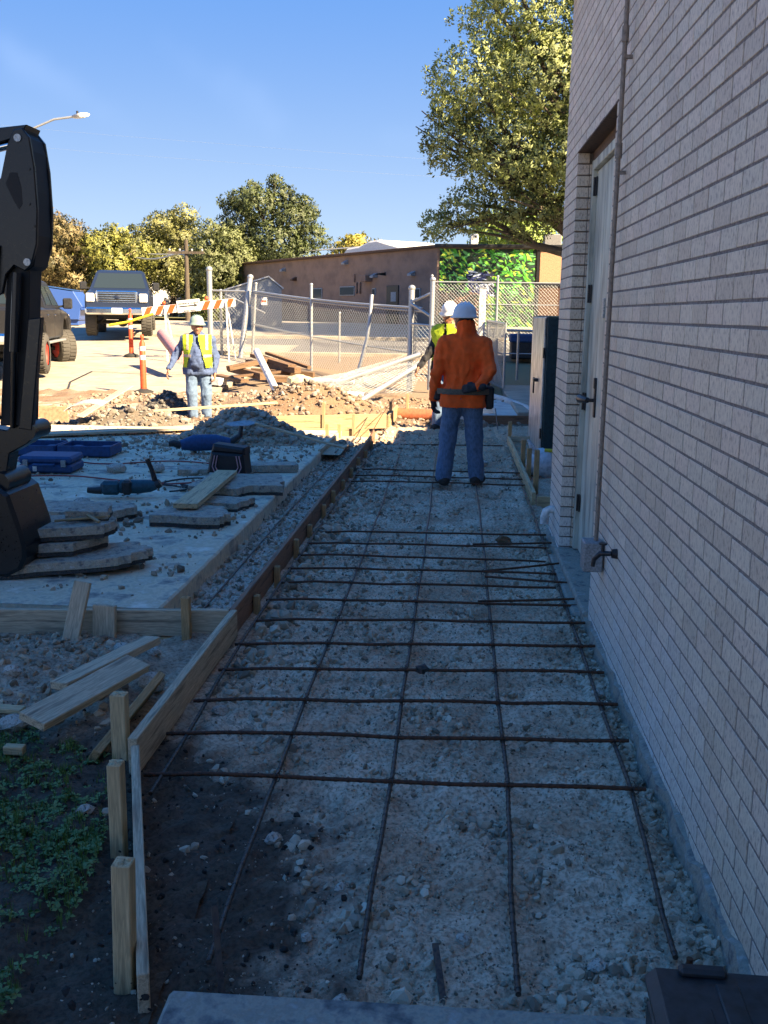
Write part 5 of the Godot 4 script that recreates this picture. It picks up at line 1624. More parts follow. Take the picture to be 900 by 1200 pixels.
func fences() -> void:
	var g := func(x, z): return lot(z) - 0.05
	var f := thing("chain_link_fence", "short chain-link fence piece with a tall post behind the barricade and a slanting brace", "fence", Vector3.ZERO, 0.0, "chain-link fences")
	pole(f, Vector3(-6.63, 0.4, -27.1), Vector3(-6.63, 2.86, -27.1), 0.075)
	pole(f, Vector3(-6.35, 0.4, -27.2), Vector3(-6.35, 2.3, -27.2), 0.04)
	pole(f, Vector3(-6.6, 2.30, -27.1), Vector3(-5.42, 2.28, -26.8), 0.024, "top_rail", false)
	pole(f, Vector3(-6.15, 2.18, -27.0), Vector3(-5.0, 1.72, -26.5), 0.02, "brace", false)
	links(Vector3(-6.6, 0.6, -27.12), Vector3(-5.6, 0.6, -26.82), Vector3(-5.5, 2.28, -26.82), Vector3(-6.6, 2.28, -27.12), 0.10, 0.005, "chain_link", f)
	f = thing("chain_link_fence", "long sagging chain-link fence with bent posts, between lumber pile and street", "fence", Vector3.ZERO, 0.0, "chain-link fences")
	pole(f, Vector3(-5.68, 0.45, -26.48), Vector3(-5.46, 2.66, -26.9), 0.07)
	pole(f, Vector3(-5.38, 0.45, -26.6), Vector3(-5.25, 2.48, -26.6), 0.035)
	pole(f, Vector3(-3.35, 0.3, -23.7), Vector3(-3.38, 2.40, -23.9), 0.035)
	pole(f, Vector3(-2.9, 0.3, -25.7), Vector3(-2.9, 1.75, -25.7), 0.025)
	var bent := MB.new()
	bent.tube([Vector3(-2.05, 0.3, -21.3), Vector3(-1.93, 0.75, -21.35), Vector3(-1.82, 1.2, -21.4), Vector3(-1.76, 1.7, -21.5), Vector3(-1.74, 2.14, -21.6)], 0.04, 10)
	obj("post", bent, M.galv, f)
	pole(f, Vector3(-0.84, 0.2, -20.2), Vector3(-0.83, 2.26, -20.4), 0.06)
	for e in [[2.28, 1.86, 0.026], [2.23, 1.80, 0.02], [1.42, 0.95, 0.02]]:
		var rl := MB.new()
		var pts := []
		for k in 9:
			var u := k / 8.0
			pts.append(Vector3(lerpf(-5.3, -0.6, u), lerpf(e[0], e[1], u) - 0.05 * sin(u * PI), lerpf(-26.5, -20.1, u)))
		rl.tube(pts, e[2], 8)
		obj("rail", rl, M.galv, f)
	var N := 3
	for i in N:
		var u0 := float(i) / N
		var u1 := float(i + 1) / N
		var p := func(u: float, y0: float, y1: float) -> Vector3: return Vector3(lerpf(-5.4, -0.7, u), lerpf(y0, y1, u), lerpf(-26.6, -20.2, u))
		links(p.call(u0, 0.55, 0.35), p.call(u1, 0.55, 0.35), p.call(u1, 2.26, 1.82), p.call(u0, 2.26, 1.82), 0.10, 0.0042, "chain_link", f)
	var sg := MB.new()
	sg.bx(Vector3(-4.92, 2.02, -25.98), Vector3(0.16, 0.20, 0.01), 0.002)
	var so := obj("notice", sg, M.sign_white, f)
	sg = MB.new()
	sg.bx(Vector3(-4.92, 2.02, -25.972), Vector3(0.12, 0.05, 0.004))
	obj("notice_band", sg, M.orange, so)
	f = thing("chain_link_fence", "right-hand chain-link panel with slanting barbed-wire arms behind the worker in black", "fence", Vector3.ZERO, 0.0, "chain-link fences")
	pole(f, Vector3(-0.42, 0.25, -19.9), Vector3(-0.40, 2.42, -20.0), 0.05)
	pole(f, Vector3(-0.83, 1.98, -20.3), Vector3(-0.42, 2.16, -20.1), 0.03, "arm", false)
	pole(f, Vector3(-0.83, 1.95, -20.25), Vector3(-0.42, 1.70, -20.0), 0.03, "arm", false)
	pole(f, Vector3(-0.83, 1.55, -20.2), Vector3(-0.35, 1.52, -19.9), 0.024, "rail", false)
	links(Vector3(-0.84, 0.4, -20.3), Vector3(-0.3, 0.4, -20.1), Vector3(-0.3, 1.55, -20.1), Vector3(-0.84, 1.55, -20.3), 0.09, 0.0045, "chain_link", f)
	# tall lattice fence in front of the mural
	f = thing("chain_link_fence", "tall chain-link fence in front of the painted wall", "fence", Vector3.ZERO, 0.0, "chain-link fences")
	for x in [-0.62, 1.3, 3.15, 5.2]:
		pole(f, Vector3(x, 0.6, -29.6), Vector3(x, 2.85, -29.6), 0.035)
	pole(f, Vector3(-0.62, 2.68, -29.6), Vector3(5.2, 2.68, -29.6), 0.02, "rail", false)
	pole(f, Vector3(0.9, 2.05, -29.6), Vector3(3.1, 2.05, -29.6), 0.016, "rail", false)
	for i in 3:
		links(Vector3(-0.6 + i * 1.93, 0.75, -29.62), Vector3(1.33 + i * 1.93, 0.75, -29.62), Vector3(1.33 + i * 1.93, 2.68, -29.62), Vector3(-0.6 + i * 1.93, 2.68, -29.62), 0.10, 0.0045, "chain_link", f)
	# gate with its own post, and the rail fence beyond
	var gp := thing("gate_post", "thick pale square gate post standing right of the orange-shirted worker's head", "post", Vector3.ZERO)
	var mb := MB.new()
	mb.bx(Vector3(0.66, 1.25, -22.4), Vector3(0.15, 2.15, 0.12), 0.01)
	obj("post", mb, M.white_plastic, gp)
	mb = MB.new()
	mb.bx(Vector3(0.66, 2.34, -22.4), Vector3(0.17, 0.03, 0.14), 0.008)
	obj("cap", mb, M.galv, gp)
	var gt := thing("gate", "chain-link gate leaf standing open beside the concrete pad", "gate", Vector3.ZERO)
	var ga := Vector3(0.80, 0.30, -22.3)
	var gb := Vector3(1.10, 0.25, -20.6)
	for p in [ga, gb, ga.lerp(gb, 0.55)]:
		pole(gt, p, p + Vector3(0, 1.35, 0), 0.024, "frame_tube", false)
	for y in [0.02, 0.7, 1.33]:
		pole(gt, ga + Vector3(0, y, 0), gb + Vector3(0, y, 0), 0.018, "frame_tube", false)
	pole(gt, ga + Vector3(0, 1.3, 0), gb + Vector3(0, 0.05, 0), 0.012, "brace_rod", false)
	links(ga, gb, gb + Vector3(0, 1.33, 0), ga + Vector3(0, 1.33, 0), 0.07, 0.003, "chain_link", gt)
	links(ga + Vector3(-0.04, 0, 0), gb + Vector3(-0.04, 0, 0), gb + Vector3(-0.04, 1.33, 0), ga + Vector3(-0.04, 1.33, 0), 0.07, 0.003, "chain_link", gt)
	var rf := thing("rail_fence", "low galvanized rail fence between gate and cabinet", "fence", Vector3.ZERO)
	pole(rf, Vector3(1.15, 1.42, -22.6), Vector3(2.6, 1.40, -22.6), 0.028, "rail", false)
	pole(rf, Vector3(1.15, 0.9, -22.6), Vector3(2.6, 0.9, -22.6), 0.012, "rail", false)
	for x in [1.50, 2.35]:
		pole(rf, Vector3(x, 0.3, -22.6), Vector3(x, 1.4, -22.6), 0.028, "post", false)
	var bn := thing("waste_bin", "dark blue bin standing behind the rail fence", "bin", Vector3(2.05, 0.55, -27.0))
	mb = MB.new()
	mb.bx(Vector3(0, 0.36, 0), Vector3(0.95, 0.62, 0.6), 0.04)
	obj("body", mb, M.black_plastic, bn)
	mb = MB.new()
	mb.bx(Vector3(0, 0.60, 0.03), Vector3(1.0, 0.22, 0.62), 0.03)
	obj("lid", mb, M.blue_case, bn)
	# fallen fence and pipes
	var ff := thing("fallen_fence", "crumpled chain-link fence panel lying on the ground before the street", "fence", Vector3.ZERO)
	var qs := [[Vector3(-3.0, 0.25, -18.3), Vector3(-0.7, 0.30, -18.3), Vector3(-0.5, 0.85, -19.6), Vector3(-2.8, 0.45, -19.8)], [Vector3(-1.9, 0.30, -17.6), Vector3(-0.7, 0.35, -18.0), Vector3(-0.6, 0.9, -18.6), Vector3(-1.5, 0.75, -18.4)], [Vector3(-2.4, 0.35, -18.6), Vector3(-1.2, 0.35, -18.9), Vector3(-0.9, 0.95, -19.7), Vector3(-2.0, 0.62, -19.3)]]
	for q in qs:
		links(q[0], q[1], q[2], q[3], 0.10, 0.0032, "chain_link", ff)
	pole(ff, Vector3(-1.55, 0.25, -17.0), Vector3(-0.55, 0.85, -18.4), 0.045, "tube", false)
	pole(ff, Vector3(-2.2, 0.42, -18.9), Vector3(-0.60, 0.98, -19.3), 0.05, "tube", false)
	for e in [[Vector3(-3.95, 0.95, -20.0), Vector3(-3.1, 0.34, -17.5), "white pipe leaning on the lumber pile", 0.07], [Vector3(-3.1, 0.33, -17.6), Vector3(-1.55, 0.30, -17.7), "white pipe lying along the dirt before the fallen fence", 0.055], [Vector3(-2.9, 0.42, -19.6), Vector3(-1.9, 0.42, -19.4), "short white pipe behind the fallen fence", 0.05]]:
		var p := MB.new()
		p.tube([e[0], e[1]], e[3], 14)
		tag(obj("pipe", p, M.white_plastic), e[2], "pipe", "white pipes by the fallen fence")
	var lump := MB.new()
	lump.stone(Transform3D(Basis.from_scale(Vector3(0.22, 0.15, 0.16)), Vector3(-2.75, 0.50, -17.9)), 77, 0.2, true)
	tag(obj("boulder", lump, M.cream), "yellowish lump of stone lying on the white pipe", "stone")
	# lumber pile
	var logs := [[-4.6, 0.62, -22.3, -3.2, 0.55, -20.6, 0.16, 0.12], [-4.45, 0.78, -22.2, -3.35, 0.62, -20.8, 0.2, 0.08], [-4.9, 0.5, -21.8, -3.9, 0.42, -20.4, 0.14, 0.14], [-4.3, 0.5, -21.2, -2.9, 0.45, -20.9, 0.12, 0.1], [-4.75, 0.55, -20.9, -3.95, 0.72, -21.6, 0.16, 0.1], [-5.0, 0.4, -20.9, -4.2, 0.35, -20.0, 0.2, 0.06], [-4.1, 0.85, -21.9, -3.0, 0.60, -20.9, 0.1, 0.06], [-3.7, 0.36, -20.6, -2.7, 0.34, -20.8, 0.1, 0.12], [-2.6, 0.36, -20.1, -2.0, 0.50, -20.4, 0.16, 0.06], [-4.6, 0.4, -20.4, -3.6, 0.5, -20.9, 0.1, 0.05]]
	for i in logs.size():
		var q: Array = logs[i]
		plank("old_timber", Vector3(q[0], q[1], q[2]), Vector3(q[3], q[4], q[5]), q[6], q[7], M.old_wood, ["longest old brown timber at the back of the lumber pile", "wide old board on top of the lumber pile", "old timber at the left of the lumber pile", "old brown timber at the front of the pile, pointing right", "old timber crossing the lumber pile steeply", "flat old board at the left front of the pile", "narrow old batten topmost on the lumber pile", "small timber end at the right foot of the pile", "short brown board lying apart near the bent fence post", "thin old batten low in the front of the pile"][i], "timber", "old brown lumber pile by the fence")
	plank("concrete_curb_piece", Vector3(-5.3, 0.32, -20.6), Vector3(-4.75, 0.30, -20.4), 0.3, 0.14, M.white_wall, "pale broken kerb piece left of the lumber pile", "concrete chunk")
	# forming tube behind the barricade
	var ft := MB.new()
	ft.tube([Vector3(-6.95, 1.18, -23.6), Vector3(-5.95, 0.70, -21.6)], 0.14, 18)
	tag(obj("forming_tube", ft, M.pink), "pinkish forming tube leaning on the ground behind the worker in yellow", "tube")
	delineator(Vector3(-8.58, lot(-26.2), -26.2), 1.26, "farther orange tubular post in front of the blue pickup")
	delineator(Vector3(-6.02, lot(-19.05), -19.05), 1.14, "nearer orange tubular post left of the worker in yellow")

func building_far() -> void:
	# long brown building: local x runs along the wall away from the corner
	var A := Vector3(-0.5, 0, -40.0)
	var d := Vector3(-14.5, 0, -21.0).normalized()
	var n := Vector3(d.z, 0, -d.x)
	if n.z < 0:
		n = -n
	var t := thing("brown_building", "long low brown building with flat roof behind the fence", "building", A)
	t.basis = Basis(d, Vector3.UP, d.cross(Vector3.UP))
	var nz := 1.0 if t.basis.z.dot(n) > 0 else -1.0
	var w := MB.new()
	w.bx(Vector3(12.75, 2.3, -nz * 0.15), Vector3(25.5, 4.1, 0.3))
	w.bx(Vector3(25.4, 2.3, -nz * 4.0), Vector3(0.3, 4.1, 8.0))
	obj("wall", w, M.stucco, t)
	w = MB.new()
	w.bx(Vector3(12.75, 4.38, -nz * 0.1), Vector3(25.7, 0.12, 0.5), 0.02)
	var rf := obj("roof_edge", w, M.lintel, t)
	w = MB.new()
	w.bx(Vector3(12.75, 4.2, -nz * 4.2), Vector3(25.0, 0.1, 7.6))
	obj("roof", w, M.roof_grey, t)
	w = MB.new()
	w.prism(PackedVector2Array(V([4.4, 4.4, 9.6, 4.42, 10.9, 4.62, 10.6, 4.85, 9.3, 4.9, 8.4, 5.08, 7.6, 5.1, 6.9, 4.95])), 3.0, Transform3D(Basis(), Vector3(0, 0, -nz * 3.0)), 0.08)
	obj("roof_unit", w, M.white_sheet, t)
	var z := nz * 0.02
	for q in [[10.7, 2.66, 1.0, 0.5], [7.67, 2.74, 1.4, 0.42], [5.2, 2.68, 0.3, 0.3], [1.62, 2.57, 0.4, 0.42]]:
		var wf := MB.new()
		wf.bx(Vector3(q[0], q[1], z), Vector3(q[2], q[3], 0.06), 0.01)
		var wo := obj("window", wf, M.shed_grey, t)
		wf = MB.new()
		wf.bx(Vector3(q[0], q[1], z + nz * 0.032), Vector3(q[2] - 0.08, q[3] - 0.08, 0.01))
		obj("pane", wf, M.screen_glass, wo)
	var dr := MB.new()
	dr.bx(Vector3(3.62, 1.85, z), Vector3(0.95, 2.15, 0.06), 0.01)
	var door := obj("door", dr, M.steel_dark, t)
	dr = MB.new()
	dr.bx(Vector3(3.50, 2.45, z + nz * 0.035), Vector3(0.42, 0.4, 0.01))
	obj("door_pane", dr, M.shed_grey, door)
	for q in [[5.73, 3.25, 0.62, 0.28, 0.35], [6.45, 2.86, 0.12, 0.5, 0.1], [6.75, 2.86, 0.1, 0.5, 0.1], [6.98, 3.3, 0.08, 0.35, 0.08]]:
		var bx := MB.new()
		bx.bx(Vector3(q[0], q[1], nz * q[4] * 0.5), Vector3(q[2], q[3], q[4]), 0.02)
		obj("wall_duct", bx, M.stucco, t)
	for q in [[7.76, 4.03], [2.0, 3.38], [5.1, 3.38], [13.2, 3.4], [14.5, 3.9]]:
		var lm := MB.new()
		lm.prism(PackedVector2Array(V([0, 0.10, 0.24, -0.02, 0.24, -0.10, 0, -0.10])), 0.28, Transform3D(Basis(Vector3(0, 0, nz), Vector3.UP, Vector3(1, 0, 0)), Vector3(q[0], q[1], 0)), 0.01)
		obj("wall_lamp", lm, M.shed_grey if q[0] != 13.2 else M.lintel, t)
	var cap := MB.new()
	cap.prism(PackedVector2Array(V([0, 0.07, 0.55, -0.02, 0, -0.07])), 0.1, Transform3D(Basis(Vector3(0, 0, nz), Vector3.UP, Vector3(1, 0, 0)), Vector3(4.3, 3.42, 0)))
	obj("awning", cap, M.sign_black, t)
	# grey shed at its far end
	var sh := thing("metal_shed", "pale grey corrugated metal shed with a low gable behind the barricade", "shed", Vector3(-7.75, lot(-38.5), -38.6), 0.25)
	sh.scale = Vector3(0.62, 1.0, 0.7)
	w = MB.new()
	w.prism(PackedVector2Array(V([-1.7, 0.0, 1.7, 0.0, 1.7, 1.45, 0.9, 1.85, -1.7, 1.35])), 2.4, Transform3D(), 0.01)
	obj("wall", w, M.shed_grey, sh)
	for k in 13:
		w = MB.new()
		w.bx(Vector3(-1.56 + k * 0.26, 0.66, 1.215), Vector3(0.05, 1.3, 0.03), 0.008)
		obj("rib", w, M.shed_grey, sh)
	w = MB.new()
	w.bar(Vector3(-1.8, 1.37, 0), Vector3(0.92, 1.90, 0), 2.6, 0.05)
	w.bar(Vector3(0.90, 1.90, 0), Vector3(1.8, 1.46, 0), 2.6, 0.05)
	obj("roof", w, M.white_sheet, sh)
	# painted wall
	var mw := thing("mural_wall", "wall painted with bright green leaves, right of the brown building's corner", "wall", Vector3(0, 0, -39.9))
	w = MB.new()
	w.bx(Vector3(4.0, 2.35, -0.2), Vector3(9.3, 3.95, 0.4))
	obj("wall", w, M.stucco, mw)
	w = MB.new()
	w.bx(Vector3(4.0, 4.38, -0.1), Vector3(9.5, 0.14, 0.5), 0.02)
	obj("roof_edge", w, M.steel_dark, mw)
	w = MB.new()
	w.quad_uv([Vector3(-0.55, 1.2, 0.02), Vector3(3.22, 1.2, 0.02), Vector3(3.22, 4.28, 0.02), Vector3(-0.55, 4.28, 0.02)], Vector3.BACK)
	var mm := StandardMaterial3D.new()
	mm.albedo_texture = mural_texture()
	mm.roughness = 0.7
	obj("mural", w, mm, mw)
	w = MB.new()
	w.bx(Vector3(3.30, 2.8, 0.03), Vector3(0.10, 3.2, 0.06))
	w.bx(Vector3(4.2, 2.93, 0.05), Vector3(1.7, 0.10, 0.08))
	obj("trim", w, M.steel_dark, mw)
	w = MB.new()
	w.bx(Vector3(4.25, 3.62, 0.02), Vector3(1.75, 1.26, 0.04))
	obj("peach_panel", w, M.peach, mw)
	w = MB.new()
	w.bx(Vector3(4.25, 2.0, 0.02), Vector3(1.75, 1.7, 0.04))
	obj("dark_screen", w, M.lintel, mw)
	for q in [[0.8, 4.6, 0.32, 0.5], [3.9, 4.62, 0.7, 0.5]]:
		w = MB.new()
		w.bx(Vector3(q[0], q[1] + 0.05, -1.0), Vector3(q[2], q[3], 0.6), 0.04)
		obj("roof_vent", w, M.white_sheet if q[0] < 1 else M.roof_grey, mw)

# print on the painted wall: overlapping leaf shapes over dark green, with some blue and yellow
func mural_texture() -> ImageTexture:
	var W := 512
	var H := 420
	var im := Image.create(W, H, false, Image.FORMAT_RGB8)
	im.fill(Color(0.04, 0.13, 0.06))
	var r := RandomNumberGenerator.new()
	r.seed = 99
	var pal := [Color(0.12, 0.42, 0.10), Color(0.25, 0.60, 0.12), Color(0.05, 0.22, 0.10), Color(0.45, 0.75, 0.20), Color(0.70, 0.80, 0.25), Color(0.03, 0.14, 0.12), Color(0.35, 0.65, 0.35)]
	for i in 1100:
		var cx := r.randf() * W
		var cy := r.randf() * H
		var ln := r.randf_range(7, 26)
		var wd := ln * r.randf_range(0.18, 0.36)
		var a := r.randf_range(-0.4, 1.4)
		var c: Color = pal[r.randi() % pal.size()]
		if cy > H * 0.55 and cx < W * 0.42:
			c = [Color(0.42, 0.27, 0.20), Color(0.36, 0.23, 0.18), Color(0.47, 0.31, 0.24)][r.randi() % 3]
		elif cx > W * 0.30 and cx < W * 0.58 and cy > H * 0.28 and cy < H * 0.6:
			c = [Color(0.10, 0.13, 0.35), Color(0.75, 0.80, 0.88), Color(0.20, 0.25, 0.45), Color(0.06, 0.08, 0.16)][r.randi() % 4]
		elif cy > H * 0.55:
			c = c.darkened(0.35)
		var ca := cos(a)
		var sa := sin(a)
		var R := int(ln)
		for y in range(maxi(0, int(cy) - R), mini(H, int(cy) + R)):
			for x in range(maxi(0, int(cx) - R), mini(W, int(cx) + R)):
				var u := ((x - cx) * ca + (y - cy) * sa) / ln
				var v := (-(x - cx) * sa + (y - cy) * ca) / wd
				if absf(v) < 1.0 - u * u and absf(u) < 1.0:
					im.set_pixel(x, y, c.lightened(0.25) if absf(v) < 0.1 else c)
	return ImageTexture.create_from_image(im)

func branchy(parent: Node, base: Vector3, h: float, r: float, lobes: Array, sd: int) -> void:
	var rr := RandomNumberGenerator.new()
	rr.seed = sd
	var tr := MB.new()
	var pts := []
	var rad := []
	for i in 6:
		var u := i / 5.0
		pts.append(base + Vector3(rr.randf_range(-0.02, 0.02) * h * u, h * u, rr.randf_range(-0.02, 0.02) * h * u))
		rad.append(r * (1.25 - 0.75 * u) if i > 0 else r * 1.5)
	tr.tube(pts, rad, 10)
	obj("trunk", tr, M.bark, parent)
	var lm := MB.new()
	for l in lobes:
		var c: Vector3 = l[0]
		var s: Vector3 = pts[2 + rr.randi() % 3]
		var mid := s.lerp(c, 0.5) + Vector3(0, -0.06 * s.distance_to(c), 0) + Vector3(rr.randfn(0, 0.1), 0, rr.randfn(0, 0.1))
		lm.tube([s, s.lerp(mid, 0.5), mid, mid.lerp(c, 0.6) , c], [r * 0.5, r * 0.4, r * 0.3, r * 0.2, r * 0.08], 6)
		for k in 3:
			var e: Vector3 = c + Vector3(rr.randfn(0, 0.5), rr.randfn(0, 0.4), rr.randfn(0, 0.5)) * l[1] * 0.9
			lm.tube([mid, mid.lerp(e, 0.5) + Vector3(0, 0.05, 0), e], [r * 0.2, r * 0.12, r * 0.04], 5)
	obj("limbs", lm, M.bark, parent)

# tree: trunk, limbs and a crown of leaf sprays gathered round lobes
func tree(called: String, label: String, base: Vector3, h: float, lobes: Array, cols: Array, n: int, leaf: float, sd: int, trunk_r := 0.22, group := "trees beyond the street") -> void:
	var t := thing(called, label, "tree", base, 0.0, group)
	var r := RandomNumberGenerator.new()
	r.seed = sd
	var top := 0.0
	for l in lobes:
		top = maxf(top, l[0].y)
	branchy(t, Vector3(0, -0.3, 0), minf(h * 0.62, top), trunk_r, lobes, sd)
	var sp := MB.new()
	var q := RandomNumberGenerator.new()
	q.seed = 7
	for i in 9:
		var b := Basis.from_euler(Vector3(q.randf() * TAU, q.randf() * TAU, q.randf() * TAU))
		var o := Vector3(q.randfn(0, 0.8), q.randfn(0, 0.7), q.randfn(0, 0.8))
		var bz := b.z if b.z.y > 0.0 else -b.z
		var nn := (bz * 0.45 + Vector3(o.x * 0.35, 1.0, o.z * 0.35)).normalized()
		sp.face([o + b * Vector3(-1.0, 0, 0), o + b * Vector3(0, -0.42, 0.08), o + b * Vector3(1.0, 0, 0), o + b * Vector3(0, 0.42, 0.08)], nn)
	var mesh := sp.mesh()
	var vol := 0.0
	for l in lobes:
		vol += l[1] * l[1]
	var xf := []
	var cc := []
	for l in lobes:
		var k := int(n * l[1] * l[1] / vol)
		var tone: float = r.randf_range(0.8, 1.15)
		for i in k:
			var d := Vector3(r.randfn(0, 1), r.randfn(0, 1), r.randfn(0, 1)).normalized()
			var rad: float = l[1] * (1.0 - 0.55 * pow(r.randf(), 2.2)) * (0.85 + 0.35 * noise.get_noise_3d(d.x * 2.5 + l[0].x, d.y * 2.5 + l[0].y, d.z * 2.5))
			var p: Vector3 = l[0] + d * Vector3(rad, rad * 0.78, rad)
			var s := leaf * r.randf_range(0.7, 1.3)
			var ax := d.cross(Vector3(0.31, 0.2, 0.93)).normalized()
			var bs := Basis(ax, d, ax.cross(d)) * Basis(Vector3.UP, r.randf() * TAU) * Basis.from_euler(Vector3(r.randfn(0, 0.3), 0, r.randfn(0, 0.3)))
			xf.append(Transform3D(bs * Basis.from_scale(Vector3(s, s, s)), p))
			var c: Color = cols[0].lerp(cols[1], clampf(r.randf() * 0.7 + 0.3 * (0.5 + noise.get_noise_3d(p.x * 0.6, p.y * 0.6, p.z * 0.6)), 0, 1))
			c *= 1.08
			if cols.size() > 2 and r.randf() < 0.25:
				c = cols[2]
			cc.append(c * tone)
	stuff("crown", mesh, M.leaf, xf, cc, t)

func blob_lobes(sd: int, w: float, y0: float, y1: float, n: int, rs: float) -> Array:
	var r := RandomNumberGenerator.new()
	r.seed = sd
	var out := []
	for i in n:
		var u := (i + 0.5) / n
		var y := lerpf(y0, y1, u)
		var prof := sin(PI * clampf(0.18 + 0.72 * u, 0, 1))
		var a := i * 2.4 + r.randf() * 0.8
		out.append([Vector3(cos(a) * w * 0.62 * prof * r.randf_range(0.6, 1.1), y, sin(a) * w * 0.62 * prof * r.randf_range(0.5, 1.0)), rs * r.randf_range(0.75, 1.15) * (0.65 + 0.5 * prof)])
	return out

func trees() -> void:
	var oak := [Color(0.15, 0.185, 0.055), Color(0.26, 0.285, 0.105), Color(0.10, 0.13, 0.045)]
	# large oak behind the brick building: crown lobes placed round its trunk
	var L := []
	for q in [[-3.0, 9.7, 0.5, 2.2], [-1.0, 11.3, 0.3, 2.2], [-4.3, 7.6, 0.8, 1.8], [-2.2, 7.4, 1.6, 2.3], [-4.9, 6.0, 0.3, 1.35], [-3.2, 5.4, 1.2, 1.9], [-1.2, 5.2, 1.8, 2.1], [-4.4, 4.05, 0.2, 1.1], [-2.6, 3.9, 0.8, 1.25], [0.6, 9.2, 1.2, 2.6], [0.8, 6.6, 1.8, 2.6], [2.8, 8.0, 0, 2.6], [3.2, 5.6, 0.4, 2.2], [0.5, 8.0, -2.4, 2.8], [-2.4, 8.6, -2.0, 2.3], [-2.0, 6.0, -2.2, 2.2], [-5.4, 3.5, 0.0, 0.75], [-5.0, 6.9, 0.6, 0.9], [-3.4, 11.2, -0.3, 1.1], [-1.6, 13.0, 0, 1.1]]:
		L.append([Vector3(q[0], q[1], q[2]), q[3]])
	tree("oak_tree", "large olive-green oak rising behind the brick building's corner", Vector3(4.9, 1.0, -33.0), 11.0, L, oak, 17000, 0.060, 11, 0.42, "")
	var g := func(x, z): return lot(z)
	tree("orange_tree", "russet brown tree at the far left, beside the excavator arm", Vector3(-24.6, 1.2, -62.0), 6.5, blob_lobes(3, 2.6, 2.0, 5.6, 10, 1.5), [Color(0.14, 0.11, 0.045), Color(0.21, 0.165, 0.075), Color(0.07, 0.065, 0.025)], 2600, 0.10, 21)
	tree("yellow_tree", "yellow-leaved tree above the dumpster and blue pickup", Vector3(-21.6, 1.2, -62.5), 6.0, blob_lobes(5, 2.4, 1.8, 5.2, 9, 1.35), [Color(0.15, 0.16, 0.032), Color(0.24, 0.235, 0.052), Color(0.075, 0.085, 0.022)], 2400, 0.10, 22)
	tree("bronze_tree", "tall bronze-green tree behind the utility pole", Vector3(-19.2, 1.2, -68.0), 8.0, blob_lobes(9, 3.6, 2.2, 6.9, 14, 1.4), [Color(0.12, 0.13, 0.038), Color(0.20, 0.195, 0.065), Color(0.055, 0.06, 0.018)], 2800, 0.10, 23)
	tree("pale_tree", "light green tree left of the tall dark green one", Vector3(-13.3, 1.2, -57.0), 6.2, blob_lobes(12, 2.4, 1.2, 5.0, 10, 1.35), [Color(0.075, 0.095, 0.03), Color(0.14, 0.155, 0.06)], 2500, 0.09, 24)
	tree("green_tree", "tall dark green tree with feathery top behind the brown building", Vector3(-10.9, 1.2, -60.0), 9.4, [[Vector3(-1.6, 7.0, 0), 1.0], [Vector3(0.6, 7.3, 0), 1.0], [Vector3(1.6, 6.7, 0), 1.0], [Vector3(-0.6, 6.6, 0.6), 1.5], [Vector3(1.4, 5.8, 0.6), 1.5], [Vector3(2.4, 4.9, 0), 1.2], [Vector3(-1.8, 5.6, 0.4), 1.4], [Vector3(-2.3, 4.2, 0.5), 1.5], [Vector3(0.4, 4.4, 1.0), 1.9], [Vector3(1.8, 3.4, 0.6), 1.6], [Vector3(-1.0, 2.8, 0.6), 1.7], [Vector3(-2.6, 6.9, 0), 0.6], [Vector3(2.4, 6.4, 0), 0.6], [Vector3(-1.1, 7.7, 0), 0.5], [Vector3(0.2, 8.1, 0), 0.5]], [Color(0.045, 0.062, 0.02), Color(0.09, 0.11, 0.038), Color(0.035, 0.05, 0.016)], 3600, 0.09, 25)
	tree("small_tree", "small yellow-green tree showing above the white roof unit", Vector3(-7.2, 1.2, -77.0), 6.4, blob_lobes(14, 2.6, 3.4, 6.0, 8, 1.3), [Color(0.16, 0.17, 0.03), Color(0.33, 0.25, 0.05)], 900, 0.15, 26)
	tree("small_tree", "bright green tree just behind the painted wall", Vector3(2.6, 1.2, -45.0), 5.0, blob_lobes(15, 2.2, 2.6, 4.6, 8, 1.2), [Color(0.14, 0.22, 0.03), Color(0.30, 0.38, 0.09)], 1100, 0.11, 27)
	tree("backdrop_tree", "dull green tree behind the yellow and russet ones", Vector3(-28.0, 1.2, -74.0), 6.0, blob_lobes(17, 4.2, 1.0, 4.2, 9, 1.9), [Color(0.08, 0.09, 0.03), Color(0.15, 0.14, 0.05)], 1000, 0.17, 28)
	tree("backdrop_tree", "dark green tree low behind the blue pickup's cab", Vector3(-19.5, 1.2, -76.0), 5.0, blob_lobes(18, 4.0, 0.8, 3.4, 8, 1.7), [Color(0.05, 0.06, 0.02), Color(0.11, 0.11, 0.04)], 900, 0.17, 29)
	tree("backdrop_tree", "green tree between the dark utility pole and the fence post", Vector3(-14.2, 1.2, -66.0), 6.5, blob_lobes(19, 3.0, 0.8, 4.6, 9, 1.6), [Color(0.07, 0.085, 0.025), Color(0.14, 0.155, 0.05)], 1100, 0.15, 30)
	tree("backdrop_tree", "dull green tree far behind the brown building's left end", Vector3(-4.0, 1.2, -86.0), 4.6, blob_lobes(20, 3.0, 1.0, 3.6, 8, 1.5), [Color(0.07, 0.085, 0.025), Color(0.14, 0.155, 0.05)], 700, 0.16, 31)
	tree("backdrop_tree", "olive tree filling the gap between the yellow and the bronze tree", Vector3(-24.0, 1.2, -78.0), 6.5, blob_lobes(41, 4.0, 1.2, 6.0, 11, 1.8), [Color(0.075, 0.07, 0.022), Color(0.125, 0.11, 0.036)], 1600, 0.13, 41)
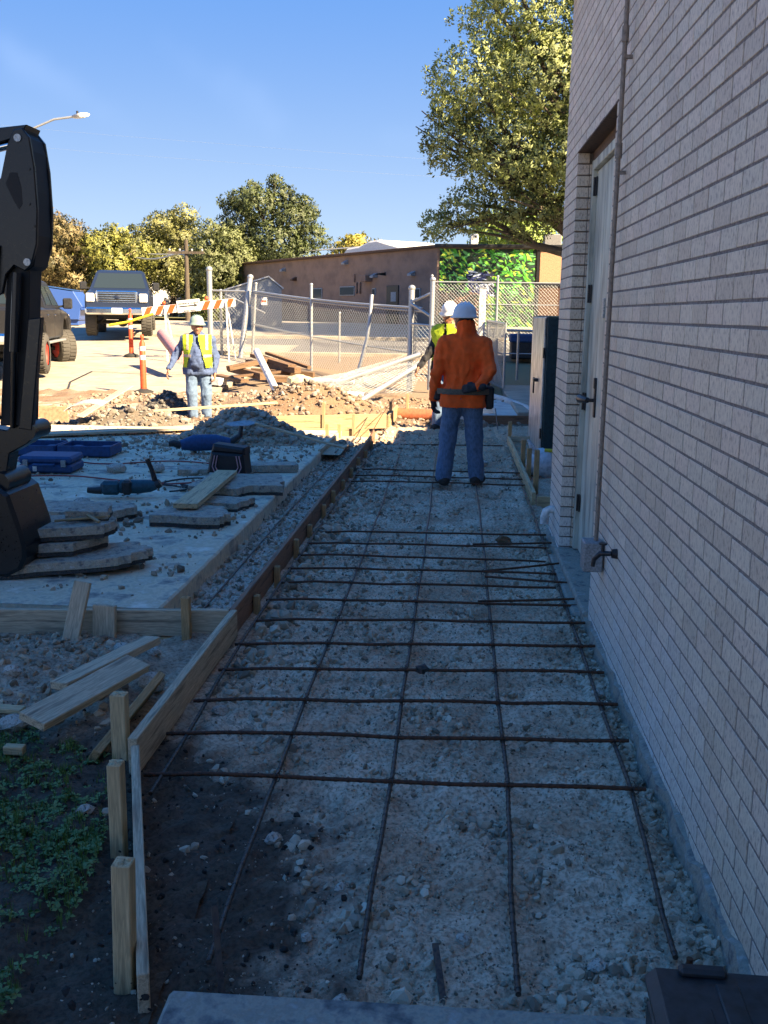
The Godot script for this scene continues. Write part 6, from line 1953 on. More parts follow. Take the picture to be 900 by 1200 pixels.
	tree("backdrop_tree", "bare-topped brown tree behind the excavator arm", Vector3(-27.0, 1.2, -66.0), 6.5, blob_lobes(42, 3.0, 1.6, 6.6, 10, 1.3), [Color(0.10, 0.07, 0.035), Color(0.15, 0.11, 0.06)], 1100, 0.09, 42)
	tree("backdrop_tree", "grey-green tree low between the bronze and the pale green tree", Vector3(-15.6, 1.2, -72.0), 6.5, blob_lobes(43, 3.6, 1.2, 6.0, 10, 1.6), [Color(0.10, 0.11, 0.045), Color(0.18, 0.18, 0.09)], 1300, 0.12, 43)
	for q in [[-17.2, -53.0, 1.1, "low green bush between the dumpster and the blue pickup"], [-12.4, -50.0, 1.2, "pale bush by the house right of the blue pickup"], [-9.6, -46.0, 1.0, "green bush behind the barricade's sign"], [-14.8, -58.0, 1.4, "olive bush in front of the white house"], [-24.5, -57.0, 1.0, "dark bush left of the far white car"]]:
		var t := thing("bush", q[3], "bush", Vector3(q[0], 1.2, q[1]), 0.0, "bushes along the far kerb")
		var st := MB.new()
		for k in 5:
			st.tube([Vector3(0, -0.1, 0), Vector3(cos(k * 1.3) * 0.4, q[2] * 0.8, sin(k * 1.3) * 0.4)], 0.02, 5)
		obj("stems", st, M.bark, t)
		var xf := []
		var cc := []
		for i in 260:
			var d := Vector3(rng.randfn(0, 1), rng.randfn(0, 1), rng.randfn(0, 1)).normalized()
			var p: Vector3 = Vector3(0, q[2] * 0.5, 0) + d * Vector3(q[2], q[2] * 0.6, q[2]) * rng.randf_range(0.6, 1.0)
			var s := rng.randf_range(0.08, 0.14)
			xf.append(Transform3D(Basis.from_euler(Vector3(rng.randf() * 6, rng.randf() * 6, rng.randf() * 6)) * Basis.from_scale(Vector3(s, s, s)), p))
			cc.append(Color(0.09, 0.12, 0.03).lerp(Color(0.2, 0.22, 0.08), rng.randf()))
		var lf := MB.new()
		for k in 6:
			var b := Basis.from_euler(Vector3(k * 1.1, k * 2.3, k * 0.7))
			var o := Vector3(sin(k * 2.0), cos(k * 3.0) * 0.8, sin(k * 5.0))
			lf.face([o + b * Vector3(-1, 0, 0), o + b * Vector3(0, -0.5, 0), o + b * Vector3(1, 0, 0), o + b * Vector3(0, 0.5, 0)], (b.z + o).normalized())
		stuff("leaves", lf.mesh(), M.leaf, xf, cc, t)

func street_things() -> void:
	# house behind the trucks
	var h := thing("house", "white gabled house with grey roof and cream garage, behind the blue pickup", "house", Vector3(-22.6, 1.2, -75.0), 0.5)
	var m := MB.new()
	m.prism(PackedVector2Array(V([-2.4, 0, 2.4, 0, 2.4, 1.9, 0, 4.0, -2.4, 1.9])), 5.0)
	obj("wall", m, M.white_wall, h)
	m = MB.new()
	m.bar(Vector3(-2.75, 1.66, 0), Vector3(0.03, 4.12, 0), 5.5, 0.1)
	m.bar(Vector3(2.75, 1.66, 0), Vector3(-0.03, 4.12, 0), 5.5, 0.1)
	obj("roof", m, M.roof_grey, h)
	m = MB.new()
	m.bx(Vector3(0.2, 2.6, 2.51), Vector3(0.5, 0.7, 0.06), 0.01)
	var wn := obj("window", m, M.white_sheet, h)
	m = MB.new()
	m.bx(Vector3(0.2, 2.6, 2.545), Vector3(0.4, 0.6, 0.01))
	obj("pane", m, M.screen_glass, wn)
	m = MB.new()
	m.bx(Vector3(4.2, 0.9, 1.5), Vector3(3.6, 1.8, 3.0), 0.02)
	obj("garage", m, M.cream, h)
	m = MB.new()
	m.bar(Vector3(2.2, 1.6, 1.5), Vector3(6.3, 2.3, 1.5), 3.6, 0.12)
	obj("garage_roof", m, M.roof_grey, h)
	# utility poles with wires
	for q in [[-20.1, -62.5, 5.8, 0.13, M.lumber_grey, "pale utility pole with a crossarm above the blue pickup"], [-12.95, -48.4, 5.1, 0.11, M.bark, "dark utility pole right of the blue pickup"]]:
		var p := thing("utility_pole", q[5], "utility pole", Vector3(q[0], 1.1, q[1]), 0.0, "utility poles")
		m = MB.new()
		m.tube([Vector3(0, 0, 0), Vector3(0, q[2] - 1.1, 0)], [q[3] * 1.2, q[3] * 0.8], 10)
		obj("pole", m, q[4], p)
		m = MB.new()
		m.bar(Vector3(-0.9, q[2] - 1.7, 0.1), Vector3(0.9, q[2] - 1.7, 0.1), 0.09, 0.11)
		obj("crossarm", m, q[4], p)
		for x in [-0.8, -0.3, 0.3, 0.8]:
			m = MB.new()
			m.lathe(Transform3D(Basis(), Vector3(x, q[2] - 1.64, 0.1)), [Vector2(0.03, 0), Vector2(0.06, 0.05), Vector2(0.04, 0.12), Vector2(0, 0.13)], 8)
			obj("insulator", m, M.galv, p)
	for q in [[Vector3(-32, 6.3, -66), Vector3(-20.1, 5.2, -62.4), Vector3(-4, 5.6, -58), "upper overhead wire across the autumn trees", 0.035], [Vector3(-32, 5.4, -64), Vector3(-20.1, 5.0, -62.4), Vector3(-13, 4.6, -48.4), "pale thick cable running to the dark utility pole", 0.05], [Vector3(-40, 12.8, -60), Vector3(-14, 10.4, -60), Vector3(12, 9.3, -60), "thin overhead wire against the sky above the trees", 0.003], [Vector3(-40, 13.9, -60), Vector3(-14, 11.4, -60), Vector3(12, 10.2, -60), "higher thin overhead wire against the sky", 0.003]]:
		m = MB.new()
		var pts := []
		for k in 17:
			var u := k / 16.0
			var p: Vector3 = q[0].lerp(q[1], u * 2) if u < 0.5 else q[1].lerp(q[2], u * 2 - 1)
			pts.append(p - Vector3(0, 0.25 * sin(fmod(u * 2, 1.0) * PI), 0))
		m.tube(pts, q[4], 5)
		tag(obj("overhead_wire", m, M.galv), q[3], "wire", "overhead wires")
	for q in [[Vector3(-13.6, 0, -31.0), Vector3(-12.96, 7.16, -31.0), Vector3(-12.3, 7.42, -31.0), Vector3(-11.66, 7.5, -31.0), "tall street lamp whose head shows above the excavator arm", 1.0], [Vector3(-19.6, 0, -62.0), Vector3(-21.0, 4.2, -62.0), Vector3(-22.0, 4.75, -62.0), Vector3(-22.8, 4.92, -62.0), "far street lamp before the yellow tree", 1.0]]:
		var p := thing("street_lamp", q[4], "street lamp", Vector3.ZERO, 0.0, "street lamps")
		m = MB.new()
		var base := Vector3(q[0].x, lot(q[0].z), q[0].z)
		var kk := Vector3(q[0].x, q[1].y - 0.5, q[0].z)
		m.tube([base, kk], [0.11, 0.07], 10)
		obj("pole", m, M.galv, p)
		m = MB.new()
		m.tube([kk, q[1], q[2], q[3]], 0.035, 8)
		obj("arm", m, M.galv, p)
		m = MB.new()
		var dir: Vector3 = (q[3] - q[2]).normalized()
		m.ball(Transform3D(Basis(dir, Vector3.UP, dir.cross(Vector3.UP)) * Basis.from_scale(Vector3(0.30, 0.075, 0.13)), q[3] + dir * 0.2), 8, 12)
		var hd := obj("lamp_head", m, M.white_plastic, p)
		m = MB.new()
		m.tube([q[3] + Vector3(0.1, 0.06, 0), q[3] + Vector3(0.1, 0.16, 0)], 0.035, 8)
		obj("photocell", m, M.steel_dark, hd)

func site_things() -> void:
	# gravel heaps
	heap("gravel_heap", Vector3(-2.62, 0.12, -12.45), 0.95, 0.66, 0.46, "pointed grey gravel heap in the shade left of the trench", Color(0.50, 0.40, 0.29), 1700, 0.05, 1)
	heap("gravel_heap", Vector3(-4.75, 0.05, -16.3), 0.55, 0.4, 0.42, "dark grey heap of crushed stone left of the worker in yellow", Color(0.085, 0.08, 0.075), 350, 0.045, 2)
	heap("dirt_heap", Vector3(-2.4, 0.05, -16.6), 1.6, 0.75, 0.62, "sunlit tan dirt heap right of the worker in yellow", Color(0.21, 0.14, 0.09), 1300, 0.055, 3)
	heap("rubble_heap", Vector3(-4.6, 0.06, -14.3), 1.1, 0.5, 0.30, "heap of dirt and broken stone under the slanting grey board", Color(0.16, 0.13, 0.10), 450, 0.06, 4)
	# electrical cabinet
	var c := thing("cabinet", "tall cabinet with bright steel front and dark green side, behind the building corner", "cabinet", Vector3(1.20, 0.02, -12.1))
	var m := MB.new()
	m.bx(Vector3(0.325, 0.86, -0.52), Vector3(0.83, 1.74, 1.72), 0.012)
	obj("body", m, M.cabinet_green, c)
	m = MB.new()
	m.bx(Vector3(-0.108, 0.86, -0.52), Vector3(0.03, 1.70, 1.68), 0.008)
	var dr := obj("front_door", m, M.cabinet_steel, c)
	m = MB.new()
	m.bx(Vector3(-0.15, 0.95, -0.25), Vector3(0.06, 0.04, 0.13), 0.008)
	m.bx(Vector3(-0.165, 0.88, -0.30), Vector3(0.02, 0.2, 0.03), 0.006)
	obj("handle", m, M.steel_dark, dr)
	for y in [0.35, 1.3]:
		m = MB.new()
		m.tube([Vector3(-0.115, y - 0.06, 0.33), Vector3(-0.115, y + 0.06, 0.33)], 0.012, 8)
		obj("hinge", m, M.steel_dark, dr)
	m = MB.new()
	m.bx(Vector3(0.33, -0.01, -0.52), Vector3(0.95, 0.1, 1.85), 0.01)
	obj("plinth", m, M.concrete, c)
	# pad with curved kerb
	var pd := thing("concrete_pad", "", "")
	tag(pd, "", "", "", "structure")
	m = MB.new()
	m.prism(PackedVector2Array(V([0.30, -15.98, 1.35, -16.08, 1.30, -17.2, 1.0, -18.8, 0.55, -20.2, 0.0, -21.5, -0.3, -21.5, -0.1, -18.0])), 0.16, Transform3D(Basis(Vector3(1, 0, 0), Vector3(0, 0, 1), Vector3(0, -1, 0)), Vector3(0, 0.08, 0)), 0.008)
	obj("slab", m, M.concrete, pd)
	m = MB.new()
	var kp := []
	for q in V([1.36, -16.1, 1.31, -17.2, 1.02, -18.8, 0.57, -20.2, 0.02, -21.5]):
		kp.append(Vector3(q.x, 0.17, q.y))
	m.tube(kp, 0.07, 8)
	obj("kerb", m, M.concrete, pd)
	m = MB.new()
	m.bx(Vector3(1.9, 0.12, -20.0), Vector3(1.6, 0.2, 8.0), 0.02)
	obj("slab", m, M.concrete_lot, pd)
	m = MB.new()
	m.bx(Vector3(0.55, 0.163, -16.6), Vector3(0.42, 0.012, 0.9), 0.004)
	tag(obj("cover_plate", m, M.cabinet_steel), "pale rectangular cover plate on the concrete pad behind the worker's hip", "cover plate")
	# bag and bottle inside the small form
	var bg := thing("plastic_bag", "white plastic shopping bag with a yellow-green edge behind the stakes", "bag", Vector3(1.02, 0.02, -10.7))
	m = MB.new()
	m.stone(Transform3D(Basis.from_scale(Vector3(0.20, 0.17, 0.17)), Vector3(0, 0.13, 0)), 12, 0.16, true, true)
	obj("sack", m, M.bag_white, bg)
	for k in 2:
		m = MB.new()
		m.tube([Vector3(-0.07, 0.24, -0.04 + k * 0.08), Vector3(-0.12, 0.34, -0.03 + k * 0.08), Vector3(-0.16, 0.40, -0.02 + k * 0.05)], [0.035, 0.03, 0.012], 6)
		obj("handle", m, M.bag_white, bg)
	m = MB.new()
	m.tube([Vector3(0.02, 0.30, 0.05), Vector3(0.10, 0.30, 0.07), Vector3(0.17, 0.22, 0.06)], 0.022, 6)
	obj("yellow_edge", m, M.yellow, bg)
	var bt := thing("water_bottle", "clear water bottle standing between the bag and the wall", "bottle", Vector3(1.16, 0.02, -10.2))
	m = MB.new()
	m.lathe(Transform3D(Basis.from_scale(Vector3(1.3, 1.3, 1.3)), Vector3.ZERO), [Vector2(0, 0), Vector2(0.05, 0), Vector2(0.055, 0.03), Vector2(0.052, 0.09), Vector2(0.055, 0.16), Vector2(0.04, 0.21), Vector2(0.02, 0.24), Vector2(0.02, 0.26), Vector2(0, 0.26)], 14)
	obj("bottle", m, M.bottle, bt)
	m = MB.new()
	m.tube([Vector3(0, 0.14, 0), Vector3(0, 0.21, 0)], 0.0735, 14, false)
	obj("label_band", m, M.bag_white, bt)
	m = MB.new()
	m.tube([Vector3(0, 0.335, 0), Vector3(0, 0.36, 0)], 0.03, 10)
	obj("cap", m, M.white_plastic, bt)
	# blue tool cases
	for q in [[Vector3(-4.02, 0.14, -9.62), 0.05, true, "closed blue plastic tool case on the slab"], [Vector3(-4.35, 0.14, -10.75), 0.04, false, "open blue tool case lying flat behind the closed one"]]:
		var t := thing("tool_case", q[3], "tool case", q[0], q[1], "blue tool cases")
		if q[2]:
			m = MB.new()
			m.bx(Vector3(0, 0.045, 0), Vector3(0.54, 0.085, 0.40), 0.02)
			obj("base", m, M.blue_case, t)
			m = MB.new()
			m.bx(Vector3(0, 0.13, 0), Vector3(0.54, 0.075, 0.40), 0.022)
			obj("lid", m, M.blue_case, t)
			m = MB.new()
			m.tube([Vector3(-0.1, 0.09, 0.2), Vector3(-0.1, 0.09, 0.245), Vector3(0.1, 0.09, 0.245), Vector3(0.1, 0.09, 0.2)], 0.014, 8)
			obj("handle", m, M.blue_case, t)
			for x in [-0.19, 0.19]:
				m = MB.new()
				m.bx(Vector3(x, 0.10, 0.205), Vector3(0.05, 0.07, 0.02), 0.005)
				obj("latch", m, M.grey_box, t)
			m = MB.new()
			m.bx(Vector3(-0.10, 0.045, 0.202), Vector3(0.04, 0.05, 0.006))
			obj("sticker", m, M.white_sheet, t)
		else:
			for s in [-1, 1]:
				m = MB.new()
				m.bx(Vector3(s * 0.31, 0.02, 0), Vector3(0.58, 0.025, 0.46), 0.008)
				for e in [[s * 0.31, 0.07, 0.225, 0.58, 0.11, 0.02], [s * 0.31, 0.07, -0.225, 0.58, 0.11, 0.02], [s * 0.31 + 0.285, 0.07, 0.0, 0.02, 0.11, 0.45], [s * 0.31 - 0.285, 0.07, 0.0, 0.02, 0.11, 0.45]]:
					m.bx(Vector3(e[0], e[1], e[2]), Vector3(e[3], e[4], e[5]), 0.006)
				var sh := obj("half_shell", m, M.blue_case, t)
				for k in 3:
					m = MB.new()
					m.bx(Vector3(s * 0.31 + (k - 1) * 0.16, 0.06, (k % 2) * 0.1 - 0.04), Vector3(0.12, 0.06, 0.22), 0.02)
					obj("moulded_rib", m, M.blue_case, sh)
	# demolition hammer
	var h := thing("demolition_hammer", "teal demolition hammer lying on the slab with its chisel sticking up", "power tool", Vector3(-2.74, 0.14, -8.3), 0.12)
	h.scale = Vector3.ONE * 0.72
	m = MB.new()
	m.tube([Vector3(-0.16, 0.13, 0), Vector3(0.06, 0.13, 0), Vector3(0.2, 0.14, 0), Vector3(0.27, 0.15, 0)], [0.085, 0.085, 0.075, 0.055], 14)
	obj("motor_housing", m, M.tool_teal, h)
	m = MB.new()
	m.bx(Vector3(-0.27, 0.12, 0.02), Vector3(0.24, 0.17, 0.15), 0.04)
	obj("gear_housing", m, M.tool_teal, h)
	m = MB.new()
	m.bx(Vector3(-0.07, 0.13, 0.03), Vector3(0.12, 0.18, 0.16), 0.03)
	obj("black_band", m, M.black_plastic, h)
	m = MB.new()
	m.tube([Vector3(-0.38, 0.09, 0.03), Vector3(-0.46, 0.085, 0.03), Vector3(-0.55, 0.09, 0.03)], [0.05, 0.042, 0.035], 10)
	obj("rear_grip", m, M.black_plastic, h)
	m = MB.new()
	m.tube([Vector3(0.27, 0.15, 0), Vector3(0.32, 0.18, 0.0)], [0.06, 0.05], 12)
	obj("tool_holder", m, M.black_plastic, h)
	m = MB.new()
	m.tube([Vector3(0.26, 0.19, 0), Vector3(0.22, 0.34, 0.0), Vector3(0.17, 0.47, 0)], [0.035, 0.028, 0.03], 8)
	obj("chisel", m, M.steel_dark, h)
	# tool bag, breaker and shovel
	var tb := thing("tool_bag", "black tool bag with pink-striped straps sitting on a broken slab", "bag", Vector3(-2.10, 0.22, -9.25), -0.12)
	tb.scale = Vector3.ONE * 0.76
	m = MB.new()
	m.prism(PackedVector2Array(V([-0.26, 0, 0.25, 0, 0.22, 0.26, -0.20, 0.28])), 0.30, Transform3D(), 0.03)
	obj("sack", m, M.bag_black, tb)
	m = MB.new()
	m.prism(PackedVector2Array(V([-0.21, 0.27, 0.24, 0.25, 0.23, 0.34, -0.18, 0.38])), 0.26, Transform3D(), 0.03)
	obj("flap", m, M.bag_black, tb)
	for s in [-1, 1]:
		for k in 2:
			m = MB.new()
			m.tube([Vector3(s * 0.14 + k * 0.035, 0.24, 0.165), Vector3(s * 0.17 + k * 0.04, 0.10, 0.175), Vector3(s * 0.12 + k * 0.05, 0.01, 0.20), Vector3(s * 0.02, -0.03, 0.25)], 0.008, 5)
			obj("strap", m, M.strap_pink, tb)
	var jb := thing("breaker", "blue electric breaker lying against the gravel heap behind the tool bag", "power tool", Vector3(-2.72, 0.16, -11.1), 0.35)
	jb.scale = Vector3.ONE * 0.8
	m = MB.new()
	m.tube([Vector3(-0.45, 0.10, 0), Vector3(-0.25, 0.13, 0), Vector3(0.05, 0.13, 0), Vector3(0.25, 0.12, 0)], [0.07, 0.12, 0.115, 0.07], 14)
	obj("motor_housing", m, M.blue_case, jb)
	m = MB.new()
	m.tube([Vector3(-0.45, 0.10, 0), Vector3(-0.55, 0.13, 0.0), Vector3(-0.62, 0.12, 0)], [0.06, 0.05, 0.04], 10)
	obj("grip", m, M.black_plastic, jb)
	m = MB.new()
	m.tube([Vector3(0.25, 0.12, 0), Vector3(0.40, 0.22, 0), Vector3(0.42, 0.36, 0)], [0.05, 0.04, 0.03], 8)
	obj("tool_holder", m, M.black_plastic, jb)
	var sv := thing("shovel", "shovel lying on the gravel heap, blade up and handle to the right", "shovel", Vector3(-2.45, 0.34, -11.75), 0.2)
	m = MB.new()
	m.tube([Vector3(0.1, 0.08, 0), Vector3(1.15, -0.16, 0.5)], 0.017, 8)
	obj("handle", m, M.lumber_grey, sv)
	m = MB.new()
	m.prism(PackedVector2Array(V([-0.26, 0.0, -0.19, 0.08, 0.0, 0.10, 0.10, 0.03, 0.10, -0.03, 0.0, -0.10, -0.19, -0.08])), 0.012, Transform3D(Basis.from_euler(Vector3(-1.35, 0.0, 0.22)), Vector3(0, 0.08, 0)), 0.003)
	obj("blade", m, M.shed_grey, sv)
	var wb := thing("sheet_metal", "grey bent metal sheet lying in the rubble under the slanting board", "sheet metal", Vector3(-5.3, 0.24, -14.2), 0.2)
	m = MB.new()
	for k in 7:
		var a0 := -0.2 + k * 0.22
		var a1 := a0 + 0.22
		m.bar(Vector3(cos(a0 + 1.2) * 0.4, sin(a0 + 1.2) * 0.28 - 0.1, 0), Vector3(cos(a1 + 1.2) * 0.4, sin(a1 + 1.2) * 0.28 - 0.1, 0), 0.6, 0.012)
	obj("sheet", m, M.shed_grey, wb)
	# cords
	for q in [["red extension cord running along the slab behind the tool cases", M.cord_red, [Vector3(-4.6, 0.15, -10.1), Vector3(-4.1, 0.16, -10.15), Vector3(-3.6, 0.15, -10.05), Vector3(-3.0, 0.15, -10.35), Vector3(-2.4, 0.15, -10.2), Vector3(-2.2, 0.2, -9.9)]], ["dark red cord on the slab between the cases and the hammer", M.cord_red, [Vector3(-4.3, 0.15, -9.1), Vector3(-3.7, 0.15, -9.25), Vector3(-3.1, 0.15, -9.05), Vector3(-2.6, 0.15, -8.95), Vector3(-2.3, 0.2, -8.9), Vector3(-2.2, 0.24, -9.1)]], ["black cord looping from the demolition hammer to the tool bag", M.cord_dark, [Vector3(-2.45, 0.18, -8.4), Vector3(-2.38, 0.15, -8.7), Vector3(-2.5, 0.15, -8.95), Vector3(-2.25, 0.18, -8.65), Vector3(-2.1, 0.22, -8.8), Vector3(-2.2, 0.2, -9.1)]], ["dark cord lying across the slab from the excavator", M.cord_dark, [Vector3(-4.3, 0.15, -7.5), Vector3(-3.6, 0.15, -7.6), Vector3(-3.2, 0.15, -7.55), Vector3(-2.6, 0.15, -7.85)]], ["dark cord coiled in front of the tool bag", M.cord_dark, [Vector3(-2.7, 0.15, -9.0), Vector3(-2.4, 0.16, -8.75), Vector3(-2.25, 0.2, -8.95), Vector3(-2.5, 0.17, -9.15), Vector3(-2.7, 0.15, -8.95), Vector3(-2.5, 0.16, -8.8)]]]:
		m = MB.new()
		var cv := Curve3D.new()
		var P: Array = q[2]
		for i in P.size():
			var tg: Vector3 = (P[mini(i + 1, P.size() - 1)] - P[maxi(i - 1, 0)]) * 0.22
			cv.add_point(P[i], -tg, tg)
		m.tube(Array(cv.tessellate(3, 6)), 0.008, 6)
		tag(obj("cord", m, q[1]), q[0], "cord", "cords on the slab")
	# black case in the near right corner
	var k := thing("storage_case", "black plastic tool case on the front slab at the near right corner", "tool case", Vector3(0.635, 0.06, -1.79), -0.03)
	m = MB.new()
	m.bx(Vector3(0, 0.10, 0), Vector3(0.32, 0.20, 0.44), 0.025)
	obj("base", m, M.mount_plastic, k)
	m = MB.new()
	m.bx(Vector3(0, 0.228, 0), Vector3(0.335, 0.055, 0.455), 0.022)
	m.bx(Vector3(0.0, 0.257, 0.02), Vector3(0.05, 0.008, 0.36), 0.003)
	m.bx(Vector3(-0.10, 0.257, 0.05), Vector3(0.10, 0.006, 0.26), 0.003)
	var lid := obj("lid", m, M.mount_plastic, k)
	m = MB.new()
	m.bx(Vector3(-0.045, 0.262, -0.195), Vector3(0.105, 0.022, 0.032), 0.008)
	obj("handle", m, M.black_plastic, lid)
	for x in [-0.1, 0.1]:
		m = MB.new()
		m.bx(Vector3(x, 0.20, 0.232), Vector3(0.05, 0.08, 0.02), 0.005)
		obj("latch", m, M.grey_box, lid)

# --- people: a field of tapered capsules joined smoothly, meshed as surface nets ---
func capsule_field(bones: Array, cell: float, k: float, wr := 0.0, wf := 9.0, seed_off := 0.0) -> Dictionary:
	var lo := Vector3(1e9, 1e9, 1e9)
	var hi := -lo
	var pad := 3.0 / k + 2.0 * cell + wr
	for b in bones:
		var r := maxf(b[2], b[3]) + pad
		lo = lo.min(b[0] - Vector3(r, r, r)).min(b[1] - Vector3(r, r, r))
		hi = hi.max(b[0] + Vector3(r, r, r)).max(b[1] + Vector3(r, r, r))
	var nx := int((hi.x - lo.x) / cell) + 2
	var ny := int((hi.y - lo.y) / cell) + 2
	var nz := int((hi.z - lo.z) / cell) + 2
	var acc := PackedFloat32Array()
	acc.resize(nx * ny * nz)
	for b in bones:
		var a: Vector3 = b[0]
		var d: Vector3 = b[1] - b[0]
		var ra: float = b[2]
		var rb: float = b[3]
		var sq: Vector3 = b[4] if b.size() > 4 else Vector3.ONE
		var dd := maxf((d / sq).length_squared(), 1e-9)
		var r := maxf(ra, rb) + pad
		var l: Vector3 = (Vector3(b[0]).min(b[1]) - Vector3(r, r, r) * sq.max(Vector3.ONE) - lo) / cell
		var h: Vector3 = (Vector3(b[0]).max(b[1]) + Vector3(r, r, r) * sq.max(Vector3.ONE) - lo) / cell
		var ds := d / sq
		for z in range(maxi(0, int(l.z)), mini(nz, int(h.z) + 1)):
			for y in range(maxi(0, int(l.y)), mini(ny, int(h.y) + 1)):
				var row := (z * ny + y) * nx
				for x in range(maxi(0, int(l.x)), mini(nx, int(h.x) + 1)):
					var p := (lo + Vector3(x, y, z) * cell - a) / sq
					var t := clampf(p.dot(ds) / dd, 0.0, 1.0)
					var e := (p - ds * t).length() - lerpf(ra, rb, t)
					if e < pad:
						acc[row + x] += exp(-k * e)
	for i in acc.size():
		acc[i] = -log(acc[i]) / k if acc[i] > 0.0 else pad
	if wr > 0.0:
		for z in nz:
			for y in ny:
				for x in nx:
					var i := (z * ny + y) * nx + x
					if absf(acc[i]) < wr + 2.0 * cell:
						var p := lo + Vector3(x, y, z) * cell
						acc[i] += wr * (1.5 * absf(noise.get_noise_3d(p.x * wf + seed_off, p.y * wf * 0.45, p.z * wf)) - 0.35 + 0.4 * noise.get_noise_3d(p.x * 3.0 + seed_off, p.y * 11.0, p.z * 3.0))
	return {"a": acc, "n": Vector3i(nx, ny, nz), "lo": lo, "cell": cell}

func net(mb: MB, f: Dictionary, keep = null) -> void:
	var acc: PackedFloat32Array = f.a
	var nx: int = f.n.x
	var ny: int = f.n.y
	var nz: int = f.n.z
	var lo: Vector3 = f.lo
	var cell: float = f.cell
	var vid := {}
	var vs := PackedVector3Array()
	var cs := [0, 1, nx, nx + 1, nx * ny, nx * ny + 1, nx * ny + nx, nx * ny + nx + 1]
	var co := [Vector3(0, 0, 0), Vector3(1, 0, 0), Vector3(0, 1, 0), Vector3(1, 1, 0), Vector3(0, 0, 1), Vector3(1, 0, 1), Vector3(0, 1, 1), Vector3(1, 1, 1)]
	var ed := [[0, 1], [0, 2], [0, 4], [1, 3], [1, 5], [2, 3], [2, 6], [3, 7], [4, 5], [4, 6], [5, 7], [6, 7]]
	for z in nz - 1:
		for y in ny - 1:
			var row := (z * ny + y) * nx
			for x in nx - 1:
				var o := row + x
				var neg := 0
				for c in cs:
					if acc[o + c] < 0.0:
						neg += 1
				if neg == 0 or neg == 8:
					continue
				var s := Vector3.ZERO
				var m := 0
				for e in ed:
					var va := acc[o + cs[e[0]]]
					var vb := acc[o + cs[e[1]]]
					if (va < 0.0) != (vb < 0.0):
						s += co[e[0]].lerp(co[e[1]], va / (va - vb))
						m += 1
				vid[o] = vs.size()
				vs.append(lo + (Vector3(x, y, z) + s / m) * cell)
	var ns := PackedVector3Array()
	ns.resize(vs.size())
	var quads := []
	var strides := [1, nx, nx * ny]
	for o in vid:
		for ax in 3:
			var u: int = strides[(ax + 1) % 3]
			var w: int = strides[(ax + 2) % 3]
			var st: int = strides[ax]
			if o + st >= acc.size() or (acc[o] < 0.0) == (acc[o + st] < 0.0):
				continue
			if not (vid.has(o - u) and vid.has(o - w) and vid.has(o - u - w)):
				continue
			var q := [vid[o], vid[o - u], vid[o - u - w], vid[o - w]]
			var nn := (vs[q[2]] - vs[q[0]]).cross(vs[q[3]] - vs[q[1]])
			var axis := Vector3.ZERO
			axis[ax] = 1.0 if acc[o] < 0.0 else -1.0
			if nn.dot(axis) < 0.0:
				nn = -nn
			for i in q:
				ns[i] += nn
			quads.append(q)
	for i in ns.size():
		ns[i] = ns[i].normalized()
	for q in quads:
		if keep != null and not keep.call((vs[q[0]] + vs[q[2]]) * 0.5):
			continue
		mb.tri(vs[q[0]], vs[q[1]], vs[q[2]], ns[q[0]], ns[q[1]], ns[q[2]])
		mb.tri(vs[q[0]], vs[q[2]], vs[q[3]], ns[q[0]], ns[q[2]], ns[q[3]])

func grow(bones: Array, by: float) -> Array:
	var r := []
	for b in bones:
		var c: Array = b.duplicate()
		c[2] += by
		c[3] += by
		r.append(c)
	return r

# fingers: wrist w, direction d towards the finger tips, palm normal n, side s towards the thumb
func hand(w: Vector3, d: Vector3, n: Vector3, s: Vector3, curl: float) -> Array:
	var out := []
	var kn := w + d * 0.085
	for i in 4:
		var o := (1.5 - i) * 0.019
		out.append([w + d * 0.015 + s * o * 0.6, kn + s * o, 0.016, 0.013])
		var ln: float = [0.040, 0.045, 0.042, 0.034][i]
		var p0 := kn + s * o
		var p1 := p0 + (d * cos(curl * 0.6) + n * sin(curl * 0.6)) * ln
		var p2 := p1 + (d * cos(curl * 1.5) + n * sin(curl * 1.5)) * ln * 0.75
		var p3 := p2 + (d * cos(curl * 2.2) + n * sin(curl * 2.2)) * ln * 0.5
		out.append([p0, p1, 0.0098, 0.009])
		out.append([p1, p2, 0.009, 0.0082])
		out.append([p2, p3, 0.0082, 0.007])
	var t0 := w + d * 0.025 + s * 0.022
	var t1 := t0 + (d * 0.75 + s * 0.6 + n * 0.3).normalized() * 0.042
	out.append([t0, t1, 0.0135, 0.011])
	out.append([t1, t1 + (d * 0.9 + s * 0.15 + n * 0.4).normalized() * 0.032, 0.0105, 0.0085])
	return out

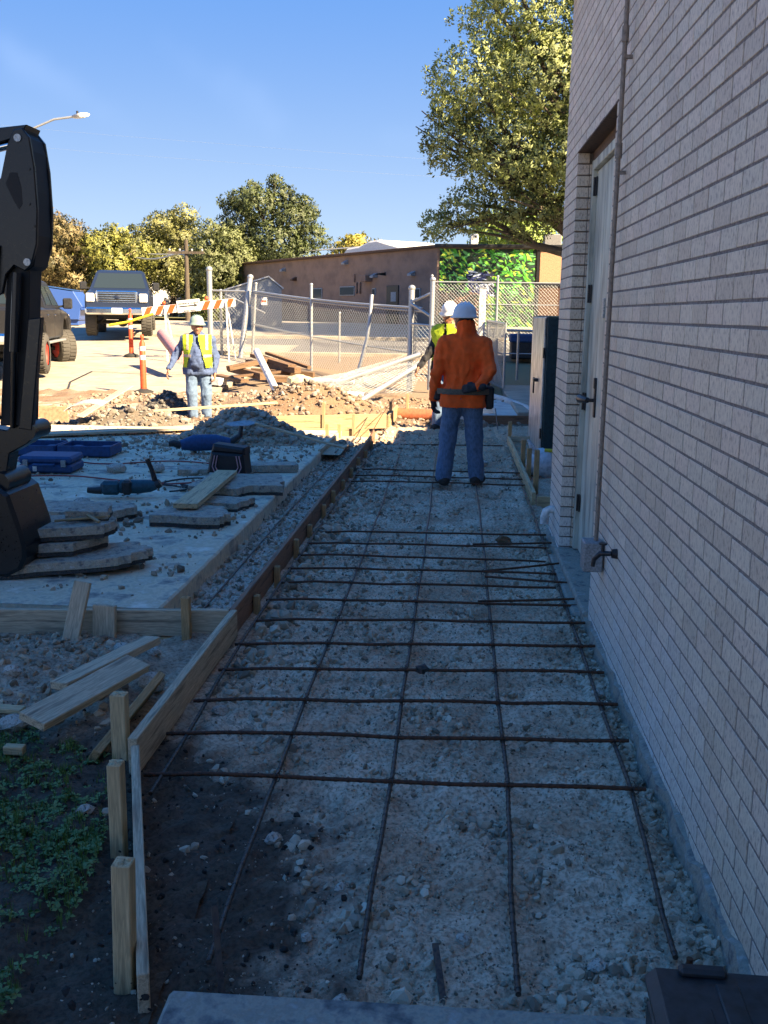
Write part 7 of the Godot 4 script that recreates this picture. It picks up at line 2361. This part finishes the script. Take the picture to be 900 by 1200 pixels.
func head_bones(c: Vector3, fwd: Vector3) -> Array:
	# c: middle of the head
	var r := fwd.cross(Vector3.UP).normalized()
	var up := r.cross(fwd).normalized()
	var out := [
		[c + up * 0.035 - fwd * 0.018, c + up * 0.035 + fwd * 0.022, 0.084, 0.078],
		[c - up * 0.02 + fwd * 0.03, c - up * 0.075 + fwd * 0.052, 0.062, 0.040],
		[c + up * 0.004 + fwd * 0.090, c - up * 0.022 + fwd * 0.104, 0.009, 0.016],
		[c + up * 0.02 + fwd * 0.08 - r * 0.03, c + up * 0.02 + fwd * 0.08 + r * 0.03, 0.014, 0.014],
		[c - up * 0.052 + fwd * 0.086 - r * 0.018, c - up * 0.052 + fwd * 0.086 + r * 0.018, 0.009, 0.009],
		[c - up * 0.09 + fwd * 0.078, c - up * 0.088 + fwd * 0.082, 0.018, 0.016]]
	for s in [-1.0, 1.0]:
		out.append([c + r * s * 0.082 + up * 0.015 - fwd * 0.01, c + r * s * 0.080 - up * 0.025, 0.014, 0.010])
		out.append([c + r * s * 0.038 - up * 0.018 + fwd * 0.068, c + r * s * 0.045 - up * 0.03 + fwd * 0.058, 0.022, 0.022])
	return out

func hard_hat(parent: Node, c: Vector3, fwd: Vector3, tilt: float, m: Material, label := "") -> void:
	var r := fwd.cross(Vector3.UP).normalized()
	var b := Basis(r, Vector3.UP, -fwd.normalized()).rotated(r, tilt)
	var tf := Transform3D(b * Basis.from_scale(Vector3(1.0, 1.0, 1.18)), c)
	var mb := MB.new()
	mb.lathe(tf, [Vector2(0.137, -0.012), Vector2(0.142, 0.0), Vector2(0.118, 0.014), Vector2(0.115, 0.05), Vector2(0.100, 0.095), Vector2(0.072, 0.125), Vector2(0.035, 0.140), Vector2(0.0, 0.143)], 26)
	mb.lathe(tf, [Vector2(0.105, 0.012), Vector2(0.137, -0.012)], 26)
	for s in [-0.035, 0.0, 0.035]:
		var pts := []
		for k in 9:
			var q := lerpf(-1.25, 1.25, k / 8.0)
			pts.append(tf * Vector3(s, cos(q) * 0.135 + 0.012, sin(q) * 0.106))
		mb.tube(pts, 0.008 if s == 0.0 else 0.005, 6)
	var pk := []
	for k in 9:
		var q := lerpf(-0.9, 0.9, k / 8.0)
		pk.append(Vector2(sin(q) * 0.13, -cos(q) * 0.168))
	for k in 9:
		var q := lerpf(0.9, -0.9, k / 8.0)
		pk.append(Vector2(sin(q) * 0.12, -cos(q) * 0.105))
	mb.prism(PackedVector2Array(pk), 0.006, Transform3D(b * Basis(Vector3(1, 0, 0), Vector3(0, 0, 1), Vector3(0, -1, 0)), c + b * Vector3(0, -0.004, 0)))
	obj("hard_hat", mb, m, parent)

func person(o: Dictionary) -> Node3D:
	var t := thing("person", o.label, "person", o.at, o.yaw, "")
	var J: Dictionary = o.j
	var bulk: float = o.get("bulk", 1.0)
	var torso := [
		[J.pelvis + Vector3(-0.07, 0, 0), J.pelvis + Vector3(0.07, 0, 0), 0.135 * bulk, 0.135 * bulk, Vector3(1, 1, 0.85)],
		[J.pelvis, J.chest, 0.150 * bulk, 0.155 * bulk, Vector3(1.18, 1, 0.82)],
		[J.chest + Vector3(-0.10, 0.04, 0), J.chest + Vector3(0.10, 0.04, 0), 0.125 * bulk, 0.125 * bulk, Vector3(1, 1, 0.85)],
		[J.chest + Vector3(0, 0.08, 0), J.neck, 0.11, 0.065],
		[J.neck + Vector3(0, -0.03, 0), J.sl, 0.075, 0.070],
		[J.neck + Vector3(0, -0.03, 0), J.sr, 0.075, 0.070]]
	if o.has("belly"):
		torso.append([J.pelvis.lerp(J.chest, 0.35) + Vector3(0, 0, 0.05), J.pelvis.lerp(J.chest, 0.6) + Vector3(0, 0, 0.05), o.belly, o.belly * 0.95])
	var arms := [[J.sl, J.el, 0.062, 0.046], [J.el, J.wl, 0.044, 0.031], [J.sr, J.er, 0.062, 0.046], [J.er, J.wr, 0.044, 0.031]]
	var legs := [[J.hl, J.kl, 0.090 * bulk, 0.060], [J.kl, J.al, 0.058, 0.042], [J.hr, J.kr, 0.090 * bulk, 0.060], [J.kr, J.ar, 0.058, 0.042]]
	var feet := []
	for s in ["l", "r"]:
		var a: Vector3 = J["a" + s]
		var d: Vector3 = J["f" + s]
		feet.append([a + Vector3(0, -0.04, 0) - d * 0.035, a + Vector3(0, -0.045, 0) + d * 0.15, 0.054, 0.050])
		feet.append([a + Vector3(0, 0.08, 0), a, 0.062, 0.058])
	# body: one skin surface under the clothes
	var body := MB.new()
	var neck := [[J.neck + Vector3(0, -0.04, 0), J.head + Vector3(0, -0.06, 0) - J.face * 0.01, 0.060, 0.055]]
	net(body, capsule_field(grow(torso + arms + legs, -0.03) + neck, 0.022, 40.0))
	net(body, capsule_field(head_bones(J.head, J.face) + neck, 0.009, 90.0))
	if not o.get("gloves", false):
		for h in o.hands:
			net(body, capsule_field(hand(h[0], h[1], h[2], h[3], h[4]), 0.0055, 240.0))
	obj("body", body, M.skin, t)
	if o.get("gloves", false):
		for h in o.hands:
			var gl := MB.new()
			net(gl, capsule_field(grow(hand(h[0], h[1], h[2], h[3], h[4]), 0.003) + [[h[0] - h[1] * 0.06, h[0] + h[1] * 0.02, 0.036, 0.03]], 0.006, 220.0))
			obj("glove", gl, M.glove, t)
	var sh := MB.new()
	var shirt := grow(torso, 0.010) + grow(arms, 0.012) + [[J.neck + Vector3(0, -0.02, 0), J.neck + Vector3(0, o.get("collar", 0.02), 0), 0.078, 0.070]]
	if o.has("hood"):
		shirt.append([J.neck, J.head - J.face * 0.035 - Vector3(0, 0.035, 0), 0.085, 0.094])
	for s in ["l", "r"]:
		shirt.append([J["h" + s] + Vector3(0, 0.02, 0), J["h" + s] + Vector3(0, o.get("hem", -0.02), 0), 0.142 * bulk, 0.150 * bulk])
	var y_hem: float = o.hem_y
	net(sh, capsule_field(shirt, 0.0125, 62.0, 0.030, 6.0, o.at.x * 10.0), func(p): return p.y > y_hem or absf(p.x) > 0.27)
	obj("shirt", sh, o.shirt, t)
	var tr := MB.new()
	var trs := grow(legs, 0.022) + [[J.hl, J.hr, 0.112 * bulk, 0.112 * bulk], [J.pelvis, J.pelvis + Vector3(0, 0.02, 0), 0.12 * bulk, 0.11 * bulk]]
	for s in ["l", "r"]:
		trs.append([J["k" + s].lerp(J["a" + s], 0.3), J["a" + s] + Vector3(0, 0.01, 0), 0.066, 0.072])
	net(tr, capsule_field(trs, 0.0135, 58.0, 0.015, 7.0, 33.0), func(p): return p.y > 0.045)
	obj("trousers", tr, M.jeans, t)
	for s in 2:
		var bt := MB.new()
		net(bt, capsule_field([feet[s * 2], feet[s * 2 + 1]], 0.011, 60.0), func(p): return p.y > 0.002)
		obj("boot", bt, M.boot, t)
	var hr := MB.new()
	var up := Vector3.UP
	net(hr, capsule_field([[J.head + up * 0.0 - J.face * 0.045, J.head + up * 0.03 - J.face * 0.03, 0.078, 0.075]], 0.012, 60.0), func(p): return (p - J.head).dot(J.face) < 0.0)
	obj("hair", hr, M.hair, t)
	var r: Vector3 = J.face.cross(up).normalized()
	for s in [-1.0, 1.0]:
		var ey := MB.new()
		ey.ball(Transform3D(Basis.from_scale(Vector3(0.013, 0.008, 0.010)), J.head + up * 0.008 + J.face * 0.086 + r * s * 0.031), 6, 8)
		obj("eye", ey, M.hair, t)
	var mo := MB.new()
	mo.ball(Transform3D(Basis(r, up, -J.face) * Basis.from_scale(Vector3(0.026, 0.004, 0.012)), J.head - up * 0.052 + J.face * 0.092), 6, 8)
	obj("mouth", mo, M.terracotta, t)
	hard_hat(t, J.head + up * 0.055 - J.face * 0.005, J.face, o.get("hat_tilt", 0.0), o.hat)
	if o.has("vest"):
		var v := MB.new()
		var gap: float = o.vest
		net(v, capsule_field(grow(torso, 0.031), 0.0145, 38.0, 0.008, 6.0, 5.0), func(p): return p.y > o.vest_y and p.y < J.neck.y + 0.02 and not (p.z > 0.0 and absf(p.x - o.get("vest_x", 0.0)) < gap * clampf((J.neck.y + 0.1 - p.y) * 2.2, 0.35, 1.25)) and absf(p.x) < J.sl.x + 0.03)
		obj("vest", v, M.vest_yellow, t)
		for b in o.bands:
			var bd := MB.new()
			net(bd, capsule_field(grow(torso, 0.036), 0.0145, 38.0, 0.008, 6.0, 5.0), b)
			obj("reflective_band", bd, M.vest_band, t)
	return t

func people() -> void:
	# worker in orange, seen from behind: local +Z is where he faces
	var J := {"pelvis": Vector3(0, 0.93, 0), "chest": Vector3(0, 1.27, 0.0), "neck": Vector3(0, 1.50, 0.01), "head": Vector3(0.01, 1.635, 0.03), "face": Vector3(0.25, -0.12, 1).normalized(),
		"sl": Vector3(0.19, 1.415, 0), "el": Vector3(0.275, 1.14, -0.04), "wl": Vector3(0.30, 0.885, 0.05), "sr": Vector3(-0.19, 1.415, 0), "er": Vector3(-0.265, 1.16, -0.10), "wr": Vector3(-0.14, 1.02, -0.215),
		"hl": Vector3(0.095, 0.90, 0), "kl": Vector3(0.14, 0.49, 0.03), "al": Vector3(0.175, 0.09, -0.02), "hr": Vector3(-0.095, 0.90, 0), "kr": Vector3(-0.125, 0.49, 0.04), "ar": Vector3(-0.16, 0.09, 0.05),
		"fl": Vector3(0.3, 0, 1).normalized(), "fr": Vector3(-0.35, 0, 1).normalized()}
	var p := person({"label": "worker in an orange long-sleeved shirt, white hard hat and jeans, seen from behind", "at": Vector3(0.13, 0.035, -9.95), "yaw": PI - 0.02, "j": J, "bulk": 0.93, "shirt": M.orange_shirt, "hat": M.hat_white, "hat_tilt": 0.10, "hem_y": 0.80, "hem": -0.06, "collar": 0.06, "hood": true, "gloves": true,
		"hands": [[Vector3(0.30, 0.87, 0.055), Vector3(0.02, -0.97, 0.2).normalized(), Vector3(-0.9, 0, -0.2).normalized(), Vector3(-0.1, 0.15, 1).normalized(), 0.7], [Vector3(-0.135, 1.015, -0.22), Vector3(0.95, -0.1, 0.05).normalized(), Vector3(0, -0.3, 1).normalized(), Vector3(0, 1, 0.2).normalized(), 0.8]]})
	var b := MB.new()
	net(b, capsule_field([[Vector3(-0.07, 0.965, 0), Vector3(0.07, 0.965, 0), 0.188, 0.188, Vector3(1.05, 1, 0.86)]], 0.014, 40.0), func(q): return q.y > 0.935 and q.y < 0.995)
	obj("belt", b, M.belt, p)
	for q in [[-0.265, 0.90, 0.02, 0.09, 0.23, 0.12], [-0.255, 0.99, 0.07, 0.03, 0.12, 0.03], [0.255, 0.93, 0.03, 0.08, 0.14, 0.10]]:
		b = MB.new()
		b.bx(Vector3(q[0], q[1], q[2]), Vector3(q[3], q[4], q[5]), 0.02)
		obj("tool_pouch", b, M.bag_black, p)
	# worker in the yellow vest, facing the camera
	J = {"pelvis": Vector3(0, 0.90, 0), "chest": Vector3(0, 1.19, 0.0), "neck": Vector3(0, 1.40, 0.01), "head": Vector3(0.0, 1.535, 0.035), "face": Vector3(0.12, -0.06, 1).normalized(),
		"sl": Vector3(0.20, 1.33, 0), "el": Vector3(0.285, 1.06, -0.03), "wl": Vector3(0.275, 0.83, 0.06), "sr": Vector3(-0.20, 1.33, 0), "er": Vector3(-0.35, 1.09, -0.04), "wr": Vector3(-0.46, 0.88, 0.08),
		"hl": Vector3(0.10, 0.87, 0), "kl": Vector3(0.125, 0.47, 0.03), "al": Vector3(0.12, 0.09, 0.0), "hr": Vector3(-0.10, 0.87, 0), "kr": Vector3(-0.11, 0.47, 0.05), "ar": Vector3(-0.09, 0.09, 0.02),
		"fl": Vector3(0.35, 0, 1).normalized(), "fr": Vector3(-0.1, 0, 1).normalized()}
	p = person({"label": "worker facing the camera in open yellow vest, blue shirt, jeans and green hard hat", "at": Vector3(-4.12, -0.05, -15.95), "yaw": 0.20, "j": J, "bulk": 1.0, "belly": 0.165, "shirt": M.blue_shirt, "hat": M.hat_green, "hat_tilt": 0.0, "hem_y": 0.78, "hem": -0.05, "vest": 0.12, "vest_x": -0.02, "vest_y": 0.90,
		"bands": [func(q): return q.y > 1.06 and q.y < 1.11 and absf(q.x) > 0.10 and absf(q.x) < 0.23, func(q): return q.y > 1.18 and q.y < 1.44 and absf(absf(q.x) - 0.155) < 0.022],
		"hands": [[Vector3(0.275, 0.815, 0.065), Vector3(-0.05, -0.95, 0.25).normalized(), Vector3(-0.95, 0, 0.1).normalized(), Vector3(0.1, 0.2, 1).normalized(), 0.6], [Vector3(-0.465, 0.868, 0.085), Vector3(-0.3, -0.85, 0.3).normalized(), Vector3(0.9, -0.3, 0).normalized(), Vector3(0.1, 0.2, 1).normalized(), 0.5]]})
	# worker in black with a white hard hat, half hidden
	J = {"pelvis": Vector3(0, 0.98, 0), "chest": Vector3(0.03, 1.32, 0.0), "neck": Vector3(0.04, 1.56, 0.02), "head": Vector3(0.03, 1.70, 0.06), "face": Vector3(-0.25, -0.25, 1).normalized(),
		"sl": Vector3(0.22, 1.48, 0), "el": Vector3(0.34, 1.22, 0.06), "wl": Vector3(0.22, 1.05, 0.26), "sr": Vector3(-0.15, 1.47, 0), "er": Vector3(-0.24, 1.17, 0.05), "wr": Vector3(-0.37, 0.96, 0.18),
		"hl": Vector3(0.10, 0.94, 0), "kl": Vector3(0.12, 0.5, 0.03), "al": Vector3(0.12, 0.09, 0.0), "hr": Vector3(-0.10, 0.94, 0), "kr": Vector3(-0.11, 0.5, 0.05), "ar": Vector3(-0.12, 0.09, 0.02),
		"fl": Vector3(0.35, 0, 1).normalized(), "fr": Vector3(-0.2, 0, 1).normalized()}
	p = person({"label": "worker in black top, yellow vest and white hard hat, half hidden behind another", "at": Vector3(-0.06, 0.03, -14.8), "yaw": -0.25, "j": J, "shirt": M.black_shirt, "hat": M.hat_white, "hat_tilt": -0.12, "hem_y": 0.86, "hem": -0.03, "collar": 0.04, "vest": 0.05, "vest_y": 1.05, "bands": [func(q): return q.y > 1.18 and q.y < 1.22 and absf(q.x) < 0.2],
		"hands": [[Vector3(0.21, 1.04, 0.275), Vector3(-0.6, -0.3, 0.7).normalized(), Vector3(-0.3, -0.6, -0.3).normalized(), Vector3(0.2, 0.8, 0.2).normalized(), 0.7], [Vector3(-0.375, 0.945, 0.19), Vector3(-0.4, -0.8, 0.4).normalized(), Vector3(0.9, -0.3, 0.1).normalized(), Vector3(0.1, 0.3, 1).normalized(), 0.6]]})
	b = MB.new()
	net(b, capsule_field([[Vector3(-0.09, 1.50, 0.07), Vector3(0.16, 1.54, 0.06), 0.045, 0.06], [Vector3(0.16, 1.54, 0.06), Vector3(0.12, 1.60, -0.05), 0.06, 0.05]], 0.013, 50.0, 0.008))
	obj("scarf", b, M.vest_band, p)

#MORE
func _ready() -> void:
	rng.seed = 20241
	noise.seed = 4
	noise.frequency = 1.0
	noise.fractal_octaves = 3
	T = {}
	sky_and_light()
	materials()
	setting()
	building()
	rebars()
	forms()
	chunks()
	building_far()
	street_things()
	fences()
	barricade()
	vehicles()
	excavator()
	site_things()
	trees()
	people()
#CALLS
